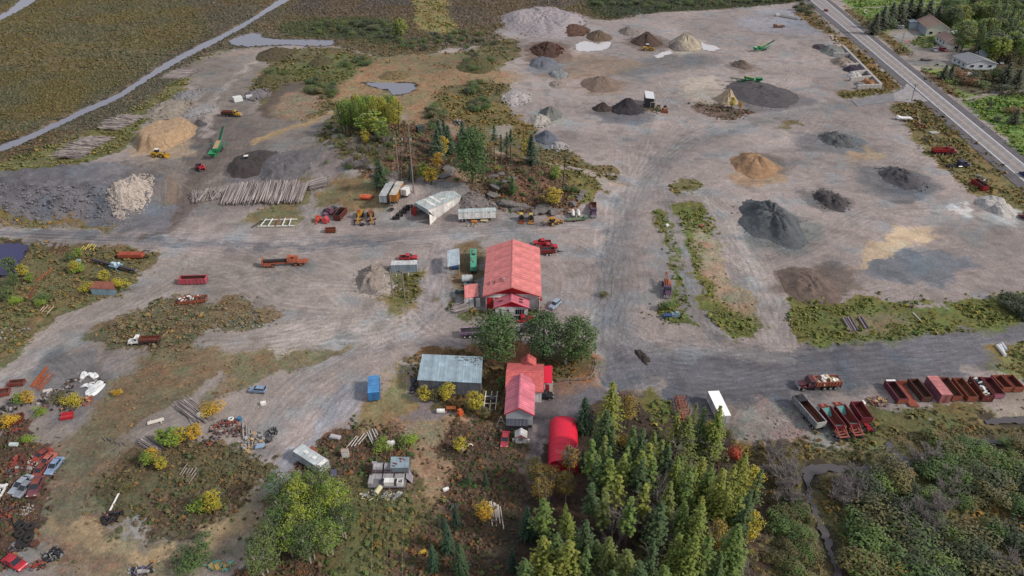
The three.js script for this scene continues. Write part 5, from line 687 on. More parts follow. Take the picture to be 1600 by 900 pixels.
{ // open white shed at the foot of the hill
  const H = 5.6, R1 = W(669, 328, H), R2 = W(721, 306, H + .3), E1 = W(648.2, 316, 5.0), E2 = W(703.5, 294, 5.3), B1 = W(682.5, 342.5, 0), B2 = W(710, 330, 0.6), WB = W(672, 351.5, 0), p = R1.clone().add(E2).multiplyScalar(.5).setY(0), l = v => v.clone().sub(p);
  const t = thing('open_shed', 'big white tin shed with an open front at the foot of the rocky hill', 'shed', p), tin = M(226, 240, 242, { rough: .45, map: 'grime' }), wt = M(268, 268, 266, { rough: .6, map: 'grime' });
  const roof = [E1, E2, R2, R1].map(l), g = [slab(roof, .16)]; for (let k = 1; k < 18; k++) g.push(beam(v3().lerpVectors(roof[0], roof[1], k / 18).add(v3(0, .03, 0)), v3().lerpVectors(roof[3], roof[2], k / 18).add(v3(0, .03, 0)), .06, .06)); part(t, 'roof', g, tin);
  for (const [f0, f1, a, b] of [[.2, .27, .1, .9], [.38, .44, .0, .85], [.5, .62, .55, .7]]) part(t, 'new_roof_sheet', slab([[f0, a], [f1, a], [f1, b], [f0, b]].map(([u, v]) => v3().lerpVectors(v3().lerpVectors(roof[0], roof[1], u), v3().lerpVectors(roof[3], roof[2], u), v).add(v3(0, .1, 0))), .05), wt);
  part(t, 'side_slope', slab([l(R1), l(R2), l(B2), l(B1)].map(v => v.add(v3(0, -.02, 0))), .14), wt); const ss = []; for (let k = 1; k < 22; k++) ss.push(beam(v3().lerpVectors(l(R1), l(R2), k / 22).add(v3(.03, .03, .03)), v3().lerpVectors(l(B1), l(B2), k / 22).add(v3(.03, .03, .03)), .05, .05)); part(t, 'wall_rib', ss, wt).userData.kind = 'stuff';
  const E1l = l(E1), R1l = l(R1); part(t, 'front_header', slab([E1l, R1l, R1l.clone().add(v3(0, -1.7, 0)), E1l.clone().add(v3(0, -1.2, 0))].map(v => v.clone().add(v3(0, -.1, .03))), .12, v3(.6, 0, -.8)), M(196, 214, 220, { rough: .5, map: 'grime' }));
  part(t, 'wing_wall', slab([R1l.clone().add(v3(.3, -1.6, 0)), l(B1).setY(.2), l(WB)], .14, v3(.5, 0, -.85)), wt);
  part(t, 'left_wall', slab([E1l.clone().setY(4.9), l(E2).setY(5.2), l(E2).setY(0), E1l.clone().setY(0)], .14, v3(.4, 0, .9)), tin); part(t, 'back_wall', slab([l(E2).setY(5.2), l(R2).setY(5.6), l(B2), l(E2).setY(0)], .14, v3(-.85, 0, .4)), tin);
  part(t, 'post', [bx(E1l.x + .2, 2.4, E1l.z, .25, 4.8, .25)], steel);
}
{ // tarp shelter and what stands under it
  const c = [[699, 392.3], [717.8, 389.2], [718.4, 412.8], [699.2, 416.8]].map(([x, y]) => W(x, y, 4.2)), p = c[0].clone().add(c[2]).multiplyScalar(.5).setY(0), q = c.map(v => v.clone().sub(p)); q[0].y += .3; q[1].y += .3;
  const t = thing('tin_shelter', 'pale blue tin roof shelter on posts left of the green tank', 'shelter', p); part(t, 'roof', [slab(q, .1)], M(198, 218, 232, { rough: .4, map: 'grime' })); for (let k = 1; k < 7; k++) part(t, 'roof_seam', beam(v3().lerpVectors(q[0], q[1], k / 7).add(v3(0, .03, 0)), v3().lerpVectors(q[3], q[2], k / 7).add(v3(0, .03, 0)), .05, .05), M(206, 224, 236));
  for (const k of q) part(t, 'post', bx(k.x * .9, 2.05, k.z * .93, .14, 4.1, .14), M(190, 180, 165));
  solo('blue_tank', 'dark blue tank under the front of the tin shelter', 'tank', [cyl(0, .9, 0, .9, 2.4, 'x', 14), bx(-.7, .2, 0, .3, .4, 1.4), bx(.7, .2, 0, .3, .4, 1.4)], paint(46, 84, 132), W(711, 420, 0), .2);
}
{ // pump house in the stock yard, pale blue shed at the left, scrap cabin roofs
  const tinBox = (name, label, pts, h, drop, roofM, wallM, lead = .94) => { const c = pts.map(([x, y], i) => W(x, y, i < 2 ? h : h - drop)), p = c[0].clone().add(c[2]).multiplyScalar(.5); p.y = H0(p.x, p.z); const q = c.map(v => v.clone().sub(p.clone().setY(0))), t = thing(name, label, 'shed', p); part(t, 'roof', slab(q, .12), roofM); const n = q.map(v => v3(v.x * lead, v.y - .12, v.z * lead)); for (const [i, j] of [[0, 1], [1, 2], [2, 3], [3, 0]]) part(t, 'wall', slab([n[i], n[j], v3(n[j].x, 0, n[j].z), v3(n[i].x, 0, n[i].z)], .1, n[i].clone().add(n[j]).setY(0).normalize().negate()), wallM); return { t, q }; };
  const a = tinBox('pump_house', 'small pump house with a white tin roof beside the light pole in the stock yard', [[1007, 141.5], [1021, 143.5], [1023, 154.5], [1009, 153]], 5.2, .3, M(224, 230, 236, { rough: .45 }), M(70, 70, 78)); door_(a.t, a.q[2].x * .6, 0, a.q[2].z - .3, 2, 3, -Math.PI / 2, darkSteel);
  const b = tinBox('blue_shed', 'pale blue shed with a rusty brown roof in the weeds at the left', [[146, 439.5], [177, 440], [180, 452], [138.5, 450.5]], 3, .7, rusty(150, 102, 92), M(174, 206, 226, { rough: .7, map: 'grime', bump: 'lap' })); part(b.t, 'window', bx(-1, 1.3, b.q[3].z * .94 + .08, 1.2, .9, .08), glass); part(b.t, 'door', bx(1.5, 1, b.q[3].z * .94 + .08, .9, 1.9, .08), M(150, 186, 212));
  const c = tinBox('scrap_cabin', 'grey blue tin cabin with rust spots behind the scrap trailers', [[611, 713.5], [639.5, 714], [638, 730.5], [610, 731]], 3.2, .2, M(162, 186, 202, { rough: .5, map: 'grime' }), M(128, 146, 158, { map: 'grime' }), .97); const r = rng(8); for (let k = 0; k < 9; k++) part(c.t, 'rust_patch', bx(lerp(c.q[0].x, c.q[1].x, .1 + r() * .8), 3.13, lerp(c.q[0].z, c.q[3].z, .1 + r() * .8), .4, .1, .3), rusty(130, 70, 60));
  const d = tinBox('rusty_cabin', 'small blue cabin with a rusty roof behind the white camper', [[487, 696], [497, 704], [492, 711], [480, 705]], 2.3, .2, rusty(170, 100, 84), M(96, 112, 140, { map: 'grime' })); part(d.t, 'window', bx(.9, 1.2, .9, .7, .7, .08, .6), glass);
  tinBox('white_box_hut', 'white hut with a brown roof board in the dry field', [[532.5, 701], [544.5, 700.5], [544.5, 706], [532.5, 707]], 2.0, .3, M(170, 156, 146), wallWhite, .98);
}
{ // across the highway
  const brownRoof = M(164, 140, 128, { rough: .9, map: 'shingle' }), cream = M(258, 254, 240, { rough: .7, bump: 'lap' }), blueW = M(186, 204, 220, { rough: .7, bump: 'lap' }), slate = M(138, 142, 152, { rough: .9, map: 'shingle' });
  const mk = (name, label, base, h, roofRise, axis, roofM, wallM, endM) => {   // base: far-left, near corner, near-right
    const [a, b, c] = base.map(([x, y]) => W(x, y, 0)), u = b.clone().sub(a), v = c.clone().sub(b), n = v3(-u.z, 0, u.x).normalize(), wv = Math.abs(v.dot(n)), sg = Math.sign(v.dot(n)) || 1, L = u.length(), p = a.clone().add(b).multiplyScalar(.5).addScaledVector(n, sg * wv / 2), half = wv / 2 + .6;
    const A = { p, turn: Math.atan2(-u.z, u.x), len: L + 1.2 }; const t = gable(name, label, 'house', A, { half, he: h, hr: h + roofRise, over: .6, overEnd: .6, wall: wallM, roof: roofM, front: endM, trim: endM }); return { t, L, wv, A };
  };
  const g = mk('long_house', 'long building with a brown gable roof and cream front across the highway', [[1429.5, 43], [1445.5, 56.5], [1472.5, 51.5]], 5.2, 4.2, 0, brownRoof, blueW, cream);
  part(g.t, 'front_cover', bx(g.L / 2 + .06, 2.6, 0, .12, 5.2, g.wv), cream); for (const z of [-.32, -.1, .3]) window_(g.t, g.L / 2 + .16, 2.4, z * g.wv, 2, 1.5, 0); for (const x of [-.3, -.1, .12, .3]) for (const s of [-1, 1]) window_(g.t, x * g.L, 3, s * (g.wv / 2 + .06), 1.6, 1.2, -s * Math.PI / 2); part(g.t, 'porch', bx(g.L / 2 + 1.2, .4, -.3 * g.wv, 2.2, .8, 5), wallWhite);
  const h = mk('brown_house', 'smaller house with a brown roof beside the long building across the highway', [[1460.5, 64], [1476, 74], [1494, 72]], 3.6, 3, 0, brownRoof, M(232, 240, 248, { bump: 'lap' }), cream); for (const z of [-.25, .2]) window_(h.t, h.L / 2 + .08, 2, z * h.wv, 1.8, 1.3, 0); for (const x of [-.3, 0, .3]) for (const s of [-1, 1]) window_(h.t, x * h.L, 2, s * (h.wv / 2 + .03), 1.6, 1.2, -s * Math.PI / 2);
  const hw = W(1489, 77, 0), ext2 = thing('house_porch', 'cream gabled porch at the near corner of the smaller brown house', 'porch', hw, h.A.turn); part(ext2, 'wall', [bx(0, 1.6, 0, 6, 3.2, 6)], cream); part(ext2, 'roof', [slab([v3(-3.4, 4.8, 0), v3(3.4, 4.8, 0), v3(3.4, 3.1, 3.4), v3(-3.4, 3.1, 3.4)], .2), slab([v3(-3.4, 4.8, 0), v3(3.4, 4.8, 0), v3(3.4, 3.1, -3.4), v3(-3.4, 3.1, -3.4)], .2)], brownRoof); part(ext2, 'gable_end', slab([v3(3.05, 3.2, -3), v3(3.05, 4.6, 0), v3(3.05, 3.2, 3)], .1, v3(-1, 0, 0)), cream); window_(ext2, 3.06, 1.8, 0, 1.6, 1.3, 0);
  const k = mk('grey_house', 'grey roofed white house right of the pale pole across the highway', [[1486, 97], [1508, 108.5], [1536, 100]], 3.6, 2.4, 0, slate, M(226, 236, 246, { bump: 'lap' }), M(240, 244, 250, { bump: 'lap' })); for (const z of [-.3, 0, .3]) window_(k.t, k.L / 2 + .08, 2, z * k.wv, 1.9, 1.3, 0); for (const x of [-.3, 0, .3]) for (const s of [-1, 1]) window_(k.t, x * k.L, 2, s * (k.wv / 2 + .03), 1.6, 1.2, -s * Math.PI / 2);
  const s1 = mk('blue_annex', 'flat blue annex at the left end of the long building', [[1417, 42], [1420, 45], [1430, 44]], 4.6, .8, 0, M(150, 172, 190, { map: 'grime' }), blueW, blueW); door_(s1.t, s1.L / 2 + .1, 0, 0, 5, 3.6, 0, M(186, 202, 214), 'overhead_door');
  const s2 = mk('white_roof_shed', 'small shed with a white roof behind the brown house', [[1485, 56], [1490, 60], [1497, 58]], 2.8, 1, 0, M(230, 236, 240), darkSteel, darkSteel);
  const s3 = mk('blue_roof_shed', 'shed with a pale blue roof behind the grey house', [[1524, 89], [1537, 97], [1544, 93]], 2.6, 2, 0, M(196, 212, 228, { map: 'grime' }), M(60, 74, 110), M(60, 74, 110));
}
// ---------- stockpiles, mounds and heaps ----------
// a heap with an angle of repose: rings of points, gullied and lumpy
function heapGeo(seed, a, b, h, { top = .12, gully = .12, lump = .16, flat = 0, ridge = 0, skew = [0, 0] }) {
  const NA = 60, NR = 20, P = [], idx = [], o = seed * 13.7;
  for (let j = 0; j <= NR; j++) for (let i = 0; i < NA; i++) {
    const th = i / NA * 6.2832, t = j / NR, c = Math.cos(th), s = Math.sin(th), edge = 1 + (fbm(c * 1.3 + o, s * 1.3 + o, 3) - .5) * .5 + (fbm(c * 5 + o, s * 5, 2) - .5) * .12;
    const x = c * a * t * edge, z = s * b * t * edge;
    let y = h * (flat ? smooth(1, 1 - (1 - flat) * .95, t) : (1 - Math.max(0, t - top) / (1 - top)) * (t < top ? 1 - .12 * (1 - t / top) : 1));
    y *= 1 + (fbm(c * 4 + o, s * 4 - o, 2) - .5) * gully * 6 * t * (1 - t) * 2; y += (fbm(x * .5 + o, z * .5, 3) - .5) * lump * h * 1.6 * (1 - t * .8) + (vnoise(x * 1.2, z * 1.2 + o) - .5) * (.35 + lump) * .9 * (1 - t * .6); y *= 1 - .3 * smooth(.5, .72, fbm(c * 1.6 + o * 2, s * 1.6 + t * 1.2, 2)) * smooth(.15, .5, t);
    if (ridge) y *= 1 - ridge * Math.pow(Math.abs(x / a), 1.2);
    if (j === NR) y = -.3; P.push(x + skew[0] * y, Math.max(y, -.3), z + skew[1] * y);
  }
  for (let j = 0; j < NR; j++) for (let i = 0; i < NA; i++) { const k = (i + 1) % NA, p = j * NA + i, q = j * NA + k, r = p + NA, s = q + NA; idx.push(p, r, q, q, r, s); }
  const g = new THREE.BufferGeometry(); g.setAttribute('position', new THREE.Float32BufferAttribute(P, 3)); g.setIndex(idx.map((v, i, A) => A[i])); g.computeVertexNormals(); const n = g.attributes.normal; if (n.getY(NA * 4) < 0) { for (let i = 0; i < idx.length; i += 3) [idx[i + 1], idx[i + 2]] = [idx[i + 2], idx[i + 1]]; g.setIndex(idx); g.computeVertexNormals(); }
  return metreUV(g.toNonIndexed());
}
const stone = (r, g, b, o = {}) => M(r, g, b, { rough: 1, map: 'speck', bump: 'lumps', bs: .22, ...o });
let hs = 1;
// outline in drawing units: [left, right, top, bottom] of the foot
function heap(name, label, cat, [xl, xr, yt, yb], h, m, o = {}) {
  const hv = o.flat ? h * .5 : 0, cx = (xl + xr) / 2, gy = G(cx, yb - (yb - yt) * .4).y, L = W(xl, yb - (yb - yt) * .35, gy), R = W(xr, yb - (yb - yt) * .35, gy), near = W(cx, yb, gy), farTop = W(cx, yt, near.y + h * .92);
  const a = L.distanceTo(R) / 2 * 1.02; let b = o.b || Math.abs(near.z - farTop.z) / 1.12; if (!o.b) b = clamp(b, a * .35, a * 1.6);
  const p = v3((L.x + R.x) / 2, 0, near.z - b); p.y = H0(p.x, p.z);
  const hg = heapGeo(hs++, a, b, h, o), hp = hg.attributes.position; if (p.y > .05 || H0(near.x, near.z) > .05) { for (let k = 0; k < hp.count; k++) hp.setY(k, hp.getY(k) + H0(p.x + hp.getX(k), p.z + hp.getZ(k)) - p.y); hg.computeVertexNormals(); } const mesh = new THREE.Mesh(hg, m); mesh.castShadow = mesh.receiveShadow = true;
  const edge = a * b > 40 && !o.group && /gravel|stone|rock|black/.test(name); if (o.group || edge) { const t = thing(name, label, cat, p); mesh.name = 'mound'; t.add(mesh); t.userData.r = [a, b, h]; if (edge) { const r = rng(hs * 31), l = []; for (let k = 0; k < 90; k++) { const th = r() * 6.283, q = .8 + r() * .38, sz = .14 + r() * r() * .4, g = rockGeos[k % 3].clone(); g.rotateY(r() * 6); g.scale(sz, sz, sz); g.translate(Math.cos(th) * q * a, sz * .2, Math.sin(th) * q * b); l.push(g); } part(t, 'toe_stones', l, m).userData.kind = 'stuff'; delete t.userData.r; } return t; }
  mesh.name = numbered(name); mesh.position.copy(p); tag(mesh, label, cat); scene.add(mesh); mesh.userData.r = undefined; delete mesh.userData.r; return mesh;
}
const rockGeos = [0, 1, 2].map(i => { const g = new THREE.IcosahedronGeometry(1, 0), p = g.attributes.position, r = rng(600 + i), mp = new Map(); for (let k = 0; k < p.count; k++) { const key = [p.getX(k), p.getY(k), p.getZ(k)].map(v => v.toFixed(2)).join(); if (!mp.has(key)) mp.set(key, .65 + .6 * r()); const s = mp.get(key); p.setXYZ(k, p.getX(k) * s, p.getY(k) * s * .75, p.getZ(k) * s); } g.computeVertexNormals(); return fin(g); });
function rocksOn(t, n, size, m, seed, name = 'rocks', spread = 1) {   // loose stones over a heap: too many to count
  const [a, b, h] = t.userData.r; const r = rng(seed), l = []; for (let k = 0; k < n; k++) { const th = r() * 6.283, q = Math.sqrt(r()) * spread, s = size * (.5 + r() * r() * 1.2), g = rockGeos[k % 3].clone(); g.rotateY(r() * 6); g.rotateX(r() * 6); g.scale(s, s, s); const X = Math.cos(th) * q * a, Z = Math.sin(th) * q * b; g.translate(X, Math.max(0, h * (1 - q)) * .9 + s * .1 + H0(t.position.x + X, t.position.z + Z) - t.position.y, Z); l.push(g); }
  const o = part(t, name, l, m); o.userData.kind = 'stuff'; return o;
}
function done(t) { delete t.userData.r; return t; }
const sand = stone(196, 168, 136), tanS = stone(176, 142, 110), cream_ = stone(208, 188, 158), black = stone(62, 59, 66), brownS = stone(96, 80, 70), greyS = stone(142, 134, 130), darkG = stone(100, 98, 104), blueG = stone(118, 124, 136), greenG = stone(100, 108, 114), whiteS = stone(210, 208, 206), paleS = stone(182, 172, 160), soil = stone(92, 86, 86), grassy = M(98, 96, 58, { rough: 1, map: 'leaves', bump: 'lumps', bs: .5 }), whiteRock = stone(200, 190, 182), greyRock = stone(150, 150, 154), rockFace = M(138, 134, 134, { rough: 1, map: 'grime', bump: 'lumps', bs: .35 });
heap('sand_pile', 'large tan sand pile behind the yellow loader at the left', 'sand pile', [206, 286, 196, 240], 5.2, sand, { gully: .04, lump: .05, flat: .62 });
heap('soil_pile', 'little dark conical pile left of the green screener', 'soil pile', [303, 325, 187, 198], 2.6, darkG);
heap('gravel_pile', 'wide grey gravel heap behind the long log stack', 'gravel pile', [392, 482, 246, 290], 3.2, stone(116, 114, 120), { flat: .4 });
heap('soil_pile', 'black soil heap under the yellow bulldozer', 'soil pile', [346, 424, 246, 282], 2.2, stone(72, 66, 66), { flat: .5, lump: .3 });
heap('gravel_pile', 'dark brown cone behind the yellow wheel loader in the stock yard', 'gravel pile', [986, 1034, 51, 74], 6, stone(92, 74, 66));
heap('gravel_pile', 'pale cream stone cone beside the far puddle', 'gravel pile', [1046, 1094, 51, 80], 6.5, stone(196, 186, 166), { gully: .2 }); heap('gravel_pile', 'small grey cone in front of the pale cream one', 'gravel pile', [1044, 1072, 63, 80], 4, greyS);
heap('gravel_pile', 'low grey pile at the far edge right of the root heap', 'gravel pile', [966, 996, 39, 56], 3.4, greyS);
heap('gravel_pile', 'flat blue grey pile in front of the root heap', 'gravel pile', [826, 870, 92, 109], 2.4, blueG, { flat: .5 }); heap('gravel_pile', 'flat pale blue pile left of the brown cone', 'gravel pile', [856, 888, 111, 124], 1.6, stone(146, 152, 156), { flat: .5 });
heap('gravel_pile', 'brown grey cone in the middle of the stock yard', 'gravel pile', [910, 973, 120, 145], 4.2, stone(142, 124, 112)); heap('gravel_pile', 'small pale spill below the flat pale blue pile', 'gravel pile', [857, 884, 126, 139], 1.2, stone(160, 150, 144), { flat: .4 });
heap('black_pile', 'big black pile left of the pump house', 'gravel pile', [954, 1007, 154, 180], 5.6, black); heap('soil_pile', 'small dark brown pile touching the big black one', 'soil pile', [926, 956, 160, 176], 3.6, stone(78, 68, 64));
heap('gravel_pile', 'small grey brown cone between the two green machines', 'gravel pile', [1145, 1174, 94, 109], 3.2, stone(124, 110, 102)); heap('sand_pile', 'steep cream sand ridge behind the yellow shrub', 'sand pile', [1117, 1148, 129, 165], 5.4, cream_, { gully: .2 });
heap('gravel_pile', 'broad dark gravel heap right of the yellow shrub', 'gravel pile', [1147, 1252, 136, 168], 2.4, stone(94, 90, 96), { flat: .3, lump: .5 });
heap('gravel_pile', 'grey green pile touching the white stones at the yard edge', 'gravel pile', [842, 877, 162, 188], 3.6, stone(128, 132, 130)); heap('gravel_pile', 'blue grey pile in front of the white stones', 'gravel pile', [838, 870, 198, 226], 3.6, stone(108, 116, 130));
heap('sand_pile', 'tan sand pile inside a ring of berms', 'sand pile', [1150, 1226, 243, 281], 3.4, tanS, { top: .15, flat: .2, lump: .3 });
heap('gravel_pile', 'large dark green grey crushed stone pile in the stock yard', 'gravel pile', [1166, 1264, 314, 386], 4.2, greenG, { gully: .3, flat: .25, lump: .35 });
heap('gravel_pile', 'low dark pile nearest the side road in the stock yard', 'gravel pile', [1288, 1342, 211, 232], 1.9, stone(100, 104, 108), { flat: .4, lump: .7 }); heap('gravel_pile', 'dark peaked pile near the blue tractor unit', 'gravel pile', [1388, 1448, 264, 298], 2.4, stone(88, 88, 96), { lump: .6, flat: .25 }); heap('gravel_pile', 'dark low pile between the tan pile and the peaked one', 'gravel pile', [1282, 1328, 303, 330], 1.6, stone(84, 80, 84), { flat: .45, lump: .9 });
heap('salt_pile', 'white pile near the highway at the right edge', 'gravel pile', [1540, 1590, 313, 342], 2.2, whiteS, { flat: .5 });
heap('rock_pile', 'pale grey stone heap left of the line poles', 'rock pile', [552, 608, 411, 462], 2.5, stone(170, 160, 152), { gully: .25, lump: .4, flat: .3 });
heap('soil_pile', 'churned brown ridge below the stained ground at the right', 'soil pile', [1232, 1322, 436, 478], 1.6, stone(124, 108, 100), { flat: .3, lump: .4 });
{ const t = heap('root_heap', 'dark brown heap of stumps and roots at the yard edge', 'stump heap', [828, 880, 46, 90], 5, stone(88, 64, 56), { group: 1, lump: .4, gully: .3 }); rocksOn(t, 260, .9, stone(98, 68, 58), 71, 'stumps'); done(t); const t2 = heap('root_heap', 'long reddish heap of roots behind the dark stump heap', 'stump heap', [868, 922, 34, 58], 4, stone(104, 76, 64), { group: 1, lump: .4 }); rocksOn(t2, 160, .8, stone(112, 80, 66), 72, 'stumps'); done(t2); }
{ const t = heap('pale_mound', 'long pale grey mound behind the stump heap', 'mound', [782, 922, 18, 60], 5, stone(178, 172, 178), { flat: .55, group: 1, lump: .35 }); rocksOn(t, 200, 1, stone(170, 160, 160), 73); done(t); } heap('earth_mound', 'grassy brown mound right of the stump heap', 'mound', [914, 952, 36, 66], 4.4, stone(116, 98, 82));
heap('earth_mound', 'overgrown mound behind the concrete rubble', 'mound', [400, 458, 70, 98], 4.2, M(96, 86, 62, { rough: 1, map: 'leaves', bump: 'lumps', bs: .5 })); heap('earth_mound', 'second overgrown mound beside the marsh pond', 'mound', [482, 520, 82, 106], 4, M(94, 90, 60, { rough: 1, map: 'leaves', bump: 'lumps', bs: .5 })); heap('earth_mound', 'green mound left of the mud patch', 'mound', [400, 442, 108, 136], 3.6, grassy); heap('earth_mound', 'large green mound left of the root heap', 'mound', [714, 774, 84, 116], 4.5, grassy); heap('earth_mound', 'grassy rim of the small pond', 'mound', [590, 640, 112, 126], 2, M(128, 112, 76, { rough: 1, map: 'leaves' }));
for (const [box, h, rk, n, sz, l, nm] of [[[166, 230, 262, 312], 1.8, whiteRock, 420, .5, 'heap of white broken stones in the dark fill at the left', 'white_stone_heap'], [[272, 312, 138, 160], 1.6, greyRock, 130, .8, 'grey stone heap beside the ditch bank', 'stone_heap'], [[228, 294, 148, 190], 3, stone(160, 152, 142), 170, .9, 'overgrown heap of pale boulders', 'stone_heap'], [[286, 330, 160, 186], 1.2, stone(166, 166, 168), 170, .6, 'flat heap of grey rubble left of the yellow dump truck', 'stone_heap'], [[382, 420, 134, 158], 2, stone(130, 126, 130), 90, .8, 'heap of broken concrete beside the white sheets', 'stone_heap'], [[783, 832, 135, 166], 1.5, stone(198, 194, 194), 230, .7, 'flat heap of white stones at the yard edge', 'white_stone_heap'], [[826, 862, 173, 200], 2.6, stone(200, 196, 190), 150, .7, 'white stones in front of the grey green pile', 'white_stone_heap'], [[862, 888, 220, 238], 1.2, stone(190, 188, 188), 70, .7, 'small heap of pale stones below the blue grey pile', 'white_stone_heap'], [[718, 775, 316, 332], 1.3, stone(140, 134, 134), 170, .7, 'broken grey rock behind the white box trailer', 'rock_heap']]) { const t = heap(nm, l, 'stone heap', box, h, rk, { group: 1, lump: .25, flat: .3 }); rocksOn(t, n, sz, rk, n + 3); done(t); }
{ // the dark fill at the left: boulders along its face
  const r = rng(44), l = []; for (let k = 0; k < 900; k++) { const x = -10 + r() * 215, y = 288 + r() * 66 + (x > 150 ? (x - 150) * .15 : 0), p = G(x, y), s = .16 + r() * r() * .75, g = rockGeos[k % 3].clone(); g.rotateY(r() * 6); g.scale(s, s, s); g.translate(p.x, p.y, p.z); l.push(g); } const o = new THREE.Mesh(merged(l), stone(134, 134, 142)); setting(o, 'fill_boulders', 'stuff');
}
{ // rock ledges of the hill
  const r = rng(52), spots = [[527, 205, 3], [533, 215, 3], [545, 250, 3], [560, 258, 3], [580, 262, 2.5], [600, 272, 3], [612, 272, 2.4], [552, 240, 2], [700, 265, 3], [697, 275, 2.6], [770, 278, 3], [782, 272, 2.2], [800, 280, 2.6], [775, 290, 3], [770, 305, 3], [790, 318, 3.2], [805, 325, 3], [820, 322, 2.5], [850, 326, 3.4], [865, 330, 2.6], [905, 307, 2], [910, 300, 1.8], [520, 225, 2], [895, 318, 2]];
  for (const [x, y, s] of spots) { const p = G(x, y), g = rockGeos[Math.floor(r() * 3)].clone(); const g2 = rockGeos[Math.floor(r() * 3)].clone(); g2.scale(.7, .6, .7); g2.translate(.8, -.1, .5); const m = merged([g, g2]); m.scale(s * 1.2, s * .62, s * .9); m.rotateY(r() * 6); solo('rock_outcrop', 'grey rock outcrop on the hill among the dry bracken', 'rock', metreUV(m), rockFace, p, 0, 'rock outcrops of the hill'); }
}
{ // row of boulders along the sandy track's end
  const r = rng(61); for (let k = 0; k < 34; k++) { const f = k / 33, p = G(887 + f * 80 + r() * 2, 260 + f * 16 + Math.sin(f * 5) * 2.5 + r() * 3), s = .55 + r() * .65, m = metreUV(rockGeos[k % 3].clone()); const o = solo('boulder', 'white boulder in the row along the end of the sandy track', 'boulder', m, whiteRock, p, r() * 6, 'boulders in the row along the sandy track'); o.scale.set(s, s, s); }
}
// ---------- the bunkers of concrete blocks by the highway ----------
{
  const cb = M(206, 204, 204, { rough: .9, map: 'speck' }), t = thing('block_bunker', 'row of concrete block bunkers for stone beside the highway', 'bunker', W(1340, 108, 0)); const o = t.position;
  const run = (a, b, courses, name) => { const A = W(...a), Bq = W(...b), d = Bq.clone().sub(A), L = d.length(), n = Math.max(1, Math.round(L / 2.4)), turn = Math.atan2(-d.z, d.x), geo = metreUV(bx(0, 0, 0, L / n - .05, 1.05, 1.3)); for (let k = 0; k < n; k++) for (let c = 0; c < courses; c++) { const m = new THREE.Mesh(geo, cb); m.name = 'block'; m.castShadow = m.receiveShadow = true; m.position.set(A.x + d.x * (k + .5) / n - o.x, .54 + c * 1.07, A.z + d.z * (k + .5) / n - o.z); m.rotation.y = turn + ((k * 7 + c * 3) % 5 - 2) * .012; t.add(m); } };
  run([1316, 76], [1375.5, 137], 2); run([1325, 88.5], [1301, 88], 2); run([1340, 104], [1320, 106], 2); run([1352, 115], [1328, 118], 2); run([1360, 124], [1327, 127], 2); run([1376, 137.5], [1338, 139], 2);
  for (const [b, h, m, l] of [[[1284, 1326, 73, 89], 3, stone(138, 144, 142), 'grey green stone in the topmost bunker'], [[1304, 1340, 92, 107], 2.6, stone(166, 152, 142), 'brown grey stone in the second bunker from the top'], [[1318, 1352, 103, 116], 2.6, stone(76, 68, 84), 'dark stone in the middle bunker'], [[1322, 1352, 114, 126], 2.4, stone(222, 220, 218), 'white stone in the bunker below the dark one'], [[1346, 1368, 124, 137], 2.4, stone(190, 138, 92), 'orange tan gravel in the lowest bunker'], [[1336, 1356, 127, 138], 1.4, stone(150, 150, 154), 'grey gravel left of the orange tan gravel'], [[1272, 1296, 68, 80], 2, stone(88, 80, 92), 'small dark pile above the bunkers']]) heap('bunker_pile', l, 'gravel pile', b, h, m, { flat: .3 });
  const r = rng(66); for (let k = 0; k < 22; k++) { const p = W(1288 + k * 1.4 + r() * 6, 50 + k * 1.0 + r() * 9), s = .8 + r() * .9; const m = solo('boulder', 'pale boulder in the jumble between the bunkers and the far verge', 'boulder', metreUV(rockGeos[k % 3].clone()), k % 3 ? whiteRock : stone(140, 120, 108), p, r() * 6, 'boulders between the bunkers and the far verge'); m.scale.set(s, s, s); }
}
// ---------- vehicles and plant ----------
const tyreG = {}, rimG = {};
function wheel(t, x, y, z, r, w, rimM = chrome) {
  const k = r + '_' + w; tyreG[k] ||= merged(cyl(0, 0, 0, r, w, 'z', 16)); rimG[k] ||= merged([cyl(0, 0, 0, r * .58, w + .04, 'z', 10), cyl(0, 0, 0, r * .2, w + .1, 'z', 8)]);
  const m = part(t, 'wheel', tyreG[k], rubber); m.position.set(x, y, z); const q = part(m, 'rim', rimG[k], rimM); return m;
}
const axle = (t, x, r, half, w = .3, m) => { for (const s of [-1, 1]) wheel(t, x, r, s * half, r, w, m); };
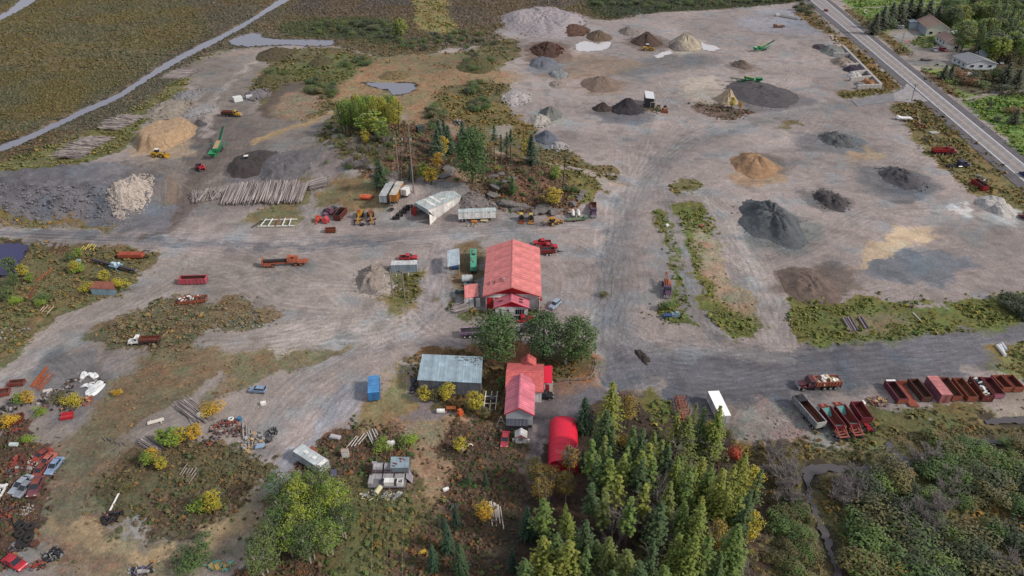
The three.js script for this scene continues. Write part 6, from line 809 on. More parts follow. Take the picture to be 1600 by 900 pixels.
// an open steel tub: floor, sides, ends, ribs
function tub(t, name, x0, x1, w, y0, y1, m, { flare = 0, ribs = 6, inner, load, front = y1, rear = y1, taper = 0 } = {}) {
  const h = w / 2, th = .1, g = [bx((x0 + x1) / 2, y0 + th / 2, 0, x1 - x0, th, w - taper * 2)];
  for (const s of [-1, 1]) { g.push(slab([v3(x0, y1, s * (h + flare)), v3(x1, y1, s * (h + flare)), v3(x1, y0, s * (h - taper)), v3(x0, y0, s * (h - taper))], th, v3(0, 0, -s))); g.push(bx((x0 + x1) / 2, y1, s * (h + flare - .04), x1 - x0 + .1, .14, .18)); for (let k = 0; k <= ribs; k++) g.push(beam(v3(lerp(x0, x1, k / ribs), y1 - .05, s * (h + flare + .05)), v3(lerp(x0, x1, k / ribs), y0, s * (h - taper + .05)), .1, .1)); }
  g.push(bx(x1 - .05, (y0 + front) / 2, 0, .1, front - y0, w), bx(x0 + .05, (y0 + rear) / 2, 0, .1, rear - y0, w)); const o = part(t, name, g, m);
  if (inner) part(t, 'tub_floor', [bx((x0 + x1) / 2, y0 + .16, 0, x1 - x0 - .24, .1, w - taper * 2 - .24), ...[-1, 1].map(s => slab([v3(x0 + .15, y1 - .1, s * (h + flare - .13)), v3(x1 - .15, y1 - .1, s * (h + flare - .13)), v3(x1 - .15, y0 + .1, s * (h - taper - .13)), v3(x0 + .15, y0 + .1, s * (h - taper - .13))], .02, v3(0, 0, -s)))], inner);
  if (load) { const r = rng(load.seed), l = {}; for (let k = 0; k < load.n; k++) { const mm = load.m[k % load.m.length], key = k % load.m.length; (l[key] ||= [mm, []])[1].push(bx(lerp(x0 + .3, x1 - .3, r()), lerp(y0 + .5, y1 + .1, r()), (r() - .5) * (w - .5), .3 + r() * .9, .15 + r() * .4, .3 + r() * .6, r() * 3, r() - .5)); } for (const k in l) { const q = part(t, 'load', l[k][1], l[k][0]); q.userData.kind = 'stuff'; } }
  return o;
}
function cabUnit(t, x, m, { hood = 1.7, roofY = 2.95, w = 2.3, stack = true } = {}) {    // x: rear of the cab; nose toward +x
  part(t, 'cab', [ext([[x, 1.0], [x, roofY], [x + .15, roofY + .06], [x + 1.15, roofY], [x + 1.55, 2.1], [x + 1.6, 1.0]], -w / 2, w / 2, .05)], m);
  part(t, 'hood', [ext([[x + 1.6, .85], [x + 1.55, 2.02], [x + 1.6 + hood, 1.72], [x + 1.68 + hood, .85]], -.8, .8, .08), ...[-1, 1].map(s => ext([[x + 1.75, .95], [x + 1.85, 1.35], [x + 2.4, 1.5], [x + 3, 1.3], [x + 3.1, .95]], s < 0 ? -1.2 : .75, s < 0 ? -.75 : 1.2, .04))], m);
  part(t, 'windscreen', slab([v3(x + 1.2, roofY - .12, -w / 2 + .15), v3(x + 1.2, roofY - .12, w / 2 - .15), v3(x + 1.58, 2.12, w / 2 - .12), v3(x + 1.58, 2.12, -w / 2 + .12)], .04, v3(-.8, -.5, 0).negate()), glass);
  for (const s of [-1, 1]) { part(t, 'side_window', bx(x + .75, 2.4, s * (w / 2 + .005), .85, .7, .03), glass); part(t, 'headlight', bx(x + 1.66 + hood, 1.15, s * .9, .1, .25, .3), headlamp); if (stack) part(t, 'exhaust_stack', cyl(x - .14, 2.5, s * (w / 2 - .1), .1, 2.2, 'y', 8), chrome); part(t, 'mirror', bx(x + 1.45, 2.3, s * (w / 2 + .25), .1, .5, .22), chrome); }
  part(t, 'grille', bx(x + 1.69 + hood, 1.25, 0, .06, .75, 1.1), chrome); part(t, 'bumper', bx(x + 1.75 + hood, .7, 0, .2, .35, 2.35), chrome);
}
function dumpTruck(name, label, P, cabM, boxM, { inner = darkSteel, load, boxH = 1.25, len = 9.6, axles = [-3.6, -2.4, -1.0], noBox = false, deck = false, group } = {}) {
  const t = thing(name, label, 'truck', P.p, P.turn, group), k = len / 9.6;
  part(t, 'chassis', [bx(-.6, .95, .42, 8.4, .28, .16), bx(-.6, .95, -.42, 8.4, .28, .16), bx(-4.4, .95, 0, .15, .25, 2), bx(.9, .8, 1.0, 1.4, .6, .5), bx(.9, .8, -1.0, 1.4, .6, .5)], darkSteel);
  cabUnit(t, 1.55, cabM);
  if (!noBox) { tub(t, 'dump_box', -4.7, 1.2, 2.45, 1.25, 1.25 + boxH, boxM, { ribs: 8, inner, load, front: 1.45 + boxH }); part(t, 'cab_guard', bx(1.5, 1.55 + boxH, 0, .9, .1, 2.3, 0, .12), boxM); part(t, 'mud_guard', [bx(-4.75, .75, .95, .05, .6, .5), bx(-4.75, .75, -.95, .05, .6, .5)], rubber); }
  if (deck) { part(t, 'fifth_wheel', [cyl(-2.6, 1.2, 0, .55, .14, 'y', 12), bx(-2.6, 1.1, 0, 1.2, .12, .9)], darkSteel); part(t, 'fuel_tank', [cyl(.6, .75, 1.05, .36, 1.6, 'x', 10), cyl(.6, .75, -1.05, .36, 1.6, 'x', 10)], chrome); part(t, 'sleeper', ext([[.2, 1.0], [.2, 2.9], [1.5, 3.0], [1.52, 1.0]], -1.15, 1.15, .06), cabM); }
  axle(t, 3.95, .52, 1.02, .32, chrome); for (const x of axles) axle(t, x, .52, .95, .55, chrome); t.scale.setScalar(k); return t;
}
function pickup(label, P, m, { bed = darkSteel, len = 5.8, group, name = 'pickup_truck' } = {}) {
  const t = thing(name, label, 'pickup', P.p, P.turn, group); t.scale.setScalar(len / 5.8);
  part(t, 'body', [ext([[-2.9, .5], [-2.9, 1.12], [-.9, 1.12], [-.9, 1.1], [1.25, 1.12], [2.7, 1.0], [2.9, .8], [2.9, .5]], -.98, -.9, .02), ext([[-2.9, .5], [-2.9, 1.12], [1.25, 1.12], [2.7, 1.0], [2.9, .8], [2.9, .5]], .9, .98, .02), ext([[-.9, .5], [-.9, 1.1], [1.25, 1.12], [2.7, 1.02], [2.9, .8], [2.9, .5]], -.92, .92, .04), bx(-2.86, .8, 0, .08, .62, 1.84)], m);
  part(t, 'bed_floor', bx(-1.88, .62, 0, 1.95, .08, 1.8), bed);
  part(t, 'cab', [ext([[-.85, 1.08], [-.72, 1.78], [-.2, 1.84], [.5, 1.8], [1.25, 1.1]], -.86, .86, .05)], m);
  part(t, 'windscreen', slab([v3(.52, 1.77, -.72), v3(.52, 1.77, .72), v3(1.22, 1.15, .8), v3(1.22, 1.15, -.8)], .03, v3(.6, .7, 0)), glass); part(t, 'rear_window', bx(-.83, 1.48, 0, .05, .42, 1.4, 0, -.18), glass); for (const s of [-1, 1]) { part(t, 'side_window', bx(.0, 1.48, s * .855, 1.15, .4, .05), glass); part(t, 'headlight', bx(2.86, .85, s * .7, .1, .18, .34), headlamp); part(t, 'tail_light', bx(-2.9, .9, s * .86, .06, .34, .14), tailLamp); }
  part(t, 'bumper', [bx(2.95, .5, 0, .12, .22, 1.9), bx(-2.97, .5, 0, .12, .2, 1.8)], chrome); axle(t, 1.85, .4, .86, .26); axle(t, -1.75, .4, .86, .26); return t;
}
function car(label, P, m, { len = 4.6, suv = 0, roofM, group, cat = 'car', name = 'car', wheels = true } = {}) {
  const t = thing(name, label, cat, P.p, P.turn, group), h = suv ? .22 : 0; t.scale.setScalar(len / 4.6);
  part(t, 'body', ext([[-2.3, .32], [-2.3, .85 + h], [-2.15, .95 + h], [1.05, .95 + h], [2.1, .78 + h], [2.3, .6], [2.3, .32]], -.88, .88, .08), m);
  part(t, 'cabin', ext(suv ? [[-2.2, 1.1], [-2.0, 1.66], [.3, 1.68], [1.1, 1.12]] : [[-1.75, .93], [-1.15, 1.38], [.2, 1.4], [1.05, .93]], -.76, .76, .06), glass);
  part(t, 'roof', suv ? bx(-.85, 1.7, 0, 2.2, .06, 1.36) : bx(-.48, 1.41, 0, 1.3, .05, 1.3), roofM || m); for (const s of [-1, 1]) { part(t, 'pillar', [beam(v3(suv ? .35 : .25, 1.38 + h * 1.4, s * .74), v3(1.08, .95 + h, s * .79), .07, .07), beam(v3(suv ? -1.95 : -1.15, 1.36 + h * 1.3, s * .74), v3(suv ? -2.2 : -1.78, .94 + h, s * .79), .09, .07), beam(v3(-.45, 1.38 + h * 1.4, s * .75), v3(-.45, .95 + h, s * .8), .07, .07)], m); part(t, 'headlight', bx(2.24, .68 + h * .6, s * .62, .1, .14, .36), headlamp); part(t, 'tail_light', bx(-2.29, .75 + h * .6, s * .66, .06, .16, .36), tailLamp); }
  if (wheels) { axle(t, 1.4, .33, .8, .22); axle(t, -1.4, .33, .8, .22); } return t;
}
const maroon = paint(104, 50, 64), redP = paint(204, 44, 56), deepRed = paint(160, 50, 54), purple = paint(98, 66, 100), rust = rusty(), rustL = rusty(166, 104, 88), rustD = rusty(100, 68, 64), yellowM = paint(214, 172, 52), orangeY = paint(212, 152, 60), greenM = paint(40, 158, 104), mint = paint(92, 196, 160), whiteP = paint(266, 268, 268), blackP = paint(44, 44, 50);
dumpTruck('dump_truck', 'maroon cab dump truck with a rusty box of white scrap on the lower road', pose(1311, 599, 1247, 602, 1), maroon, rustL, { load: { n: 60, seed: 3, m: [whiteP, M(186, 168, 130), rustD] }, len: 10 });
dumpTruck('dump_truck', 'old white cab dump truck with a dark brown box in the weeds at the left', pose(249, 531, 203, 533, 1), whiteP, rustD, { inner: rusty(120, 66, 54), len: 7.8, axles: [-3.1, -1.9], boxH: .9 });
dumpTruck('dump_truck', 'purple fronted dump truck facing the camera beside the white tanks', pose(926, 318, 927.5, 340, 1), purple, rustD, { inner: rusty(130, 76, 62), len: 8.6 });
dumpTruck('dump_truck', 'red dump truck on the grass beside the highway', pose(1456, 237.5, 1494, 237, 1), paint(150, 32, 44), paint(186, 44, 52), { inner: rusty(140, 80, 62), len: 10 });
dumpTruck('tractor_unit', 'dark blue tractor unit without a trailer near the highway', pose(1477, 258.5, 1515, 257, 1), paint(58, 62, 96), darkSteel, { noBox: true, deck: true, len: 9.6, axles: [-3.6, -2.3] });
dumpTruck('tractor_unit', 'purple and white tractor unit half hidden between the big pines', pose(797, 519, 829, 515, 1), purple, whiteP, { noBox: true, deck: true, len: 8.4, axles: [-3.4, -2.1] });
{ const P = pose(361 - 13, 178, 376, 179, 1), t = dumpTruck('articulated_hauler', 'yellow and rust off road dump truck at the bend of the pale haul track', P, yellowM, rustD, { inner: rustL, len: 9.5, axles: [-3.4, -1.9] }); }
pickup('red pickup parked behind the grey container', pose(625, 402, 651, 401.5), redP); pickup('red pickup behind the dump trailer, farthest from the camera', pose(860, 378, 834, 378.5), redP, { len: 5.9 }); pickup('red pickup between the far pickup and the red dump trailer', pose(842, 385, 872, 384.5), redP, { len: 6 });
{ const t = pickup('red service truck with a dark flat bed in front of the white porch', pose(804, 499, 831, 497.5), redP, { name: 'service_truck' }); part(t, 'flat_bed', [bx(-1.9, 1.2, 0, 2.1, .12, 2.1), bx(-.85, 1.5, 0, .1, .6, 2)], blackP); }
{ const P = pose(846, 393, 867, 392, 1), t = thing('dump_trailer', 'red dump trailer beside the garage with its tongue to the right', 'trailer', P.p, P.turn); tub(t, 'dump_box', -2.3, 2.1, 2.2, .9, 2.0, deepRed, { ribs: 8, inner: M(84, 84, 96, { map: 'grime' }) }); part(t, 'frame', [bx(0, .8, 0, 4.6, .2, 1.2), beam(v3(2.1, .8, .5), v3(4.4, .7, 0), .14, .14), beam(v3(2.1, .8, -.5), v3(4.4, .7, 0), .14, .14), bx(4.6, .7, 0, .6, .14, .14), bx(3.2, .9, 0, .4, .6, .4)], blackP); axle(t, -.5, .4, 1.18, .25, whiteP); axle(t, .6, .4, 1.18, .25, whiteP); }
car('silver blue hatchback parked beside the bare patch right of the pines', pose(874, 470.5, 860, 483, .5), paint(176, 196, 222), { suv: 1, len: 4.6, name: 'parked_car' });
car('black car beside the porch of the red roofed house', pose(836, 618.5, 861, 619, .5), paint(40, 38, 44), { suv: 1, len: 4.9, name: 'parked_car' });
car('faded red car in the brown field behind the house', pose(790.8, 675, 787.5, 699, .5), paint(196, 70, 82), { len: 4.6, name: 'wrecked_car' });
car('pale blue hatchback alone on the gravel at the left', pose(415, 610.5, 391, 609, .5), paint(150, 178, 212), { suv: 1, len: 4.1, name: 'parked_car' });
car('red car driving away at the top of the highway', pose(1294, 19, 1287, 14.5, .5), paint(150, 40, 48), { suv: 1, len: 4.8, name: 'moving_car' });
car('blue car on the highway at the right edge', pose(1612, 281, 1590, 266, .5), paint(50, 70, 134), { suv: 1, len: 4.9, name: 'moving_car' });
car('dark red car cut by the right edge below the white pile', pose(1610, 344, 1594, 336, .5), paint(130, 40, 58), { len: 4.6, name: 'parked_car' });
// the wrecks at the near left
car('silver saloon at the front of the wreck row', pose(45, 745, 20, 768, .8), paint(176, 190, 204), { len: 5, name: 'wrecked_car' }); car('grey saloon beneath and beside the silver one', pose(52, 752, 28, 775, .4), paint(150, 158, 172), { len: 4.8, name: 'wrecked_car', wheels: false });
car('long maroon saloon right of the silver one in the wreck row', pose(63, 748, 50, 774, .5), paint(130, 76, 86), { len: 5.2, roofM: rusty(150, 90, 84), name: 'wrecked_car' }); car('pale blue car at the far right of the wreck row', pose(93, 718, 77, 738, .6), paint(150, 178, 214), { len: 4.7, name: 'wrecked_car' });
car('bright red car with a dark windscreen at the bottom left', pose(10, 872, 37, 887, .5), paint(206, 44, 62), { len: 4.9, name: 'wrecked_car' }); car('white car cut by the left edge', pose(-6, 778, 3, 762, .5), whiteP, { len: 4.4, name: 'wrecked_car' });
car('rusty red car shell in the middle of the wreck heap', pose(70, 725, 55, 745, .6), rusty(146, 80, 78), { len: 4.4, name: 'wrecked_car', wheels: false }); car('crushed red car shell at the top of the wreck heap', pose(72, 706, 58, 716, .6), rusty(160, 76, 72), { len: 4.2, name: 'wrecked_car', wheels: false }); car('pink and white car shell behind the pale blue wreck', pose(80, 712, 66, 726, .7), rusty(206, 130, 130), { len: 4.3, name: 'wrecked_car', wheels: false });
for (const [x1, y1, x2, y2, m, l, s] of [[1395, 44, 1398, 39, [196, 190, 190], 'pale car left in the trio before the trees across the highway', 1], [1402, 46, 1407, 40, [186, 196, 214], 'middle car of the trio before the trees across the highway', 1], [1408, 46, 1412, 40, [228, 230, 234], 'white car right in the trio before the trees across the highway', 1], [1456, 76, 1464, 81, [216, 218, 224], 'white car at the round lawn across the highway', 1], [1469, 77, 1478, 80, [186, 50, 66], 'red car in front of the smaller house across the highway', 1], [1504, 84, 1518, 82, [46, 46, 54], 'black car behind the grey house across the highway', 1], [1560, 95, 1567, 101, [206, 210, 220], 'white car among the trees right of the sheds', 1]]) car(l, pose(x1, y1, x2, y2, .6), paint(...m), { suv: s, len: 5.6, name: 'parked_car' });
// trailers and containers
function boxTrailer(name, label, P, { len = 12.5, w = 2.55, h = 2.6, y = 1.15, m, roofM, wheels = [-4.4, -3.1], frontM, cat = 'trailer', ribs = 10 }) {
  const t = thing(name, label, cat, P.p, P.turn), x0 = -len / 2, x1 = len / 2; part(t, 'box', [bx(0, y + h / 2, 0, len, h, w)], m);
  const g = []; for (let k = 0; k <= ribs; k++) for (const s of [-1, 1]) g.push(bx(lerp(x0 + .05, x1 - .05, k / ribs), y + h / 2, s * (w / 2 + .02), .08, h - .1, .05)); for (const s of [-1, 1]) g.push(bx(0, y + .06, s * (w / 2 + .03), len, .14, .07), bx(0, y + h - .06, s * (w / 2 + .03), len, .12, .07)); part(t, 'side_post', g, m).userData.kind = 'stuff';
  part(t, 'roof', bx(0, y + h + .03, 0, len + .06, .07, w + .08), roofM || m); for (let k = 1; k < 7; k++) part(t, 'roof_bow', bx(lerp(x0, x1, k / 7), y + h + .075, 0, .06, .03, w - .1), roofM || m);
  for (const s of [-1, 1]) { const d = part(t, 'door', bx(x0 - .04, y + h / 2, s * w / 4, .06, h - .16, w / 2 - .08), frontM || m); part(d, 'lock_bar', bx(x0 - .1, y + h / 2, s * .25, .04, h - .3, .04), steel); }
  if (y > .5) part(t, 'frame', [bx(0, y - .12, .5, len - .4, .22, .12), bx(0, y - .12, -.5, len - .4, .22, .12), bx(x1 - 2.4, y / 2 - .05, .6, .14, y - .1, .14), bx(x1 - 2.4, y / 2 - .05, -.6, .14, y - .1, .14)], darkSteel);
  for (const x of wheels) axle(t, x, .5, w / 2 - .3, .5); return t;
}
boxTrailer('box_trailer', 'pale grey box trailer, left of the pair at the foot of the hill', pose(598.5, 331, 613.5, 303, 1), { len: 12, m: paint(190, 204, 214), roofM: paint(208, 216, 220) }); boxTrailer('box_trailer', 'orange sided box trailer with a cream roof beside the grey one', pose(614.5, 332, 629, 305, 1), { len: 11.5, m: paint(206, 140, 64), roofM: paint(224, 222, 208) });
{ const t = boxTrailer('box_trailer', 'long white box trailer parked along the haul road', pose(716.5, 347, 775, 344.5, 0), { len: 13, m: paint(258, 264, 264), roofM: paint(214, 230, 234), wheels: [-5.2, -4.0], ribs: 14 }); for (const x of [-3.4, .4, 4.2]) part(t, 'side_hatch', bx(x, 2.4, 1.33, 2.6, 1.7, .06), whiteP); for (const x of [-3.4, 3.9]) part(t, 'lamp', bx(x, 3.3, 1.36, .3, .3, .12), darkSteel); }
boxTrailer('shipping_container', 'grey blue container on the gravel behind the line poles', pose(613.5, 423, 652, 422, 0), { len: 7.8, y: .15, h: 2.6, m: paint(170, 190, 208), roofM: paint(224, 230, 234), wheels: [], cat: 'container', ribs: 22 });
boxTrailer('shipping_container', 'bright blue container on wheels in the dry grass', pose(585.5, 627, 585.8, 603, .1), { len: 6.1, y: .6, h: 2.45, m: paint(64, 142, 214), roofM: paint(84, 160, 228), wheels: [-1.8, 1.8], cat: 'container' });
boxTrailer('box_trailer', 'plain white box trailer beside the wood and the lower road', pose(1128, 662, 1113, 630, 0), { len: 8.2, y: .8, h: 2.3, m: paint(226, 226, 232), roofM: M(276, 276, 276, { rough: .5 }), wheels: [-2.4, -1.4] });
boxTrailer('roll_off_box', 'closed pink container in the scrap bin row', pose(1473, 629, 1452, 602, 0), { len: 6.7, y: .15, h: 2.5, m: paint(160, 100, 120), roofM: paint(216, 138, 138), wheels: [], frontM: paint(196, 126, 128), cat: 'container' });
{ const t = boxTrailer('camper', 'white camper half under the birches', pose(506, 738, 472, 716, 0), { len: 8, y: .7, h: 2.1, m: paint(206, 220, 228), roofM: paint(216, 228, 234), wheels: [-1, .2], cat: 'camper' }); for (const x of [1.6, -1]) part(t, 'roof_hatch', bx(x, 2.93, .1, .9, .14, .8), whiteP); part(t, 'ladder_rack', [bx(-3.6, 2.95, 0, .8, .1, 2), bx(-3.2, 3.05, 0, .1, .1, 2.2)], whiteP); }
boxTrailer('small_box_truck', 'short white box body between the orange trailer and the open shed', pose(632, 326, 641, 319, 0), { len: 3.6, y: .8, h: 2.2, w: 2.3, m: whiteP, wheels: [-.8], ribs: 4 });
solo('red_gate_panel', 'leaning dark red panel at the mouth of the open white shed', 'panel', [bx(0, 1.5, 0, 2.4, 3, .14, 0, 0, -.25), bx(0, 1.5, .1, 2.4, .12, .1), bx(0, .3, .3, .14, .6, .6)], rusty(166, 60, 64), G(647, 336), -.7);
for (let k = 0; k < 5; k++) { const p = G(620 + k * 5.2 - 1, 343 - k * 4.6), t = thing('cattle_rack', 'black steel crate, number ' + ['nearest', 'second', 'middle', 'fourth', 'farthest'][k] + ' in the row of five before the open shed', 'crate', p, .15); t.userData.label = `black steel crate, ${['nearest', 'second from the road', 'middle one', 'second from the shed', 'closest to the shed'][k]}, in the slanting row of five`; part(t, 'frame', [bx(0, .5, .45, 2.5, .8, .08), bx(0, .5, -.45, 2.5, .8, .08), bx(1.25, .5, 0, .08, .8, .9), bx(-1.25, .5, 0, .08, .8, .9), bx(0, .12, 0, 2.5, .08, .9)], blackP); for (const x of [-.7, 0, .7]) part(t, 'cross_bar', bx(x, .92, 0, .1, .08, .95), steel); }
// the lower row: tubs, end dump, bottom dumps
{
  const P = pose(1243, 629, 1280, 672, .3); { const t = thing('end_dump_trailer', 'grey aluminium end dump trailer nearest the lower road', 'trailer', P.p, P.turn); tub(t, 'dump_box', -4.6, 4.6, 2.5, 1.1, 2.7, paint(176, 184, 192), { ribs: 12, inner: rusty(120, 84, 74) }); part(t, 'rolled_tarp', [bx(-3.4, 2.75, 0, 2.2, .25, 2.3), tube([v3(-4.4, 2.9, -1), v3(-3.8, 3, .2), v3(-4.2, 2.9, 1)], .16)], blackP); part(t, 'tail_gate', bx(4.66, 1.9, 0, .1, 1.6, 2.4), paint(206, 208, 206)); for (const x of [3.9, 2.7, 0]) axle(t, x, .52, 1.0, .5); part(t, 'frame', bx(0, .9, 0, 9, .3, .9), darkSteel); }
  [[[1281, 641, 1318, 690], 'left', 1], [[1303, 638, 1341, 687], 'middle', 1], [[1332, 637, 1360, 678], 'right', 0]].forEach(([q, w, belly], i) => {
    const P = pose(...q, .3), t = thing('gravel_trailer', belly ? `red gravel trailer with a teal lined hopper, ${w === 'left' ? 'next to the grey end dump' : 'between the other two red ones'}` : 'open red dump body on white wheels at the end of the trailer row', 'trailer', P.p, P.turn); t.userData.label ||= '';
    const teal = M(92, 164, 158, { map: 'grime' }), fr = rusty(186, 116, 112), bodyM = paint(136, 58, 68), L = belly ? 9.6 : 7.6, x0 = -L / 2, x1 = L / 2;
    tub(t, 'hopper', x0 + (belly ? 1.2 : .1), x1 - 2.2, 2.5, 1.2, 2.75, bodyM, { ribs: 8, inner: rusty(120, 56, 52), taper: belly ? .35 : 0 });
    if (belly) { part(t, 'hopper_lining', [slab([v3(x0 + 1.4, 2.6, -1), v3(x0 + 1.4, 2.6, 1), v3(x0 + 3.2, 1.5, .75), v3(x0 + 3.2, 1.5, -.75)], .04), slab([v3(x1 - 2.4, 2.6, 1), v3(x1 - 2.4, 2.6, -1), v3(x1 - 3.8, 1.5, -.75), v3(x1 - 3.8, 1.5, .75)], .04)], teal);
      part(t, 'rear_frame', [bx(x1 - 1, 1.5, 1.0, 2.4, .22, .2), bx(x1 - 1, 1.5, -1.0, 2.4, .22, .2), bx(x1, 1.5, 0, .2, .24, 2.2), beam(v3(x1 - 2.2, 2.6, 1), v3(x1 - .2, 1.6, 1), .14, .14), beam(v3(x1 - 2.2, 2.6, -1), v3(x1 - .2, 1.6, -1), .14, .14), bx(x1 - .8, 1.5, 0, .16, .2, 2), bx(x1 - 1.5, 1.55, 0, .16, .2, 2), beam(v3(x1 - 2, 1.7, .4), v3(x1 - .2, 1.6, .9), .1, .1), beam(v3(x1 - 2, 1.7, -.4), v3(x1 - .2, 1.6, -.9), .1, .1)], fr);
      part(t, 'gooseneck', [beam(v3(x0 + 1.2, 2.5, 1), v3(x0 - .3, 2.1, .7), .2, .2), beam(v3(x0 + 1.2, 2.5, -1), v3(x0 - .3, 2.1, -.7), .2, .2), bx(x0 - .1, 2.05, 0, .7, .16, 1.8), bx(x0 + .6, 2.2, 0, .16, .16, 2), bx(x0 + .4, 2.35, .4, .8, .5, .5)], fr); for (const x of [x1 - .5, x1 - 1.8]) axle(t, x, .52, 1.15, .5); }
    else { part(t, 'frame', [bx(x1 - 1, 1.0, .45, 2.6, .24, .16), bx(x1 - 1, 1.0, -.45, 2.6, .24, .16), bx(x1 - .2, 1.1, 0, .2, .4, 1.4), bx(0, .95, 0, L, .24, .9), bx(x1 - 1, 1.15, 0, .5, .3, .7)], paint(170, 44, 52)); for (const x of [x1 - .5, x1 - 1.7]) axle(t, x, .52, 1.05, .5, whiteP); part(t, 'white_box', bx(x0 + .6, 2.7, -1.5, 1.2, .5, .4), whiteP); }
    part(t, 'belly_frame', bx(0, .95, 0, L - 1, .2, 1), darkSteel);
  });
  const bin = (name, label, q, m, o = {}) => { const P = pose(...q, .3), t = thing(name, label, o.cat || 'bin', P.p, P.turn), L = o.len || P.len; tub(t, 'tub', -L / 2, L / 2, o.w || 2.35, .25, .25 + (o.h || 1.45), m, { ribs: 7, inner: o.inner || rustD, load: o.load }); part(t, 'runner', [bx(0, .12, .6, L - .2, .22, .14), bx(0, .12, -.6, L - .2, .22, .14)], darkSteel); if (o.endM) part(t, 'end_plate', bx(L / 2 + .07, .9, 0, .06, 1.2, 2.2), o.endM); return t; };
  const b1 = bin('roll_off_bin', 'purple sided open bin at the left end of the scrap bin row', [1388, 602, 1409, 630], paint(132, 62, 84), { inner: rusty(88, 58, 56), endM: rustL }); part(b1, 'white_panel', bx(-3, 2, 0, .5, .14, 2.2), whiteP);
  { const P = pose(1407, 602, 1429, 636, .2), t = thing('roll_off_flat', 'flat rusty roll off deck with a headboard in the scrap bin row', 'flat deck', P.p, P.turn), L = P.len; part(t, 'deck', bx(0, .35, 0, L, .16, 2.2), rusty(158, 92, 74)); part(t, 'headboard', [bx(-L / 2, 1, 0, .14, 1.4, 2.3), bx(-L / 2 + .3, .9, .9, .5, .14, .14)], rustL); part(t, 'runner', [bx(0, .14, .5, L, .26, .14), bx(0, .14, -.5, L, .26, .14)], rustD); }
  bin('roll_off_bin', 'dark brown open bin left of the closed pink container', [1425, 600, 1446, 626], rustD, { inner: rusty(84, 58, 56), len: 6.6 }); bin('roll_off_bin', 'rust open bin right of the closed pink container', [1471, 597, 1493, 625], rusty(136, 80, 72), { inner: rusty(116, 84, 76), len: 6.8, endM: rustL }); bin('roll_off_bin', 'brown open bin with a bare floor, second right of the pink container', [1494, 598, 1517, 626], rusty(150, 92, 70), { inner: rusty(130, 88, 70), len: 6.8, endM: rustL });
  bin('roll_off_bin', 'deep bin full of black and white bags', [1519, 597, 1542, 628], rusty(124, 60, 58), { h: 1.9, load: { n: 46, seed: 5, m: [blackP, whiteP, paint(70, 80, 100), M(206, 190, 150)] }, len: 6.8 }); bin('roll_off_bin', 'maroon open bin with a pink end', [1539, 597, 1558, 621], paint(128, 58, 74), { inner: rusty(112, 66, 62), endM: paint(206, 132, 160), len: 6 }); bin('roll_off_bin', 'short orange rust bin, second from the right end of the row', [1555, 594, 1571, 611], rustL, { inner: rusty(116, 70, 62), len: 4.6 }); bin('roll_off_bin', 'short rust bin at the right end of the row', [1573, 594, 1588, 610], rusty(158, 92, 80), { inner: rusty(112, 66, 60), len: 4.6, endM: rustL });
  bin('scrap_bin', 'long pink red open bin in the left yard', [284, 441, 321, 440], paint(206, 96, 112), { inner: rusty(90, 52, 50), h: 1.7, len: 7.8, w: 2.3 }); bin('scrap_bin', 'rusty bin heaped with scrap behind the white cab truck', [281, 472, 322, 468], rustL, { load: { n: 90, seed: 8, m: [rustD, whiteP, rustL, darkSteel] }, h: .9, len: 7.4, w: 2.6 });
  bin('dump_bin', 'red dump body on the grass near the white pile', [1519, 285, 1541, 299], deepRed, { h: 1.9, inner: M(70, 70, 74), len: 7 });
  bin('dump_bin', 'rusty dump body with a black inside in the machinery row', [539, 330, 525, 346], rusty(110, 62, 56), { h: 2, inner: blackP, len: 6.4 }); bin('loader_bucket', 'rusty loader bucket lying in front of the machinery row', [508, 362, 525, 361], rusty(140, 84, 62), { h: 1.2, inner: rustD, len: 3.4, w: 1.6 });
  bin('rusty_bin', 'rusty open bin at the left edge below the yellow bush', [17, 660, 35, 655], rusty(120, 62, 54), { h: 1, len: 2.8, w: 2.6, inner: rusty(96, 54, 50) }); bin('rusty_bin', 'rusty red bin at the left edge above the yellow bush', [-4, 617, 14, 613], rusty(150, 84, 84), { h: .8, len: 2.8, w: 2.2 }); bin('rusty_bin', 'low rusty crate with a pale rim right of it', [16, 601, 37, 599], rusty(140, 80, 84), { h: .8, len: 3.4, w: 1.6 });
  { const P = pose(97, 653, 114, 650, .3), t = thing('red_bench', 'bright red folded steel box in the left yard', 'steel box', P.p, P.turn); part(t, 'back', bx(0, .8, -.55, 2.5, .9, .12, 0, 0, -.4), redP); part(t, 'seat', bx(0, .5, .3, 2.5, .7, .9), redP); }
  const tt = pose(722, 524, 768, 521, .3), tr = thing('tri_axle_trailer', 'purple open trailer on three axles reaching behind the left pine', 'trailer', tt.p, tt.turn); tub(tr, 'dump_box', -4.3, 4.3, 2.4, 1.1, 1.9, paint(176, 150, 186), { ribs: 9, inner: M(60, 54, 64) }); for (const x of [-3.3, -1.9, -.5]) axle(tr, x, .5, 1.05, .4, whiteP);
}
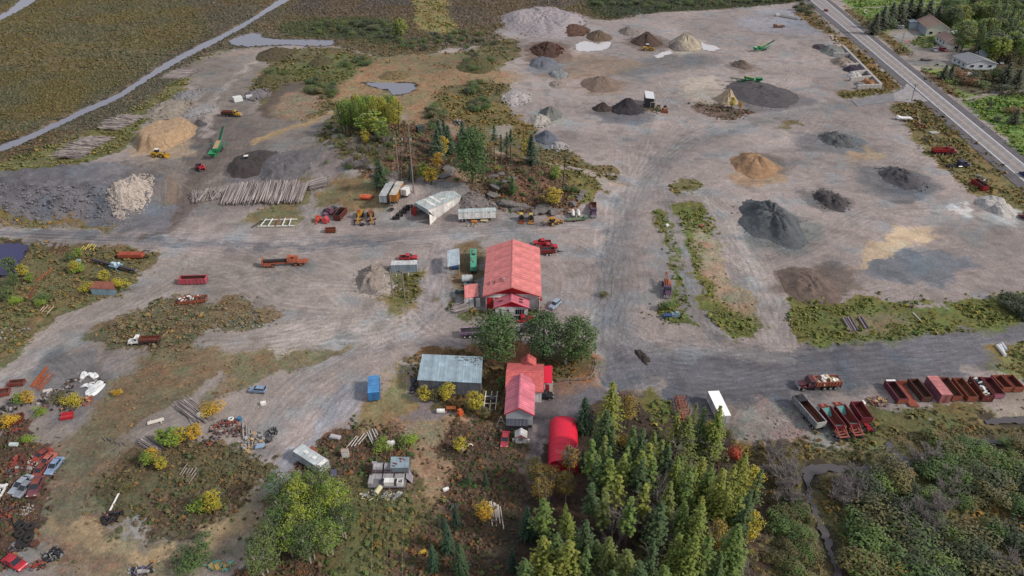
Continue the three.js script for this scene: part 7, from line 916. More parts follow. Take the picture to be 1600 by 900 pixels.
// wheel loaders, dozer, skid steers, backhoe, graders
function wheelLoader(label, P, m, s = 1) { const t = thing('wheel_loader', label, 'wheel loader', P.p, P.turn); part(t, 'rear_body', ext([[-3.1, 1.1], [-3.1, 2.1], [-1.4, 2.3], [-.6, 2.3], [-.6, .9], [-2.4, .9]], -1.1, 1.1, .1), m); part(t, 'cab', [bx(-.55, 2.75, 0, 1.4, 1.2, 1.4)], glass); part(t, 'cab_roof', bx(-.55, 3.42, 0, 1.7, .14, 1.6), whiteP); part(t, 'front_frame', [bx(1, 1.2, 0, 1.6, .9, 1.2)], m); part(t, 'lift_arm', [beam(v3(.7, 1.9, .6), v3(3, .9, .6), .3, .2), beam(v3(.7, 1.9, -.6), v3(3, .9, -.6), .3, .2)], m); part(t, 'bucket', [slab([v3(3, .2, -1.5), v3(3, .2, 1.5), v3(4.1, .15, 1.5), v3(4.1, .15, -1.5)], .1), slab([v3(3, 1.3, -1.5), v3(3, 1.3, 1.5), v3(2.9, .2, 1.5), v3(2.9, .2, -1.5)], .1, v3(-1, 0, 0)), ...[-1.5, 1.42].map(z => ext([[2.95, .15], [3, 1.3], [4.1, .15]], z, z + .08))], m); axle(t, 1.5, .8, 1.1, .6, m); axle(t, -1.8, .8, 1.1, .6, m); t.scale.setScalar(s); return t; }
wheelLoader('yellow wheel loader in front of the tan sand pile', pose(235, 241, 262, 242, 1), yellowM, 1); wheelLoader('yellow wheel loader in front of the dark brown cone', pose(1003, 76, 1022, 76, 1), yellowM, 1.1);
{ const P = pose(386.5, 246, 385, 258, 1), t = thing('bulldozer', 'yellow bulldozer with a white cab roof on the black soil', 'bulldozer', P.p, P.turn); part(t, 'body', [ext([[-1.8, .8], [-1.8, 1.8], [.2, 1.8], [2.2, 1.6], [2.3, .8]], -.7, .7, .08)], yellowM); part(t, 'cab', bx(-.9, 2.4, 0, 1.3, 1.2, 1.3), glass); part(t, 'cab_roof', bx(-.9, 3.05, 0, 1.7, .14, 1.7), whiteP); for (const s of [-1, 1]) part(t, 'track', ext([[-2.2, .3], [-1.9, 1], [1.6, 1], [2, .4], [1.6, 0], [-1.9, 0]], s < 0 ? -1.5 : .95, s < 0 ? -.95 : 1.5, .04), darkSteel); part(t, 'blade', [slab([v3(2.8, 1.3, -2), v3(2.8, 1.3, 2), v3(3, .1, 2), v3(3, .1, -2)], .14, v3(-1, 0, 0))], yellowM); part(t, 'push_arm', [beam(v3(0, .5, 1.7), v3(2.8, .4, 1.7), .18, .18), beam(v3(0, .5, -1.7), v3(2.8, .4, -1.7), .18, .18)], yellowM); }
[[814.5, 'left of the pair', blackP, rusty(150, 90, 60)], [829.5, 'right of the pair', paint(70, 66, 44), rusty(186, 150, 92)]].forEach(([x, w, m, bk]) => { const P = pose(x, 338, x + .3, 349, .6), t = thing('skid_steer', `black skid steer loader with a yellow roof, ${w} below the hill`, 'skid steer', P.p, P.turn); part(t, 'body', [bx(-.4, 1, 0, 2.2, .9, 1.2)], m); part(t, 'cab', bx(-.1, 1.9, 0, 1.3, 1, 1.1), glass); part(t, 'cab_roof', bx(-.2, 2.45, 0, 1.5, .12, 1.3), paint(222, 200, 84)); for (const s of [-1, 1]) part(t, 'lift_arm', [beam(v3(-1.4, 1.9, s * .75), v3(1.2, 1.5, s * .75), .2, .14), beam(v3(1.2, 1.5, s * .75), v3(1.9, .5, s * .75), .2, .14)], m); part(t, 'bucket', [slab([v3(1.7, .1, -1.1), v3(1.7, .1, 1.1), v3(2.6, .1, 1.1), v3(2.6, .1, -1.1)], .08), slab([v3(1.7, .8, -1.1), v3(1.7, .8, 1.1), v3(1.65, .1, 1.1), v3(1.65, .1, -1.1)], .08, v3(-1, 0, 0))], bk); part(t, 'work_lamp', [bx(.55, 2.2, .5, .1, .16, .2), bx(.55, 2.2, -.5, .1, .16, .2)], headlamp); axle(t, .7, .48, .8, .34, yellowM); axle(t, -.9, .48, .8, .34, yellowM); });
{ const P = pose(853, 350, 877, 345, .8), t = thing('backhoe', 'tan yellow backhoe loader at the foot of the hill', 'backhoe', P.p, P.turn), m = paint(222, 168, 84); part(t, 'body', [ext([[-1.4, .9], [-1.4, 1.4], [.2, 1.5], [1.9, 1.4], [2, .8]], -.55, .55, .06)], m); part(t, 'cab', bx(-.5, 2, 0, 1.4, 1.2, 1.4), glass); part(t, 'cab_roof', bx(-.5, 2.66, 0, 1.8, .14, 1.7), orangeY); part(t, 'lift_arm', [beam(v3(1, 1.5, .6), v3(3, .8, .6), .2, .14), beam(v3(1, 1.5, -.6), v3(3, .8, -.6), .2, .14)], m); part(t, 'bucket', [slab([v3(2.9, 1.1, -1.1), v3(2.9, 1.1, 1.1), v3(3.2, .2, 1.1), v3(3.2, .2, -1.1)], .3, v3(1, 0, 0))], m); part(t, 'boom', [beam(v3(-1.6, 1, 0), v3(-2.6, 3.4, 0), .3, .3), beam(v3(-2.6, 3.4, 0), v3(-3.8, 2.2, 0), .24, .24), beam(v3(-3.8, 2.2, 0), v3(-3.7, 1, 0), .2, .2)], m); part(t, 'digging_bucket', bx(-3.6, .7, 0, .7, .6, .7), rustD); axle(t, 1.4, .5, .8, .3, m); axle(t, -.9, .78, .9, .45, m); }
[[[565, 328, 557, 353], 'left one, with a spare tyre at its feet', 0], [[578, 327, 582, 354], 'right one, next to the grey trailer', 1]].forEach(([q, w, k]) => { const P = pose(...q, .8), t = thing('road_grader', `old yellow road grader, ${w}`, 'grader', P.p, P.turn), m = k ? paint(206, 156, 70) : paint(218, 164, 60); part(t, 'engine', [ext([[-4.4, .9], [-4.4, 1.9], [-1.8, 2], [-1.7, .9]], -.6, .6, .06)], m); part(t, 'cab', [bx(-1, 2.2, 0, 1.3, 1.7, 1.3)], k ? rusty(150, 110, 70) : m); part(t, 'cab_roof', bx(-1, 3.1, 0, 1.5, .1, 1.5), rustL); part(t, 'frame', [beam(v3(-.4, 1.6, 0), v3(3.8, 1.3, 0), .35, .35), beam(v3(0, 2.2, 0), v3(3.6, 1.7, 0), .2, .2), bx(3.9, 1.1, 0, .4, .5, .9)], m); part(t, 'blade', bx(1.2, .5, 0, .12, .6, 3.4, .35), rustD); part(t, 'blade_circle', cyl(1.2, .95, 0, .75, .12, 'y', 14), m); axle(t, 3.9, .6, .95, .35, m); axle(t, -2.2, .68, 1.0, .4, m); axle(t, -3.7, .68, 1.0, .4, m); });
solo('spare_tyre', 'big black tyre lying before the left grader', 'tyre', [fin(new THREE.TorusGeometry(.62, .3, 8, 16).rotateX(Math.PI / 2).translate(0, .3, 0))], rubber, G(566, 352));
// green screening plants
function screener(label, P, m, { len = 14, hop = true, tilt = .22 } = {}) { const t = thing('screening_plant', label, 'screening plant', P.p, P.turn), L = len / 2; part(t, 'main_conveyor', [beam(v3(-L * .4, 1.3, .55), v3(L, 1.3 + len * tilt, .55), .16, .4), beam(v3(-L * .4, 1.3, -.55), v3(L, 1.3 + len * tilt, -.55), .16, .4)], m); part(t, 'belt', slab([v3(-L * .4, 1.45, -.5), v3(L, 1.48 + len * tilt, -.5), v3(L, 1.48 + len * tilt, .5), v3(-L * .4, 1.45, .5)], .08), darkSteel); part(t, 'screen_box', [ext([[-L * .5, 1.8], [-L * .5, 3], [L * .15, 3.8], [L * .15, 2.6]], -1.1, 1.1, .06)], m); part(t, 'screen_mesh', slab([v3(-L * .48, 3.06, -.95), v3(L * .14, 3.86, -.95), v3(L * .14, 3.86, .95), v3(-L * .48, 3.06, .95)], .06), M(176, 150, 116)); part(t, 'chassis', [bx(-.5, .9, .8, len * .62, .3, .2), bx(-.5, .9, -.8, len * .62, .3, .2), bx(-L * .75, 1.5, 0, 1.8, 1.1, 1.6)], m); if (hop) part(t, 'hopper', [slab([v3(-L, 3, -1.5), v3(-L * .55, 3, -1.5), v3(-L * .6, 1.8, -.6), v3(-L * .95, 1.8, -.6)], .08), slab([v3(-L, 3, 1.5), v3(-L * .55, 3, 1.5), v3(-L * .6, 1.8, .6), v3(-L * .95, 1.8, .6)], .08), slab([v3(-L, 3, -1.5), v3(-L, 3, 1.5), v3(-L * .95, 1.8, .6), v3(-L * .95, 1.8, -.6)], .08)], m); for (const s of [-1, 1]) part(t, 'side_conveyor', [beam(v3(0, 1.2, s * .9), v3(.8, 3.2, s * 3.6), .5, .18)], m); for (const s of [-1, 1]) part(t, 'track', ext([[-2.4, .3], [-2, .9], [1.4, .9], [1.8, .3], [1.4, 0], [-2, 0]], s < 0 ? -1.3 : .8, s < 0 ? -.8 : 1.3, .04), darkSteel); return t; }
screener('long green screening plant standing between the loader and the bulldozer', pose(325, 256, 358, 208, 1.2), greenM, { len: 23 }); screener('green conveyor plant at the far side of the stock yard', pose(1175, 79, 1211, 72, 1.2), greenM, { len: 18, tilt: .2 }); screener('bright green crusher with no raised boom beside the dark gravel heap', pose(1188, 128, 1143, 125, 1), paint(30, 168, 96), { len: 17, tilt: .05 });
{ const P = pose(307, 259, 320, 266, .8), t = thing('excavator', 'small red machine with a dark roof at the foot of the green plant', 'excavator', P.p, P.turn), m = paint(206, 56, 76); part(t, 'body', ext([[-1.8, 1], [-1.8, 2.2], [.6, 2.3], [1.6, 1.8], [1.6, 1]], -1.2, 1.2, .1), m); part(t, 'cab', bx(.5, 2.4, .5, 1.3, 1.5, 1.1), glass); part(t, 'engine_cover', bx(-.9, 2.3, 0, 1.4, .2, 2), darkSteel); for (const s of [-1, 1]) part(t, 'track', ext([[-2, .3], [-1.7, .9], [1.6, .9], [2, .3], [1.6, 0], [-1.7, 0]], s < 0 ? -1.5 : .9, s < 0 ? -.9 : 1.5, .04), darkSteel); part(t, 'boom', [beam(v3(1.2, 1.8, -.3), v3(3, 2.8, -.3), .3, .3), beam(v3(3, 2.8, -.3), v3(3.6, .8, -.3), .22, .22)], m); }
{ const P = pose(1038.5, 166, 1039, 178, .8), t = thing('orange_loader', 'rust orange machine with a wide blade near the pump house', 'loader', P.p, P.turn); part(t, 'body', [bx(0, 1.4, 0, 3, 1, 1.5)], paint(206, 150, 96)); part(t, 'cab', bx(-1, 2.3, 0, 1.5, 1.3, 1.4), M(56, 58, 66)); part(t, 'cab_roof', bx(-1, 3, 0, 1.8, .12, 1.6), paint(130, 140, 150)); part(t, 'blade', [bx(2.8, .7, 0, .2, 1.2, 3.2), beam(v3(1.2, 1.2, .5), v3(2.8, .7, .5), .2, .2), beam(v3(1.2, 1.2, -.5), v3(2.8, .7, -.5), .2, .2)], rustL); axle(t, 1, .7, 1, .45, rustL); axle(t, -1.3, .7, 1, .45, rustL); }
{ // drill rig truck, old crane carrier
  const P = pose(1040, 432, 1043.5, 468, 1), t = thing('drill_truck', 'rusty drill truck with a purple cab standing on the gravel strip', 'truck', P.p, P.turn); part(t, 'chassis', [bx(-.5, 1, 0, 9, .4, 1)], rustD); const r = rng(12); for (let k = 0; k < 26; k++) part(t, 'drill_gear', bx(-3.6 + r() * 4.6, 1.3 + r() * 1.1, (r() - .5) * 1.9, .4 + r() * 1.1, .3 + r() * .5, .3 + r() * .5, r()), k % 3 ? rustL : rusty(206, 120, 70)); part(t, 'mast', [beam(v3(1, 2.6, .3), v3(-5.4, 3.1, .3), .2, .2), beam(v3(1, 2.6, -.3), v3(-5.4, 3.1, -.3), .2, .2), ...[0, 1, 2, 3, 4, 5].map(k => bx(-5 + k * 1.1, 3.05 - k * .08, 0, .1, .1, .7)), sph(-5.5, 3.2, 0, .3)], rustL); cabUnit(t, 1.4, purple); axle(t, 3.8, .52, 1); axle(t, -2.6, .52, .95, .5); axle(t, -3.8, .52, .95, .5); t.scale.setScalar(.95);
  const Q = pose(409, 413, 479, 409, .8), c = thing('crane_carrier', 'long rusty orange crane carrier alone on the haul road', 'crane truck', Q.p, Q.turn), o = rusty(186, 116, 96), L = Q.len; c.scale.setScalar(1); part(c, 'frame', [bx(0, 1.1, .5, L, .4, .2), bx(0, 1.1, -.5, L, .4, .2), bx(L / 2 - 1, 1.2, 0, 3, .2, 2.4)], o); part(c, 'boom', [beam(v3(-L / 2 + .6, 2.1, .35), v3(2, 1.9, .35), .3, .4), beam(v3(-L / 2 + .6, 2.1, -.35), v3(2, 1.9, -.35), .3, .4), bx(-2, 2.25, 0, 8, .1, .5)], darkSteel); part(c, 'turntable', [bx(L / 2 - 4, 1.9, 0, 3.2, 1.2, 2.2), bx(L / 2 - 3, 2.9, .5, 1.4, 1, 1), cyl(L / 2 - 4.6, 2.7, -.3, .5, 1.4, 'z', 10)], o); part(c, 'rear_frame', [bx(-L / 2 + .4, 1.6, 0, .3, 2.2, 2.2), bx(-L / 2 + 2, 1, 1.2, 2, .4, .4)], o); part(c, 'counter_weight', bx(L / 2 - 5.2, 2.5, 0, .8, 1.4, 2), rusty(180, 120, 90)); for (const x of [-L / 2 + 2, -L / 2 + 3.4, L / 2 - 3.2, L / 2 - 1.6]) axle(c, x, .6, 1.05, .45, o);
}
{ // tanks beside the garage and on the white rack
  const P = pose(740, 426, 739.5, 392, 1), t = thing('green_tank', 'long mint green tank machine standing beside the garage', 'tank', P.p, P.turn), L = 11.5; part(t, 'tank_body', [ext([[-L / 2, 1], [-L / 2, 2.5], [-L / 2 + .6, 2.9], [L / 2 - 1, 2.9], [L / 2, 2.2], [L / 2, 1]], -1.05, 1.05, .15)], mint); part(t, 'top_gear', [bx(2, 3.05, .2, 1.4, .4, .9), cyl(3.4, 3.1, 0, .4, .5, 'y', 10), bx(-2, 3.05, -.2, 2.2, .3, .7), cyl(-3.6, 3.05, .2, .28, .4, 'y', 8)], M(126, 168, 150, { map: 'grime' })); part(t, 'black_opening', cyl(1, 2.95, .1, .55, .1, 'y', 12), blackP); part(t, 'skid', [bx(0, .5, .7, L, .9, .3), bx(0, .5, -.7, L, .9, .3)], darkSteel); part(t, 'ladder', [bx(-L / 2 - .1, 1.8, .2, .06, 2, .06), bx(-L / 2 - .1, 1.8, -.2, .06, 2, .06), ...[0, 1, 2, 3].map(k => bx(-L / 2 - .1, 1.1 + k * .45, 0, .05, .05, .4))], chrome);
  solo('silver_tank', 'silver horizontal tank between the green tank and the small red roof', 'tank', [cyl(0, 1.35, 0, 1.15, 2.9, 'x', 20), sph(1.45, 1.35, 0, 1.12, .3, 1, 1, 12), sph(-1.45, 1.35, 0, 1.12, .3, 1, 1, 12), bx(-.9, .3, 0, .3, .7, 1.8), bx(.9, .3, 0, .3, .7, 1.8), cyl(0, 2.6, 0, .2, .3, 'y', 8)], paint(204, 214, 220), G(730, 441), .05); solo('engine_block', 'tangle of pale blue pump parts at the foot of the silver tank', 'pump', [bx(0, .4, 0, 2.2, .7, .7), cyl(.9, .8, .1, .3, .8, 'x', 8), cyl(-.6, .8, 0, .25, .9, 'z', 8), bx(-.9, .5, .3, .5, .9, .5)], M(120, 160, 168, { map: 'grime' }), G(731, 447), .1); solo('engine_block', 'grey green engine left of the small red roof', 'engine', [bx(0, .5, 0, 2.2, .8, .9), cyl(-.5, 1, 0, .3, .8, 'x', 8), bx(.8, .9, .2, .5, .5, .5), cyl(1.3, .5, 0, .4, .3, 'z', 10)], M(112, 132, 138, { map: 'grime' }), G(717, 458), .1);
  [[895.5, 'left white propane tank of the pair on the trailer deck'], [904, 'right white propane tank of the pair on the trailer deck']].forEach(([x, l]) => { const Q = pose(x - 1.5, 327, x + .8, 339, 1.4), k = thing('propane_tank', l, 'tank', Q.p, Q.turn); part(k, 'shell', [cyl(0, 1.5, 0, .62, 3, 'x', 16), sph(1.5, 1.5, 0, .62, .8, 1, 1, 12), sph(-1.5, 1.5, 0, .62, .8, 1, 1, 12)], whiteP); part(k, 'saddle', [bx(-1, .7, 0, .2, .9, .9), bx(1, .7, 0, .2, .9, .9)], steel); part(k, 'valve_hood', cyl(0, 2.15, 0, .18, .2, 'y', 8), steel); });
  const D = pose(885, 344, 919, 341, .6), d = thing('deck_trailer', 'old green deck trailer in front of the white propane tanks', 'trailer', D.p, D.turn); part(d, 'deck', [bx(0, .8, 0, 7.6, .2, 1.8)], M(116, 136, 106, { map: 'grime' })); part(d, 'bulkhead', bx(3, 1.2, 0, 1.4, .7, 1.6), M(104, 134, 116, { map: 'grime' })); part(d, 'tow_bar', beam(v3(-3.8, .8, 0), v3(-6.4, .7, 0), .14, .14), steel); axle(d, -1, .42, .8, .25, rustL);
}
// ---------- logs, pipes, poles, wires, scrap ----------
const logM = [M(214, 204, 204, { rough: .9, map: 'bark' }), M(182, 172, 172, { rough: .9, map: 'bark' }), M(230, 222, 220, { rough: .9, map: 'bark' }), M(156, 144, 144, { rough: .9, map: 'bark' })];
const logG = [0, 1, 2].map(i => metreUV(tube([v3(-.5, 0, 0), v3(-.15, .004 * i, .012 * (i - 1)), v3(.2, 0, -.01 * i), v3(.5, 0, 0)].map(p => p.multiplyScalar(1)), .5, 5, 6)));
// logs laid side by side: a, b ends of the row (drawing units), length and height of the heap; the logs run along dir
function logStack(label, q0, q1, len, h, n, seed, { jut = 1, messy = .05, dia = .34, mats_ = logM, name = 'log_stack', cat = 'log pile', skew = 0 } = {}) {
  const a = G(...q0), b = G(...q1), d = b.clone().sub(a).setY(0), L = d.length(), P = a.clone().add(b).multiplyScalar(.5), t = thing(name, label, cat, P, Math.atan2(-d.z, d.x)), r = rng(seed);
  part(t, 'lower_logs', [slab([v3(-L * .47, h * .7, -len * .4), v3(L * .47, h * .7, -len * .4), v3(L * .47, .1, len * .4), v3(-L * .47, .1, len * .4)], .4)], mats_[1]);
  for (let k = 0; k < n; k++) { const f = (k + r() * .8) / n, m = new THREE.Mesh(logG[k % 3], mats_[Math.floor(r() * mats_.length)]); m.name = 'log'; m.castShadow = m.receiveShadow = true; const l = len * (.72 + .35 * r()), di = dia * (.7 + .6 * r()), prof = Math.sin(Math.PI * clamp(f * .86 + .07)) ** .4; m.scale.set(l, di * .5, di * .5); m.rotation.set(0, Math.PI / 2 + skew + (r() - .5) * messy, 0); m.rotateZ(Math.atan2(h * .8 * prof, len) * (.7 + .5 * r())); m.position.set((f - .5) * L, h * .5 * prof + r() * .4 + .15, (r() - .5) * jut); t.add(m); }
  return t;
}
logStack('long stack of grey peeled logs along the haul road at the left', [352, 309], [478, 306], 14, 3.8, 190, 1, { dia: .58, jut: 1.8, messy: .12 });
logStack('tumbled heap of broken pale logs left of the long stack', [298, 312], [352, 306], 6.5, 2.2, 70, 2, { messy: 1.3, jut: 4, dia: .36 });
logStack('short stack of grey logs lying across, right of the two wheel track', [496, 282], [498, 296], 8, 1.8, 26, 3, { messy: .15, dia: .45 });
logStack('upper grey heap of driftwood logs beside the ditch', [170, 204], [212, 184], 9, 2.8, 110, 4, { messy: 1.1, jut: 5, dia: .36, skew: .5 }); logStack('lower grey heap of driftwood logs beside the ditch', [104, 250], [158, 218], 10, 3, 160, 5, { messy: 1.1, jut: 6, dia: .36, skew: .5 });
logStack('flat pile of purple grey poles at the ditch bank', [268, 124], [300, 108], 14, 1.2, 60, 6, { messy: .12, dia: .5, skew: .35 });
logStack('small stack of weathered beams in front of the small red roof', [719, 475], [722, 490], 5, 1.4, 26, 7, { messy: .1, dia: .36 }); solo('leaning_pallet', 'yellow pallet leaning beside the weathered beams', 'pallet', [bx(0, .6, 0, 1, 1.2, .1, .3), bx(.8, .5, .2, .12, 1.6, .12, 0, .4)], M(214, 170, 110, { map: 'bark' }), G(739, 488));
logStack('big fan of grey poles leaning in the brush at the lower left', [292, 650], [318, 640], 10, 1.4, 44, 8, { messy: .12, dia: .26, skew: .32, jut: 2 }); logStack('dark stack of boards beside the orange topped bush', [230, 702], [246, 694], 6, 1, 20, 9, { dia: .24, skew: .3 });
const poleRun = (name, label, cat, list, r, m, grp) => solo(name, label, cat, list.map(([a, b, ha = .2, hb = .2]) => { const A = G(...a), Bq = G(...b); A.y += ha; Bq.y += hb; return bar(A, Bq, r, 6); }), m, v3(), 0, grp);
[[[1316, 498], [1329, 519]], [[1320, 498], [1332, 519]], [[1324, 497], [1336, 518]], [[1328, 496], [1340, 517]], [[1341, 497], [1352, 515]], [[1345, 496], [1357, 514]]].forEach((q, i) => poleRun('culvert_pipe', 'grey steel pipe lying in the grass strip above the lower road', 'pipe', [[...q, .3, .3]], .3, i % 2 ? M(120, 112, 124, { map: 'grime' }) : M(158, 146, 152, { map: 'grime' }), 'grey pipes in the grass strip'));
[[[1426, 490], [1441, 505]], [[1557, 541], [1570, 557]], [[1564, 538], [1571, 548]], [[1561, 540], [1567, 552]]].forEach((q, i) => poleRun(i ? 'white_bundle' : 'plank', i ? 'white wrapped bundle lying at the end of the lower road' : 'pale plank lying in the grass strip', i ? 'bundle' : 'plank', [[...q, .3, .3]], i ? .45 : .14, i === 2 ? M(190, 204, 226) : whiteP, i ? 'white bundles at the end of the lower road' : undefined));
for (const [n, seed, x0, y0, dx, dy, sx, sy, m, l, c] of [[7, 1, 76, 392, 10, -16, 4, 1.5, rustD, 'rusty beam in the upper bundle behind the left bushes', 'rusty beams behind the left bushes'], [5, 2, 56, 440, 8, -10, 4.5, -3, rusty(168, 110, 84), 'rusty pipe lying beside the pond willow', 'rusty pipes beside the pond willow'], [4, 3, 40, 462, 10, -16, 2, 1, rusty(126, 80, 64), 'brown beam lying left of the lime bush', 'brown beams left of the lime bush'], [6, 4, 124, 390, 8, -8, 4, -.3, M(206, 190, 96), 'yellow beam in the bundle behind the blue conveyor', 'yellow beams behind the blue conveyor'], [4, 5, 60, 486, 10, -10, 4, 1, M(196, 168, 150), 'short pale plank below the lime bush', 'short planks below the lime bush'], [8, 6, 46, 602, 24, -28, 2.2, 1, rusty(176, 102, 68), 'long orange brown plank in the bundle on the dark gravel', 'long planks on the dark gravel'], [4, 7, 541, 698, 14, -18, 6, -1, M(196, 192, 190), 'pale pole thrown down in the dry field', 'pale poles in the dry field'], [4, 8, 573, 674, 8, 22, 3.4, -2, M(210, 210, 214), 'white board thrown across the pale poles', 'white boards in the dry field'], [8, 9, 765, 782, 4, 38, 2.1, 1.2, M(218, 208, 200), 'pale peeled log lying behind the golden tree', 'peeled logs behind the golden tree'], [6, 10, 377, 660, 1, 38, 3, 2, M(164, 160, 158), 'long grey timber standing out of the scrap', 'long grey timbers in the scrap'], [5, 11, 698, 795, 6, -10, 3, 1, M(80, 80, 96), 'dark board by the small spruce', 'dark boards by the small spruce'], [6, 12, 280, 740, 14, -20, 3, 3, M(150, 140, 134), 'grey branch in the brush pile', 'branches of the brush pile'], [6, 13, 660, 180, 22, -14, 3, 2, M(196, 188, 180), 'pale pole in the tangle beside the sandy track', 'pale poles beside the sandy track'], [7, 14, 1440, 214, 12, 12, 2.6, -1, M(110, 104, 108), 'dark beam behind the red dump truck', 'dark beams behind the red dump truck'], [6, 15, 160, 682, 4, 6, 6, 2, M(120, 116, 114), 'loose stick beside the curved track', 'loose sticks beside the curved track']]) {
  const r = rng(seed + 200); for (let k = 0; k < n; k++) { const x = x0 + k * sx + r() * 2, y = y0 + k * sy + r() * 3, e = .6 + .5 * r(); poleRun(/beam/.test(l) ? 'beam' : /pipe/.test(l) ? 'pipe' : /plank|board/.test(l) ? 'plank' : 'pole', l, /beam/.test(l) ? 'beam' : /pipe/.test(l) ? 'pipe' : /plank|board/.test(l) ? 'plank' : 'pole', [[[x, y], [x + dx * e + r() * 2, y + dy * e], .15, .15 + r() * .5]], .13, m, c); }
}
poleRun('white_pole', 'long white pole lying beside the curved track', 'pole', [[[164, 815], [194, 757], .2, .3]], .2, whiteP);
// line poles and their wires
const poleM = M(176, 168, 160, { rough: .9, map: 'bark' }), wireM = M(140, 136, 124, { rough: .8 }), tops = {};
function poleAt(name, label, foot, topPx, { r = .16, arms = [], m = poleM, cat = 'utility pole' } = {}) { const p = G(...foot), b = p.clone(), h = treeHeight(b, topPx[1]), e = W(topPx[0], topPx[1], p.y + h), t = thing(name, label, cat, p); part(t, 'post', bar(v3(0, -.3, 0), v3(clamp(e.x - p.x, -.8, .8), h, 0), r, 7), m); for (const [f, w, dz] of arms) part(t, 'cross_arm', bx(clamp(e.x - p.x, -.8, .8) * f, h * f, .2, w, .2, .14, dz || 0), m); t.userData.h = h; return t; }
function hframe(name, label, f1, f2, t1, t2, over, brace) {
  const a = G(...f1), b = G(...f2), h1 = treeHeight(a, t1), h2 = treeHeight(b, t2), t = thing(name, label, 'utility pole', a); const l = v => v.clone().sub(a), A = v3(0, h1, 0), Bt = l(b).add(v3(0, h2, 0));
  part(t, 'post', bar(v3(0, -.3, 0), A, .2, 7), poleM); part(t, 'post', bar(l(b), Bt, .2, 7), poleM); const dir = Bt.clone().sub(A).setY(0).normalize(), c0 = A.clone().multiplyScalar(.86), c1 = l(b).add(v3(0, h2 * .86, 0)); const e0 = c0.clone().addScaledVector(dir, -over), e1 = c1.clone().addScaledVector(dir, over); part(t, 'cross_arm', beam(e0, e1, .25, .22), poleM);
  if (brace) { part(t, 'brace', beam(v3(0, h1 * .8, .1), l(b).add(v3(0, h2 * .42, .1)), .14, .14), poleM); part(t, 'brace', beam(l(b).add(v3(0, h2 * .8, .1)), v3(0, h1 * .42, .1), .14, .14), poleM); }
  else { part(t, 'brace', beam(c0.clone().lerp(c1, .1).add(v3(0, -1.6, 0)), c0.clone().lerp(c1, .45), .14, .14), poleM); part(t, 'brace', beam(c1.clone().add(v3(0, -1.6, 0)), c0.clone().lerp(c1, .6), .14, .14), poleM); }
  const ins = [e0, e0.clone().lerp(e1, .5), e1]; for (const q of ins) part(t, 'insulator', cyl(q.x, q.y - .5, q.z, .12, .9, 'y', 6), whiteP); return ins.map(q => q.clone().add(a).add(v3(0, -.95, 0)));
}
const low = hframe('line_frame', 'pale two post line frame with crossed braces before the grey blue container', [614.4, 466], [632.3, 465.5], 421, 420, 1.8, true), high = hframe('line_frame', 'pale two post line frame high on the rocky hill', [623.3, 276], [646.7, 302], 206, 198, 1.5, false);
const wire = (name, label, a, b, sag, r = .028) => { const pts = []; for (let k = 0; k <= 20; k++) { const t = k / 20, p = v3().lerpVectors(a, b, t); p.y -= sag * 4 * t * (1 - t); pts.push(p); } return solo(name, label, 'wire', tube(pts, r, 40, 4), wireM, v3(), 0, 'wires of the power line'); };
[[578, 905], [603, 905], [627.5, 905]].forEach(([x, y], i) => wire('power_wire', ['left', 'middle', 'right'][i] + ' wire from the bottom edge up to the line frame by the container', W(x, y, 11).addScaledVector(W(x, y, 11).sub(low[i]).normalize(), 60), low[i], .8, .026));
low.forEach((p, i) => wire('power_wire', ['left', 'middle', 'right'][i] + ' wire from the lower frame to the frame on the hill', p, high[i], 2.2)); const far = [[884, 246], [890, 248], [880, 250]].map(([x, y]) => W(x, y, 10.5)); high.forEach((p, i) => wire('power_wire', ['left', 'middle', 'right'][i] + ' wire from the hill frame across to the wooden pole', p, far[i], 1.6));
poleAt('utility_pole', 'brown wooden pole at the right end of the rocky hill', [878.5, 303], [883.5, 241], { m: M(96, 84, 76, { map: 'bark' }), arms: [[.93, 2.4]] }); { const p = poleAt('light_pole', 'tall pale light pole beside the pump house', [1022.5, 170.5], [1029.5, 130], { m: M(206, 196, 176), arms: [[.98, 1.8]] }); part(p, 'lamp_head', bx(1.2, p.userData.h - .2, .2, .6, .2, .4), whiteP); }
for (const [f, tp, l, a] of [[[1424, 158], [1431, 132], 'dark pole with two cross arms at the mouth of the side road', [[.97, 3], [.62, 2.4]]], [[1409.5, 66], [1413, 52], 'grey pole in the car park across the highway', [[.95, 1.4]]], [[1481, 105], [1490, 78], 'pale leaning pole before the grey house', [[.96, 1.6]]], [[1230, 186], [1233, 172], 'thin post beside the side road', []], [[1324, 70], [1328, 54], 'thin post behind the bunkers', []], [[1311, 56], [1313.5, 44], 'thin post left of the highway', []], [[955, 462], [957, 431], 'thin white post in the middle of the gravel', [[.95, 1]]], [[1420, 484], [1429, 463], 'thin leaning pole in the grass strip', []]]) poleAt('utility_pole', l, f, tp, { r: /thin/.test(l) ? .09 : .16, arms: a, m: /dark/.test(l) ? M(92, 88, 90) : poleM });
for (const n of scene.children) delete n.userData.h;
poleAt('mail_post', 'small dark post at the far edge of the side road', [1466, 172], [1466, 168], { r: .12, m: M(80, 80, 86), cat: 'post' });
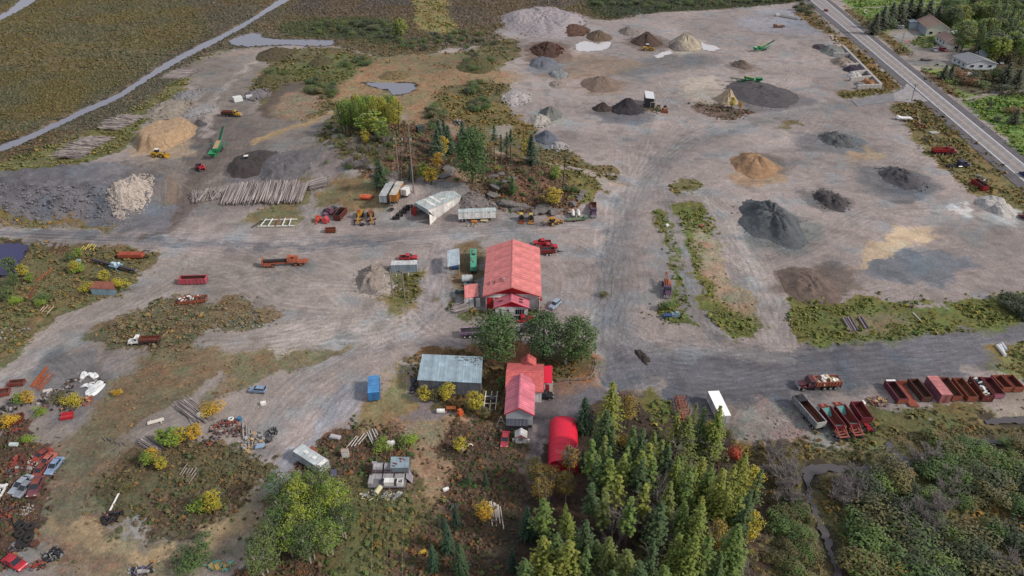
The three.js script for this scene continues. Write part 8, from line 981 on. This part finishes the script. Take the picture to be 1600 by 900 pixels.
// fences of the house
{ const rail = (label, pts, h) => { const w = pts.map(q => G(...q)), t = thing('rail_fence', label, 'fence', w[0]); const l = v => v.clone().sub(w[0]); for (let i = 0; i + 1 < w.length; i++) { const a = l(w[i]), b = l(w[i + 1]); part(t, 'rail', [beam(a.clone().add(v3(0, h * .9, 0)), b.clone().add(v3(0, h * .9, 0)), .12, .1)], poleM); part(t, 'rail', [beam(a.clone().add(v3(0, h * .5, 0)), b.clone().add(v3(0, h * .5, 0)), .12, .1)], poleM); } for (const v of w) part(t, 'post', bx(l(v).x, h / 2, l(v).z, .18, h, .18), poleM); };
  rail('low grey rail fence curving round the lawn of the red roofed house', [[871, 597], [881, 596.5], [892, 596], [903, 595.5], [915, 595], [922, 592], [927, 587], [931, 580], [933, 570], [932, 560]], 1); rail('short rail beside the porch of the red roofed house', [[861, 605], [868, 604]], .9); rail('long grey fence before the trees at the side road', [[1505, 152], [1525, 147], [1550, 143], [1575, 139], [1605, 135]], 1.3); }
// loose junk: {label, category, builder}
const junkM = [rustL, rustD, M(190, 190, 188, { map: 'grime' }), M(96, 100, 110, { map: 'grime' }), M(150, 156, 160, { map: 'grime' }), blackP, paint(70, 110, 160), M(186, 160, 120), rusty(160, 76, 74)];
function junk(name, label, cat, q, rx, ry, n, ms, seed, s = .6, h = .8) {   // a heap of scrap, its pieces too small to pick out
  const c = G(...q), a = G(q[0] + rx, q[1]), z = G(q[0], q[1] + ry), A = Math.abs(a.x - c.x), Bz = Math.abs(z.z - c.z), t = thing(name, label, cat, c), r = rng(seed), by = {};
  for (let k = 0; k < n; k++) { const th = r() * 6.28, d = Math.sqrt(r()), m = ms[Math.floor(r() * ms.length)], x = Math.cos(th) * d * A, zz = Math.sin(th) * d * Bz, e = s * (.4 + r() * 1.2), y = h * (1 - d) * r() + .15, kind = r(); (by[m.uuid] ||= [m, []])[1].push(kind < .45 ? bx(x, y, zz, e, e * .3 + .1, e * .6, r() * 3, r() - .5) : kind < .8 ? bar(v3(x, y, zz), v3(x + (r() - .5) * 3 * s, y + (r() - .3) * .8, zz + (r() - .5) * 3 * s), .06 + .06 * r(), 4) : cyl(x, y, zz, e * .35, e * .5, r() < .5 ? 'y' : 'x', 8)); }
  for (const k in by) { const o = part(t, 'scrap', by[k][1], by[k][0]); o.userData.kind = 'stuff'; } return t;
}
const J = junkM; junk('scrap_heap', 'rusty scrap heap at the top of the wreck row', 'scrap heap', [38, 720], 22, 12, 90, [J[0], J[1], J[1], J[2], J[8]], 1, .8); junk('scrap_heap', 'red and white scrap among the wrecks', 'scrap heap', [60, 728], 14, 12, 70, [J[0], J[8], J[2], J[4]], 2); junk('scrap_heap', 'blue black scrap under the white plastic', 'scrap heap', [88, 622], 28, 14, 110, [J[3], J[5], J[1], J[2]], 3, .5); junk('scrap_heap', 'orange rust strip right of the mustard bush', 'scrap heap', [134, 628], 9, 9, 46, [J[0], J[0], J[7]], 4, .6); junk('scrap_heap', 'colourful household scrap in the middle of the brush', 'scrap heap', [350, 668], 22, 13, 130, [J[0], J[2], J[5], J[8], J[4], J[1]], 5, .5); junk('scrap_heap', 'grey wood scrap beside the long timbers', 'scrap heap', [396, 690], 16, 16, 90, [J[7], J[4], J[3], J[2]], 6, .7); junk('scrap_heap', 'black engine scrap at the edge of the pale drive', 'scrap heap', [424, 680], 9, 12, 80, [J[5], J[3], J[4], J[5]], 7, .5); junk('scrap_heap', 'wire and tyre scrap near the bottom left', 'scrap heap', [83, 868], 15, 11, 90, [J[5], J[5], J[4]], 8, .5); junk('scrap_heap', 'dark scrap at the end of the white pole', 'scrap heap', [176, 808], 16, 10, 60, [J[5], J[1], J[5]], 9, .6); junk('scrap_heap', 'white scrap cans beneath the wreck row', 'scrap heap', [40, 798], 12, 9, 36, [J[2]], 10, .3, .2); junk('scrap_heap', 'dark scrap between the yellow trees and the metal shed', 'scrap heap', [705, 612], 34, 7, 90, [J[5], J[1], J[2], J[3]], 11, .6); junk('scrap_heap', 'black scrap at the left wall of the metal shed', 'scrap heap', [646, 603], 4, 16, 46, [J[5], J[3], J[6]], 12, .6); junk('scrap_heap', 'dark machinery scrap behind the rusty dump body', 'scrap heap', [517, 330], 12, 6, 70, [J[5], J[1], J[3]], 13, .8, 1.5); junk('scrap_heap', 'pale scrap before the white box trailer', 'scrap heap', [738, 352], 12, 3, 26, [J[7], J[2]], 14, .6, .4); junk('scrap_heap', 'scattered scrap at the left edge above the wrecks', 'scrap heap', [12, 640], 20, 20, 60, [J[1], J[2], J[3], J[5]], 15, .5); junk('scrap_heap', 'tan and teal scrap at the bottom edge', 'scrap heap', [345, 885], 18, 8, 40, [M(110, 178, 162), M(196, 160, 96)], 16, .9); junk('scrap_heap', 'white and purple scrap at the bottom edge beside the round bush', 'scrap heap', [220, 893], 20, 6, 46, [J[2], J[5], M(110, 104, 130)], 17, .7); junk('scrap_heap', 'tangle of dark and white machinery beside the highway', 'scrap heap', [1424, 186], 14, 8, 60, [J[5], J[5], J[3], J[2]], 18, 1); junk('scrap_heap', 'rusty scrap lying below the dark machinery tangle', 'scrap heap', [1438, 197], 9, 5, 26, [J[1], J[0]], 19, .8); junk('scrap_heap', 'scrap beside the red dump body near the highway', 'scrap heap', [1532, 280], 9, 6, 40, [J[5], J[4], J[2]], 20, .8); junk('scrap_heap', 'weathered wood scrap at the left end of the bin row', 'scrap heap', [1372, 628], 16, 7, 70, [rusty(140, 96, 90), J[7], M(120, 100, 100)], 21, .8); junk('scrap_heap', 'dark tipped scrap beside the pale poles and the sandy track', 'scrap heap', [715, 192], 7, 5, 40, [J[3], J[5], J[2]], 22, .9); junk('scrap_heap', 'pale scrap around the hay coloured tank', 'scrap heap', [596, 776], 34, 8, 50, [M(190, 190, 160), J[2], J[4]], 23, .6, .4); junk('scrap_heap', 'small scraps strewn left of the pale blue shed', 'scrap heap', [20, 520], 26, 12, 30, [J[2], J[4], J[1]], 24, .5, .2); junk('scrap_heap', 'scrap strewn on the bald gravel in the left yard', 'scrap heap', [385, 500], 50, 18, 60, [J[2], J[4], J[3]], 25, .4, .2); junk('scrap_heap', 'white scrap beside the yellow bush trio behind the shed', 'scrap heap', [705, 600], 44, 4, 40, [J[2], J[1]], 26, .5);
[[18, 738, 'rusty'], [52, 762, 'red'], [14, 802, 'brown'], [22, 862, 'grey'], [70, 640, 'dark'], [106, 640, 'black'], [28, 672, 'rust red'], [150, 600, 'pale'], [330, 690, 'mixed'], [372, 676, 'mixed grey'], [62, 885, 'dark brown'], [112, 600, 'black grey']].forEach(([x, y, c], i) => junk('scrap_heap', `${c} scrap strewn in the weeds ${['at the left of the wrecks', 'between the wrecked saloons', 'above the tyre heap', 'beside the bright red car', 'left of the mustard bush', 'below the mustard bush', 'under the rusty bin', 'right of the white plastic', 'below the household scrap', 'between household scrap and timbers', 'at the bottom left corner', 'over the dark gravel'][i]}`, 'scrap heap', [x, y], 13, 9, 46, [J[i % 2], J[1], J[3], J[5], J[[4, 7, 8, 2][i % 4]]], 60 + i, .45, .4));
{ // white plastic sheets, tyres, conveyor, barrels and boxes
  const sheet = (label, o, seed) => { const c = smoothPoly(o, 4), p = c.reduce((s, v) => s.add(v), v3()).multiplyScalar(1 / c.length), f = [], r = rng(seed), R = 7; const pt = (i, k) => { const v = c[i % c.length].clone().sub(p).multiplyScalar(k / R); v.y = k === R ? .05 : .2 + .9 * vnoise(v.x * 1.4 + seed, v.z * 1.4) * (1 - k / R * .5); return v; }; for (let i = 0; i < c.length; i++) for (let k = 0; k < R; k++) f.push([pt(i, k), pt(i + 1, k), pt(i + 1, k + 1), pt(i, k + 1)]); solo('plastic_sheet', label, 'sheet', faces(f), M(226, 232, 236, { rough: .5 }), p); };
  sheet('upper crumpled white plastic sheet on the dark gravel', [[124, 592], [130, 582], [140, 584], [152, 584], [154, 589], [146, 592], [136, 588], [130, 593]], 2); sheet('larger crumpled white plastic sheet on the dark gravel', [[124, 606], [134, 600], [145, 598], [158, 595], [165, 600], [158, 610], [148, 618], [136, 622], [132, 616], [138, 606]], 5);
  const tyre = metreUV(fin(new THREE.TorusGeometry(.62, .3, 8, 16).rotateX(Math.PI / 2).translate(0, .3, 0))); [[33, 838], [35, 846], [46, 836], [47, 845], [33, 852], [42, 850], [49, 827], [40, 828], [47, 832], [36, 826], [31, 820], [168, 815], [612, 330]].forEach(([x, y], i) => solo('tyre', i < 11 ? 'black tyre in the tyre heap at the lower left' : 'loose black tyre lying ' + (i === 11 ? 'at the end of the white pole' : 'beside the orange trailer'), 'tyre', tyre, rubber, G(x, y).add(v3(0, i % 3 ? 0 : .5, 0)), 0, i < 11 ? 'tyres of the heap at the lower left' : undefined)); solo('scrap_hub', 'rusty wheel lying beside the tyre heap', 'wheel', [cyl(0, .3, 0, .75, .5, 'y', 14)], rustD, G(55, 851));
  const P = pose(145, 407, 214, 425, .8), t = thing('conveyor', 'long dark conveyor with a pale blue engine frame behind the pale blue shed', 'conveyor', P.p, P.turn), L = P.len / 2, bl = M(146, 176, 204, { map: 'grime' }); part(t, 'belt_frame', [bx(0, 1.2, .4, 2 * L, .4, .14), bx(0, 1.2, -.4, 2 * L, .4, .14)], darkSteel); part(t, 'belt', bx(0, 1.4, 0, 2 * L, .08, .75), M(66, 58, 76)); part(t, 'engine_frame', [bx(.6, 1.3, 0, 3.2, .3, 2.6), beam(v3(-1.6, .2, 1.2), v3(1, 1.6, 1.2), .16, .16), beam(v3(2.6, .2, 1.2), v3(.4, 1.6, 1.2), .16, .16), beam(v3(-1.6, .2, -1.2), v3(1, 1.6, -1.2), .16, .16), beam(v3(2.6, .2, -1.2), v3(.4, 1.6, -1.2), .16, .16)], bl); part(t, 'engine', [bx(.4, 1.9, .3, 1.4, .9, 1), cyl(1.4, 1.8, -.5, .4, .8, 'z', 10)], M(190, 214, 228)); part(t, 'end_drum', cyl(L - .2, 1.2, 0, .35, 1, 'z', 10), steel);
  const Q = pose(190, 399, 222, 399, 1), u = thing('rusty_tank', 'rusty red tank body beside the haul road at the left', 'tank', Q.p, Q.turn); part(u, 'shell', [ext([[-4, .5], [-4.2, 1], [-4, 1.9], [3.6, 1.9], [3.9, 1], [3.6, .5]], -1.1, 1.1, .2)], rusty(172, 92, 76)); part(u, 'skid', [bx(0, .25, .7, 7, .4, .2), bx(0, .25, -.7, 7, .4, .2)], rustD); solo('hose_ring', 'ring of black hose leaning on the rusty red tank', 'hose', [fin(new THREE.TorusGeometry(1.25, .13, 6, 18).rotateX(-.5).translate(0, 1.3, 0))], blackP, G(229, 403));
  { const F = pose(406, 349, 462, 348, .4), f = thing('beam_rack', 'white and rust steel frame lying beside the two wheel track', 'steel frame', F.p, F.turn), l = F.len / 2; for (const z of [-2.4, 2.4]) part(f, 'long_beam', bx(0, .5, z, 2 * l, .35, .25), whiteP); for (const k of [-.8, -.4, 0, .35, .7]) part(f, 'cross_beam', bx(k * l, .75, 0, .3, .3, 5.4, k * .12), k === 0 ? rustL : whiteP); part(f, 'dark_beam', beam(v3(-l - 2, .3, 2.6), v3(-l + 1.2, .8, -2.6), .3, .3), darkSteel); }
  { const F = pose(754, 628, 776, 626, .4), f = thing('boat_frame', 'white steel boat frame standing in the grass beside the house', 'steel frame', G(767, 628), 0); for (const x of [-1.4, 0, 1.3]) part(f, 'long_bar', beam(v3(x - .2, .5, 3.2), v3(x + .2, .7, -3), .16, .16), whiteP); part(f, 'cross_bar', [bx(0, .62, 1.2, 3, .14, .14), bx(0, .66, -1.2, 3, .14, .14)], whiteP); part(f, 'motor', [bx(.3, .9, -.4, .9, .5, 1.2)], M(90, 92, 110)); }
  { const f = thing('white_a_frame', 'small white wire triangle standing left of the dark lean-to', 'frame', G(783, 660)); part(f, 'leg', bar(v3(-.8, 0, .4), v3(0, 1.9, 0), .07), whiteP); part(f, 'leg', bar(v3(.8, 0, .4), v3(0, 1.9, 0), .07), whiteP); part(f, 'leg', bar(v3(0, 0, -.9), v3(0, 1.9, 0), .07), whiteP); part(f, 'cross_bar', [bar(v3(-.5, .7, .25), v3(.5, .7, .25), .06)], whiteP); }
  // scrap trailers in the lower field
  { const f = thing('scrap_trailer', 'wide grey scrap trailer heaped with machine housings below the rusty cabin roof', 'scrap trailer', W(608, 748, 0)), g1 = M(178, 178, 184, { map: 'grime' }), s = 1 / 7.6; part(f, 'deck', bx(0, .6, 0, 7.4, .3, 5.6), M(120, 118, 124)); for (let k = 0; k < 3; k++) { part(f, 'housing', [cyl(-2.3 + k * 2.3, 1.5, -1.7, .95, 1.9, 'x', 12), bx(-2.3 + k * 2.3, .9, .4, 2, .9, 1.6)], g1); part(f, 'dark_band', bx(-2.3 + k * 2.3, 1.5, -.55, 2, .4, .8), M(74, 60, 68)); } part(f, 'white_box', [bx(.4, 1.2, 1.9, 1.9, 1.1, 1.2)], whiteP); part(f, 'door_frame', [bx(2.6, 1.2, 1.5, 1.2, 1.2, .1), bx(2.6, 1.2, 2.6, 1.2, 1.2, .1), bx(2.1, 1.2, 2, .1, 1.2, 1), bx(3.2, 1.2, 2, .1, 1.2, 1)], whiteP); part(f, 'side_flap', slab([v3(3.6, 1.4, -1.9), v3(4.9, .3, -.3), v3(4.9, .3, 1.4), v3(3.6, 1.3, .9)], .1), M(160, 156, 166, { map: 'grime' })); part(f, 'left_cab', [bx(-3.3, 1, 1.4, .9, .9, 2.2), bx(-3.3, 1.1, -2.8, 1, 1, .8)], g1); f.scale.setScalar(1.02); }
  for (const [n, l, c, q, list, m, turn = 0] of [['cream_tank', 'cream drum lying before the scrap trailer', 'drum', [591, 769], [cyl(0, .6, 0, .55, 1.9, 'z', 12)], M(208, 208, 170), -.4], ['white_tank', 'white tank on the gravel below the metal shed', 'tank', [689, 645], [cyl(0, .6, 0, .55, 1.8, 'x', 14), bx(0, .2, 0, 1.4, .4, .6)], whiteP], ['orange_mixer', 'orange mixer with a white top below the yellow trees', 'mixer', [719, 648], [bx(0, .6, .2, 1.3, 1, 1, .5), bx(0, 1.3, -.1, .9, .5, .8, .5)], paint(226, 110, 60), .3], ['steel_stand', 'small orange brown frame between the white tank and the mixer', 'frame', [705, 641], [bx(0, .8, 0, 2.2, .16, 1), bx(-.9, .4, 0, .16, .8, .9), bx(.9, .4, 0, .16, .8, .9)], rusty(196, 120, 70)], ['blue_crate', 'dark blue crate at the tip of the gravel island', 'crate', [1042, 497], [bx(0, .6, 0, 2.2, 1.1, 1.2), bx(0, 1.2, 0, 2.3, .1, 1.3)], paint(56, 90, 136)], ['blue_machine', 'pale blue machine right of the dark blue crate', 'machine', [1055, 495], [bx(0, .7, 0, 2.2, 1, 1.2), bx(.4, 1.4, 0, .9, .5, .9)], paint(150, 178, 196)], ['orange_tank', 'orange and white tank scrap in the weeds above the machinery row', 'tank', [572, 312], [cyl(0, .9, 0, .9, 4, 'x', 12), bx(0, 1.7, 0, 2.6, .3, .8)], rusty(236, 130, 100), -.15], ['red_tractor', 'small orange red tractor at the left end of the machinery row', 'tractor', [497, 346], [bx(0, 1, 0, 1, .9, 2.6), cyl(.8, .7, -.8, .7, .4, 'x', 12), cyl(-.8, .7, -.8, .7, .4, 'x', 12), bx(0, 1.7, -.8, .8, .6, .8), bx(0, .5, 1.8, .3, .3, 2)], rusty(214, 100, 84)], ['pink_tractor', 'faded pink engine tractor right of the orange red one', 'tractor', [509, 348], [cyl(0, 1.3, 0, .95, 2, 'z', 12), bx(0, .7, -.4, 1.6, .8, 3), cyl(1, .7, -.6, .7, .4, 'x', 12), cyl(-1, .7, -.6, .7, .4, 'x', 12)], rusty(206, 90, 108)], ['purple_truck', 'faded purple truck cab behind the pink tractor', 'truck', [516, 335], [bx(0, 1.3, 0, 1.8, 1.3, 2), bx(.1, 2.2, -.2, 1.6, .7, 1.3), bx(-.3, .9, 2, 1.5, .8, 1.6)], paint(132, 92, 116), -.5], ['white_sheet_box', 'white box with a slanting lid beside the broken concrete', 'box', [372, 158], [bx(0, 1.2, 0, 4.2, 2.2, 3.4, .6)], M(222, 230, 232)], ['white_sheet_box', 'smaller pale box right of the white box', 'box', [390, 154], [bx(0, .9, 0, 3, 1.6, 2.4, .3)], M(206, 212, 222)], ['dark_hut', 'dark green hut on the hill beside the right line pole', 'hut', [657, 205], [bx(0, 1.2, 0, 3.4, 2.4, 2.8, .5), bx(0, 2.5, 0, 3.8, .2, 3.2, .5)], M(56, 70, 68)], ['cylinder_drum', 'orange brown drum before the white box trailer', 'drum', [741, 349], [cyl(0, .6, 0, .55, 2, 'x', 12)], rusty(206, 146, 78)], ['tan_frame', 'tan steel frame right of the orange brown drum', 'frame', [757, 348], [bx(0, .9, 0, 2.6, .12, .9), bx(-1.1, .5, 0, .12, .9, .9), bx(1.1, .5, .3, .12, 1.1, .3)], M(214, 200, 150)], ['grey_barrel', 'pale grey barrel at the left edge above the wrecks', 'barrel', [23, 697], [cyl(0, .5, 0, .5, 1.6, 'x', 12)], M(196, 212, 214)], ['green_barrel', 'pale green tub beside the yellow beams', 'tub', [124, 410], [bx(0, .5, 0, 1.3, .9, .9)], M(150, 186, 178)], ['white_ramp', 'white board on blocks left of the pole fan', 'board', [244, 660], [bx(0, .4, 0, 3.4, .14, 1, .45), bx(-1.2, .2, 0, .2, .4, .8, .45), bx(1.2, .2, 0, .2, .4, .8, .45)], M(224, 218, 208)], ['white_mattress', 'pale board lying on the dark gravel', 'board', [75, 612], [bx(0, .3, 0, 1.9, .4, .8, .3)], M(212, 206, 200)], ['ring_float', 'white ring in the scrap beside the blue drum', 'ring', [361, 656], [fin(new THREE.TorusGeometry(.5, .22, 8, 14).rotateX(Math.PI / 2).translate(0, .3, 0))], M(214, 224, 224)], ['blue_drum', 'blue drum right of the white ring', 'drum', [375, 657], [cyl(0, .5, 0, .5, .9, 'y', 12)], paint(60, 132, 180)], ['white_bag', 'big crumpled white bag behind the pole fan', 'bag', [315, 651], [sph(0, .6, 0, 1, 1.2, .7, 1, 9)], M(220, 220, 212)], ['white_stove', 'white stove lying on the pale gravel', 'stove', [412, 632], [bx(0, .4, 0, 1.2, .7, .8, .3)], whiteP], ['grey_hood', 'pale blue car hood in the timber scrap', 'car hood', [407, 699], [bx(0, .5, 0, 1.9, .2, 1.3, .2, .1)], M(150, 178, 206)], ['solar_frame', 'dark grid panel lying right of the camper', 'panel', [521.5, 741], [bx(0, .3, 0, 1.3, .2, 2, .2), bx(0, .42, 0, 1.1, .06, 1.7, .2)], M(92, 90, 116)], ['white_boat', 'pale upturned tub at the edge of the dry field', 'tub', [524, 685], [bx(0, .4, 0, 2.4, .5, 1.1, -.25), bx(0, .7, 0, 2, .2, .8, -.25)], M(190, 190, 196)], ['white_shell', 'white shell of an old snowmobile above the scrap cabin', 'shell', [612, 695], [bx(0, .5, 0, 1.5, .7, .8, .5), bx(-.6, .9, .2, .8, .5, .6, .5), bx(-.9, .3, .9, .3, .3, 1.3, .3)], whiteP], ['white_arch', 'white arch of pipe beside the narrow yellow tree', 'arch', [735, 699], [fin(new THREE.TorusGeometry(.5, .13, 6, 12, Math.PI).translate(0, .5, 0)), bx(-1.6, .3, .8, .5, .4, .9, .4)], whiteP], ['white_tub', 'white tub lying at the edge of the pale track', 'tub', [697, 766], [bx(0, .3, 0, 1.2, .5, .6, .4)], whiteP], ['yellow_scrap', 'yellow folded panel beside the green spruce at the bottom', 'panel', [660, 865], [bx(0, .4, 0, 1.4, .5, .6, .2, .3)], M(210, 180, 60)], ['white_van_shell', 'white tank body in the dark machinery beside the highway', 'tank', [1412, 187], [ext([[-3.6, .4], [-3.9, 1.2], [-3.2, 1.9], [-1, 1.3], [3, 1.3], [3.6, .8], [3.2, .3]], -1.2, 1.2, .2)], whiteP, -.1], ['grey_slab', 'pale slab lying on the grass near the highway', 'slab', [1459, 208], [bx(0, .3, 0, 4, .4, 2.4, .2)], M(170, 172, 170)], ['lawn_sign', 'white playset on the lawn across the highway', 'playset', [1350, 20], [bx(0, 1.2, 0, .4, 2.4, .4), bx(.6, 2.2, 0, 2, .4, .5), bx(-1, .6, 4, 1.4, 1, 1)], whiteP], ['red_board', 'pink sign board in the car park across the highway', 'sign', [1417, 68], [bx(0, 1, 0, 2, 1.8, .2), bx(0, .3, 0, .2, .6, .2)], M(230, 150, 160)], ['white_cover', 'white covered thing below the grey house', 'cover', [1512, 117], [bx(0, .6, 0, 4, 1, 2.4, .3)], whiteP], ['dark_hauler', 'dark flat trailer on the drive across the highway', 'trailer', [1447, 95], [bx(0, .7, 0, 7, .4, 2.2), bx(-2.6, 1.1, 0, 1, .6, 1.8)], M(84, 72, 74)], ['trailer_wreck', 'brown truck frame near the far corner of the yard', 'frame', [1217, 43], [bx(0, 1, 0, 8, .6, 2.6, .1), bx(-3, 1.7, 0, 2, 1, 2.2, .1), bx(2, 1.4, .4, 2, .6, 1.2)], rusty(130, 96, 74)], ['white_lattice', 'white and grey lattice boom lying in the far corner of the yard', 'boom', [1229, 28], [beam(v3(-6, .6, -8), v3(6, .6, 8), .7, .7), beam(v3(-4.5, 1.2, -8), v3(7, 1.2, 7.4), .5, .5), bx(-5, 1, -6, 3, 1.4, 3)], M(206, 200, 196)]]) solo(n, l, c, list, m, G(...q), turn);
  // lattice skeleton of a trailer by the wood
  { const Q = pose(1061, 622, 1072, 668, .4), f = thing('trailer_skeleton', 'rusty lattice trailer frame standing at the edge of the wood', 'trailer frame', Q.p, Q.turn), l = Q.len / 2; for (const z of [-1.1, 1.1]) part(f, 'side_rail', bx(0, 1, z, 2 * l, .25, .2), rustL); for (let k = 0; k < 9; k++) { part(f, 'cross_bar', bx(-l + .3 + k * l / 4.2, 1.1, 0, .2, .2, 2.3), rustL); if (k % 2) for (const z of [-1.15, 1.15]) part(f, 'stake', bx(-l + .3 + k * l / 4.2, 1.9, z, .14, 1.8, .14), rustD); } part(f, 'inner_rail', [bx(0, 1.05, .35, 2 * l, .2, .2), bx(0, 1.05, -.35, 2 * l, .2, .2)], rustL); axle(f, l - 1.5, .5, 1, .4); }
  { const f = thing('oil_stain_heap', 'small black heap of wet dirt on the lower road', 'dirt heap', G(1004, 557)); part(f, 'mound', [heapGeo(91, 1.6, 3.4, .5, { flat: .4, lump: .5 })].map(fin), stone(66, 58, 58)); f.rotation.y = .35; }
  poleRun('small_stump', 'grey garden ornament on the orange lawn under the pines', 'ornament', [[[883, 569], [883, 569.2], 0, 1.1]], .35, M(170, 166, 162));
  solo('pink_rock', 'reddish stump on the dry island', 'stump', [cyl(0, .4, 0, .8, .9, 'y', 9)], rusty(160, 96, 90), G(1095, 355)); solo('white_stone', 'white block in the weeds of the gravel island', 'block', [bx(0, .5, 0, .9, .8, .9, .4)], whiteP, G(1042, 354));
}
// ---------- ground cover: grasses, reeds, bracken and weeds, nobody could count them ----------
{
  const tuft = (seed, n, w, h, flat) => { const L = new Leaves(seed), q = L.r; for (let k = 0; k < n; k++) { const a = q() * 6.28, d = q() * .5; L.quad(Math.cos(a) * d, h * (.25 + .5 * q()), Math.sin(a) * d, Math.cos(a) * .6 + (q() - .5) * .8, .5 + flat * q(), Math.sin(a) * .6 + (q() - .5) * .8, w * (.6 + .6 * q()), h * (.6 + .7 * q()), .75 + .4 * q(), (q() - .5) * .3); } return L.geo(); };
  const gm = M(255, 255, 255, { rough: 1, vc: 1 }); const cm = gm.clone(); cm.color.setRGB(1, 1, 1);
  const G1 = [tuft(1, 7, .5, .55, .8), tuft(2, 8, .8, .7, 1), tuft(3, 9, .55, .6, .6)], r = rng(123);
  const sets = { marsh_reeds: [], field_grass: [], dry_bracken: [], yard_weeds: [], forest_litter: [] };
  const col = new THREE.Color(), cols = { marsh_reeds: [], field_grass: [], dry_bracken: [], yard_weeds: [], forest_litter: [] };
  const zones = [[-195, 195, -215, -62, 230000, 1], [-300, 300, -400, -215, 230000, 1.25], [-480, 480, -690, -400, 170000, 1.7]];
  const cam = p => { const q = proj(p); return q[0] > -60 && q[0] < 1660 && q[1] > -40 && q[1] < 960; };
  for (const [x0, x1, z0, z1, n, sc] of zones) for (let k = 0; k < n; k++) {
    const x = lerp(x0, x1, r()), z = lerp(z0, z1, r()), t1 = r(), t2 = r(), t3 = r(), t4 = r(), t5 = r(); if (Math.abs(x) > (-z * CP + CAM_H * SP) * .79 + 6) continue;
    const p = planAt(x + (r() + r() - 1) * 4.5, z + (r() + r() - 1) * 4.5); if (!p.veg) continue; const here = planAt(x, z); if (here.cls === 'gravel_road' || (!here.veg && r() < .55)) continue; const clump = fbm(x * .16 + 9, z * .16, 3), dens = [0, .16, .5, .85, .6][p.veg] * smooth(.25, .62, clump + (p.veg > 2 ? .25 : 0)); if (t1 > dens) continue;
    const h = Hh(x, z); if (h < -.12) continue;
    const key = p.veg === 3 ? 'marsh_reeds' : p.veg === 4 ? 'dry_bracken' : p.veg === 1 ? (p.cls === 'forest_floor' ? 'forest_litter' : 'yard_weeds') : 'field_grass';
    const mild = p.veg === 3 && z < -300; const s = sc * (.3 + .55 * t2) * (p.veg === 1 ? .7 : p.veg === 3 ? 1.15 : 1) * (t2 > .9 ? 1.5 : 1), g = mild ? .95 + .2 * t3 : .8 + .5 * t3; sets[key].push([x, h - .03, z, s, t4 * 6.28]);
    let [cr, cg, cb] = p.col; if (mild) { const q = smooth(.35, .65, fbm(x * .03, z * .03, 3)); cr *= lerp(.9, .99, q); cg *= 1.03; cb *= lerp(1.12, .9, q); } else if (t5 < .3 * smooth(.4, .6, vnoise(x * .08, z * .08))) { cr *= .78; cg *= .95; cb *= .8; } else if (t5 > .86) { cr *= 1.25; cg *= 1.1; cb *= .9; } if (p.veg === 4 && t5 < .25) { cr *= .9; cg *= 1.18; cb *= .9; }
    cols[key].push([lin(cr) * g / KL * 1.3, lin(cg) * g / KL * 1.3, lin(cb) * g / KL * 1.3]);
  }
  const m4 = new THREE.Matrix4(), qq = new THREE.Quaternion(), up = v3(0, 1, 0); let i = 0;
  for (const key in sets) { const n = sets[key].length; if (!n) continue; const im = new THREE.InstancedMesh(G1[i++ % 3], cm, n); sets[key].forEach(([x, y, z, s, a], k) => { m4.compose(v3(x, y, z), qq.setFromAxisAngle(up, a), v3(s, s, s)); im.setMatrixAt(k, m4); im.setColorAt(k, col.setRGB(...cols[key][k])); }); setting(im, key, 'stuff'); }
}
renderer.render(scene, camera);
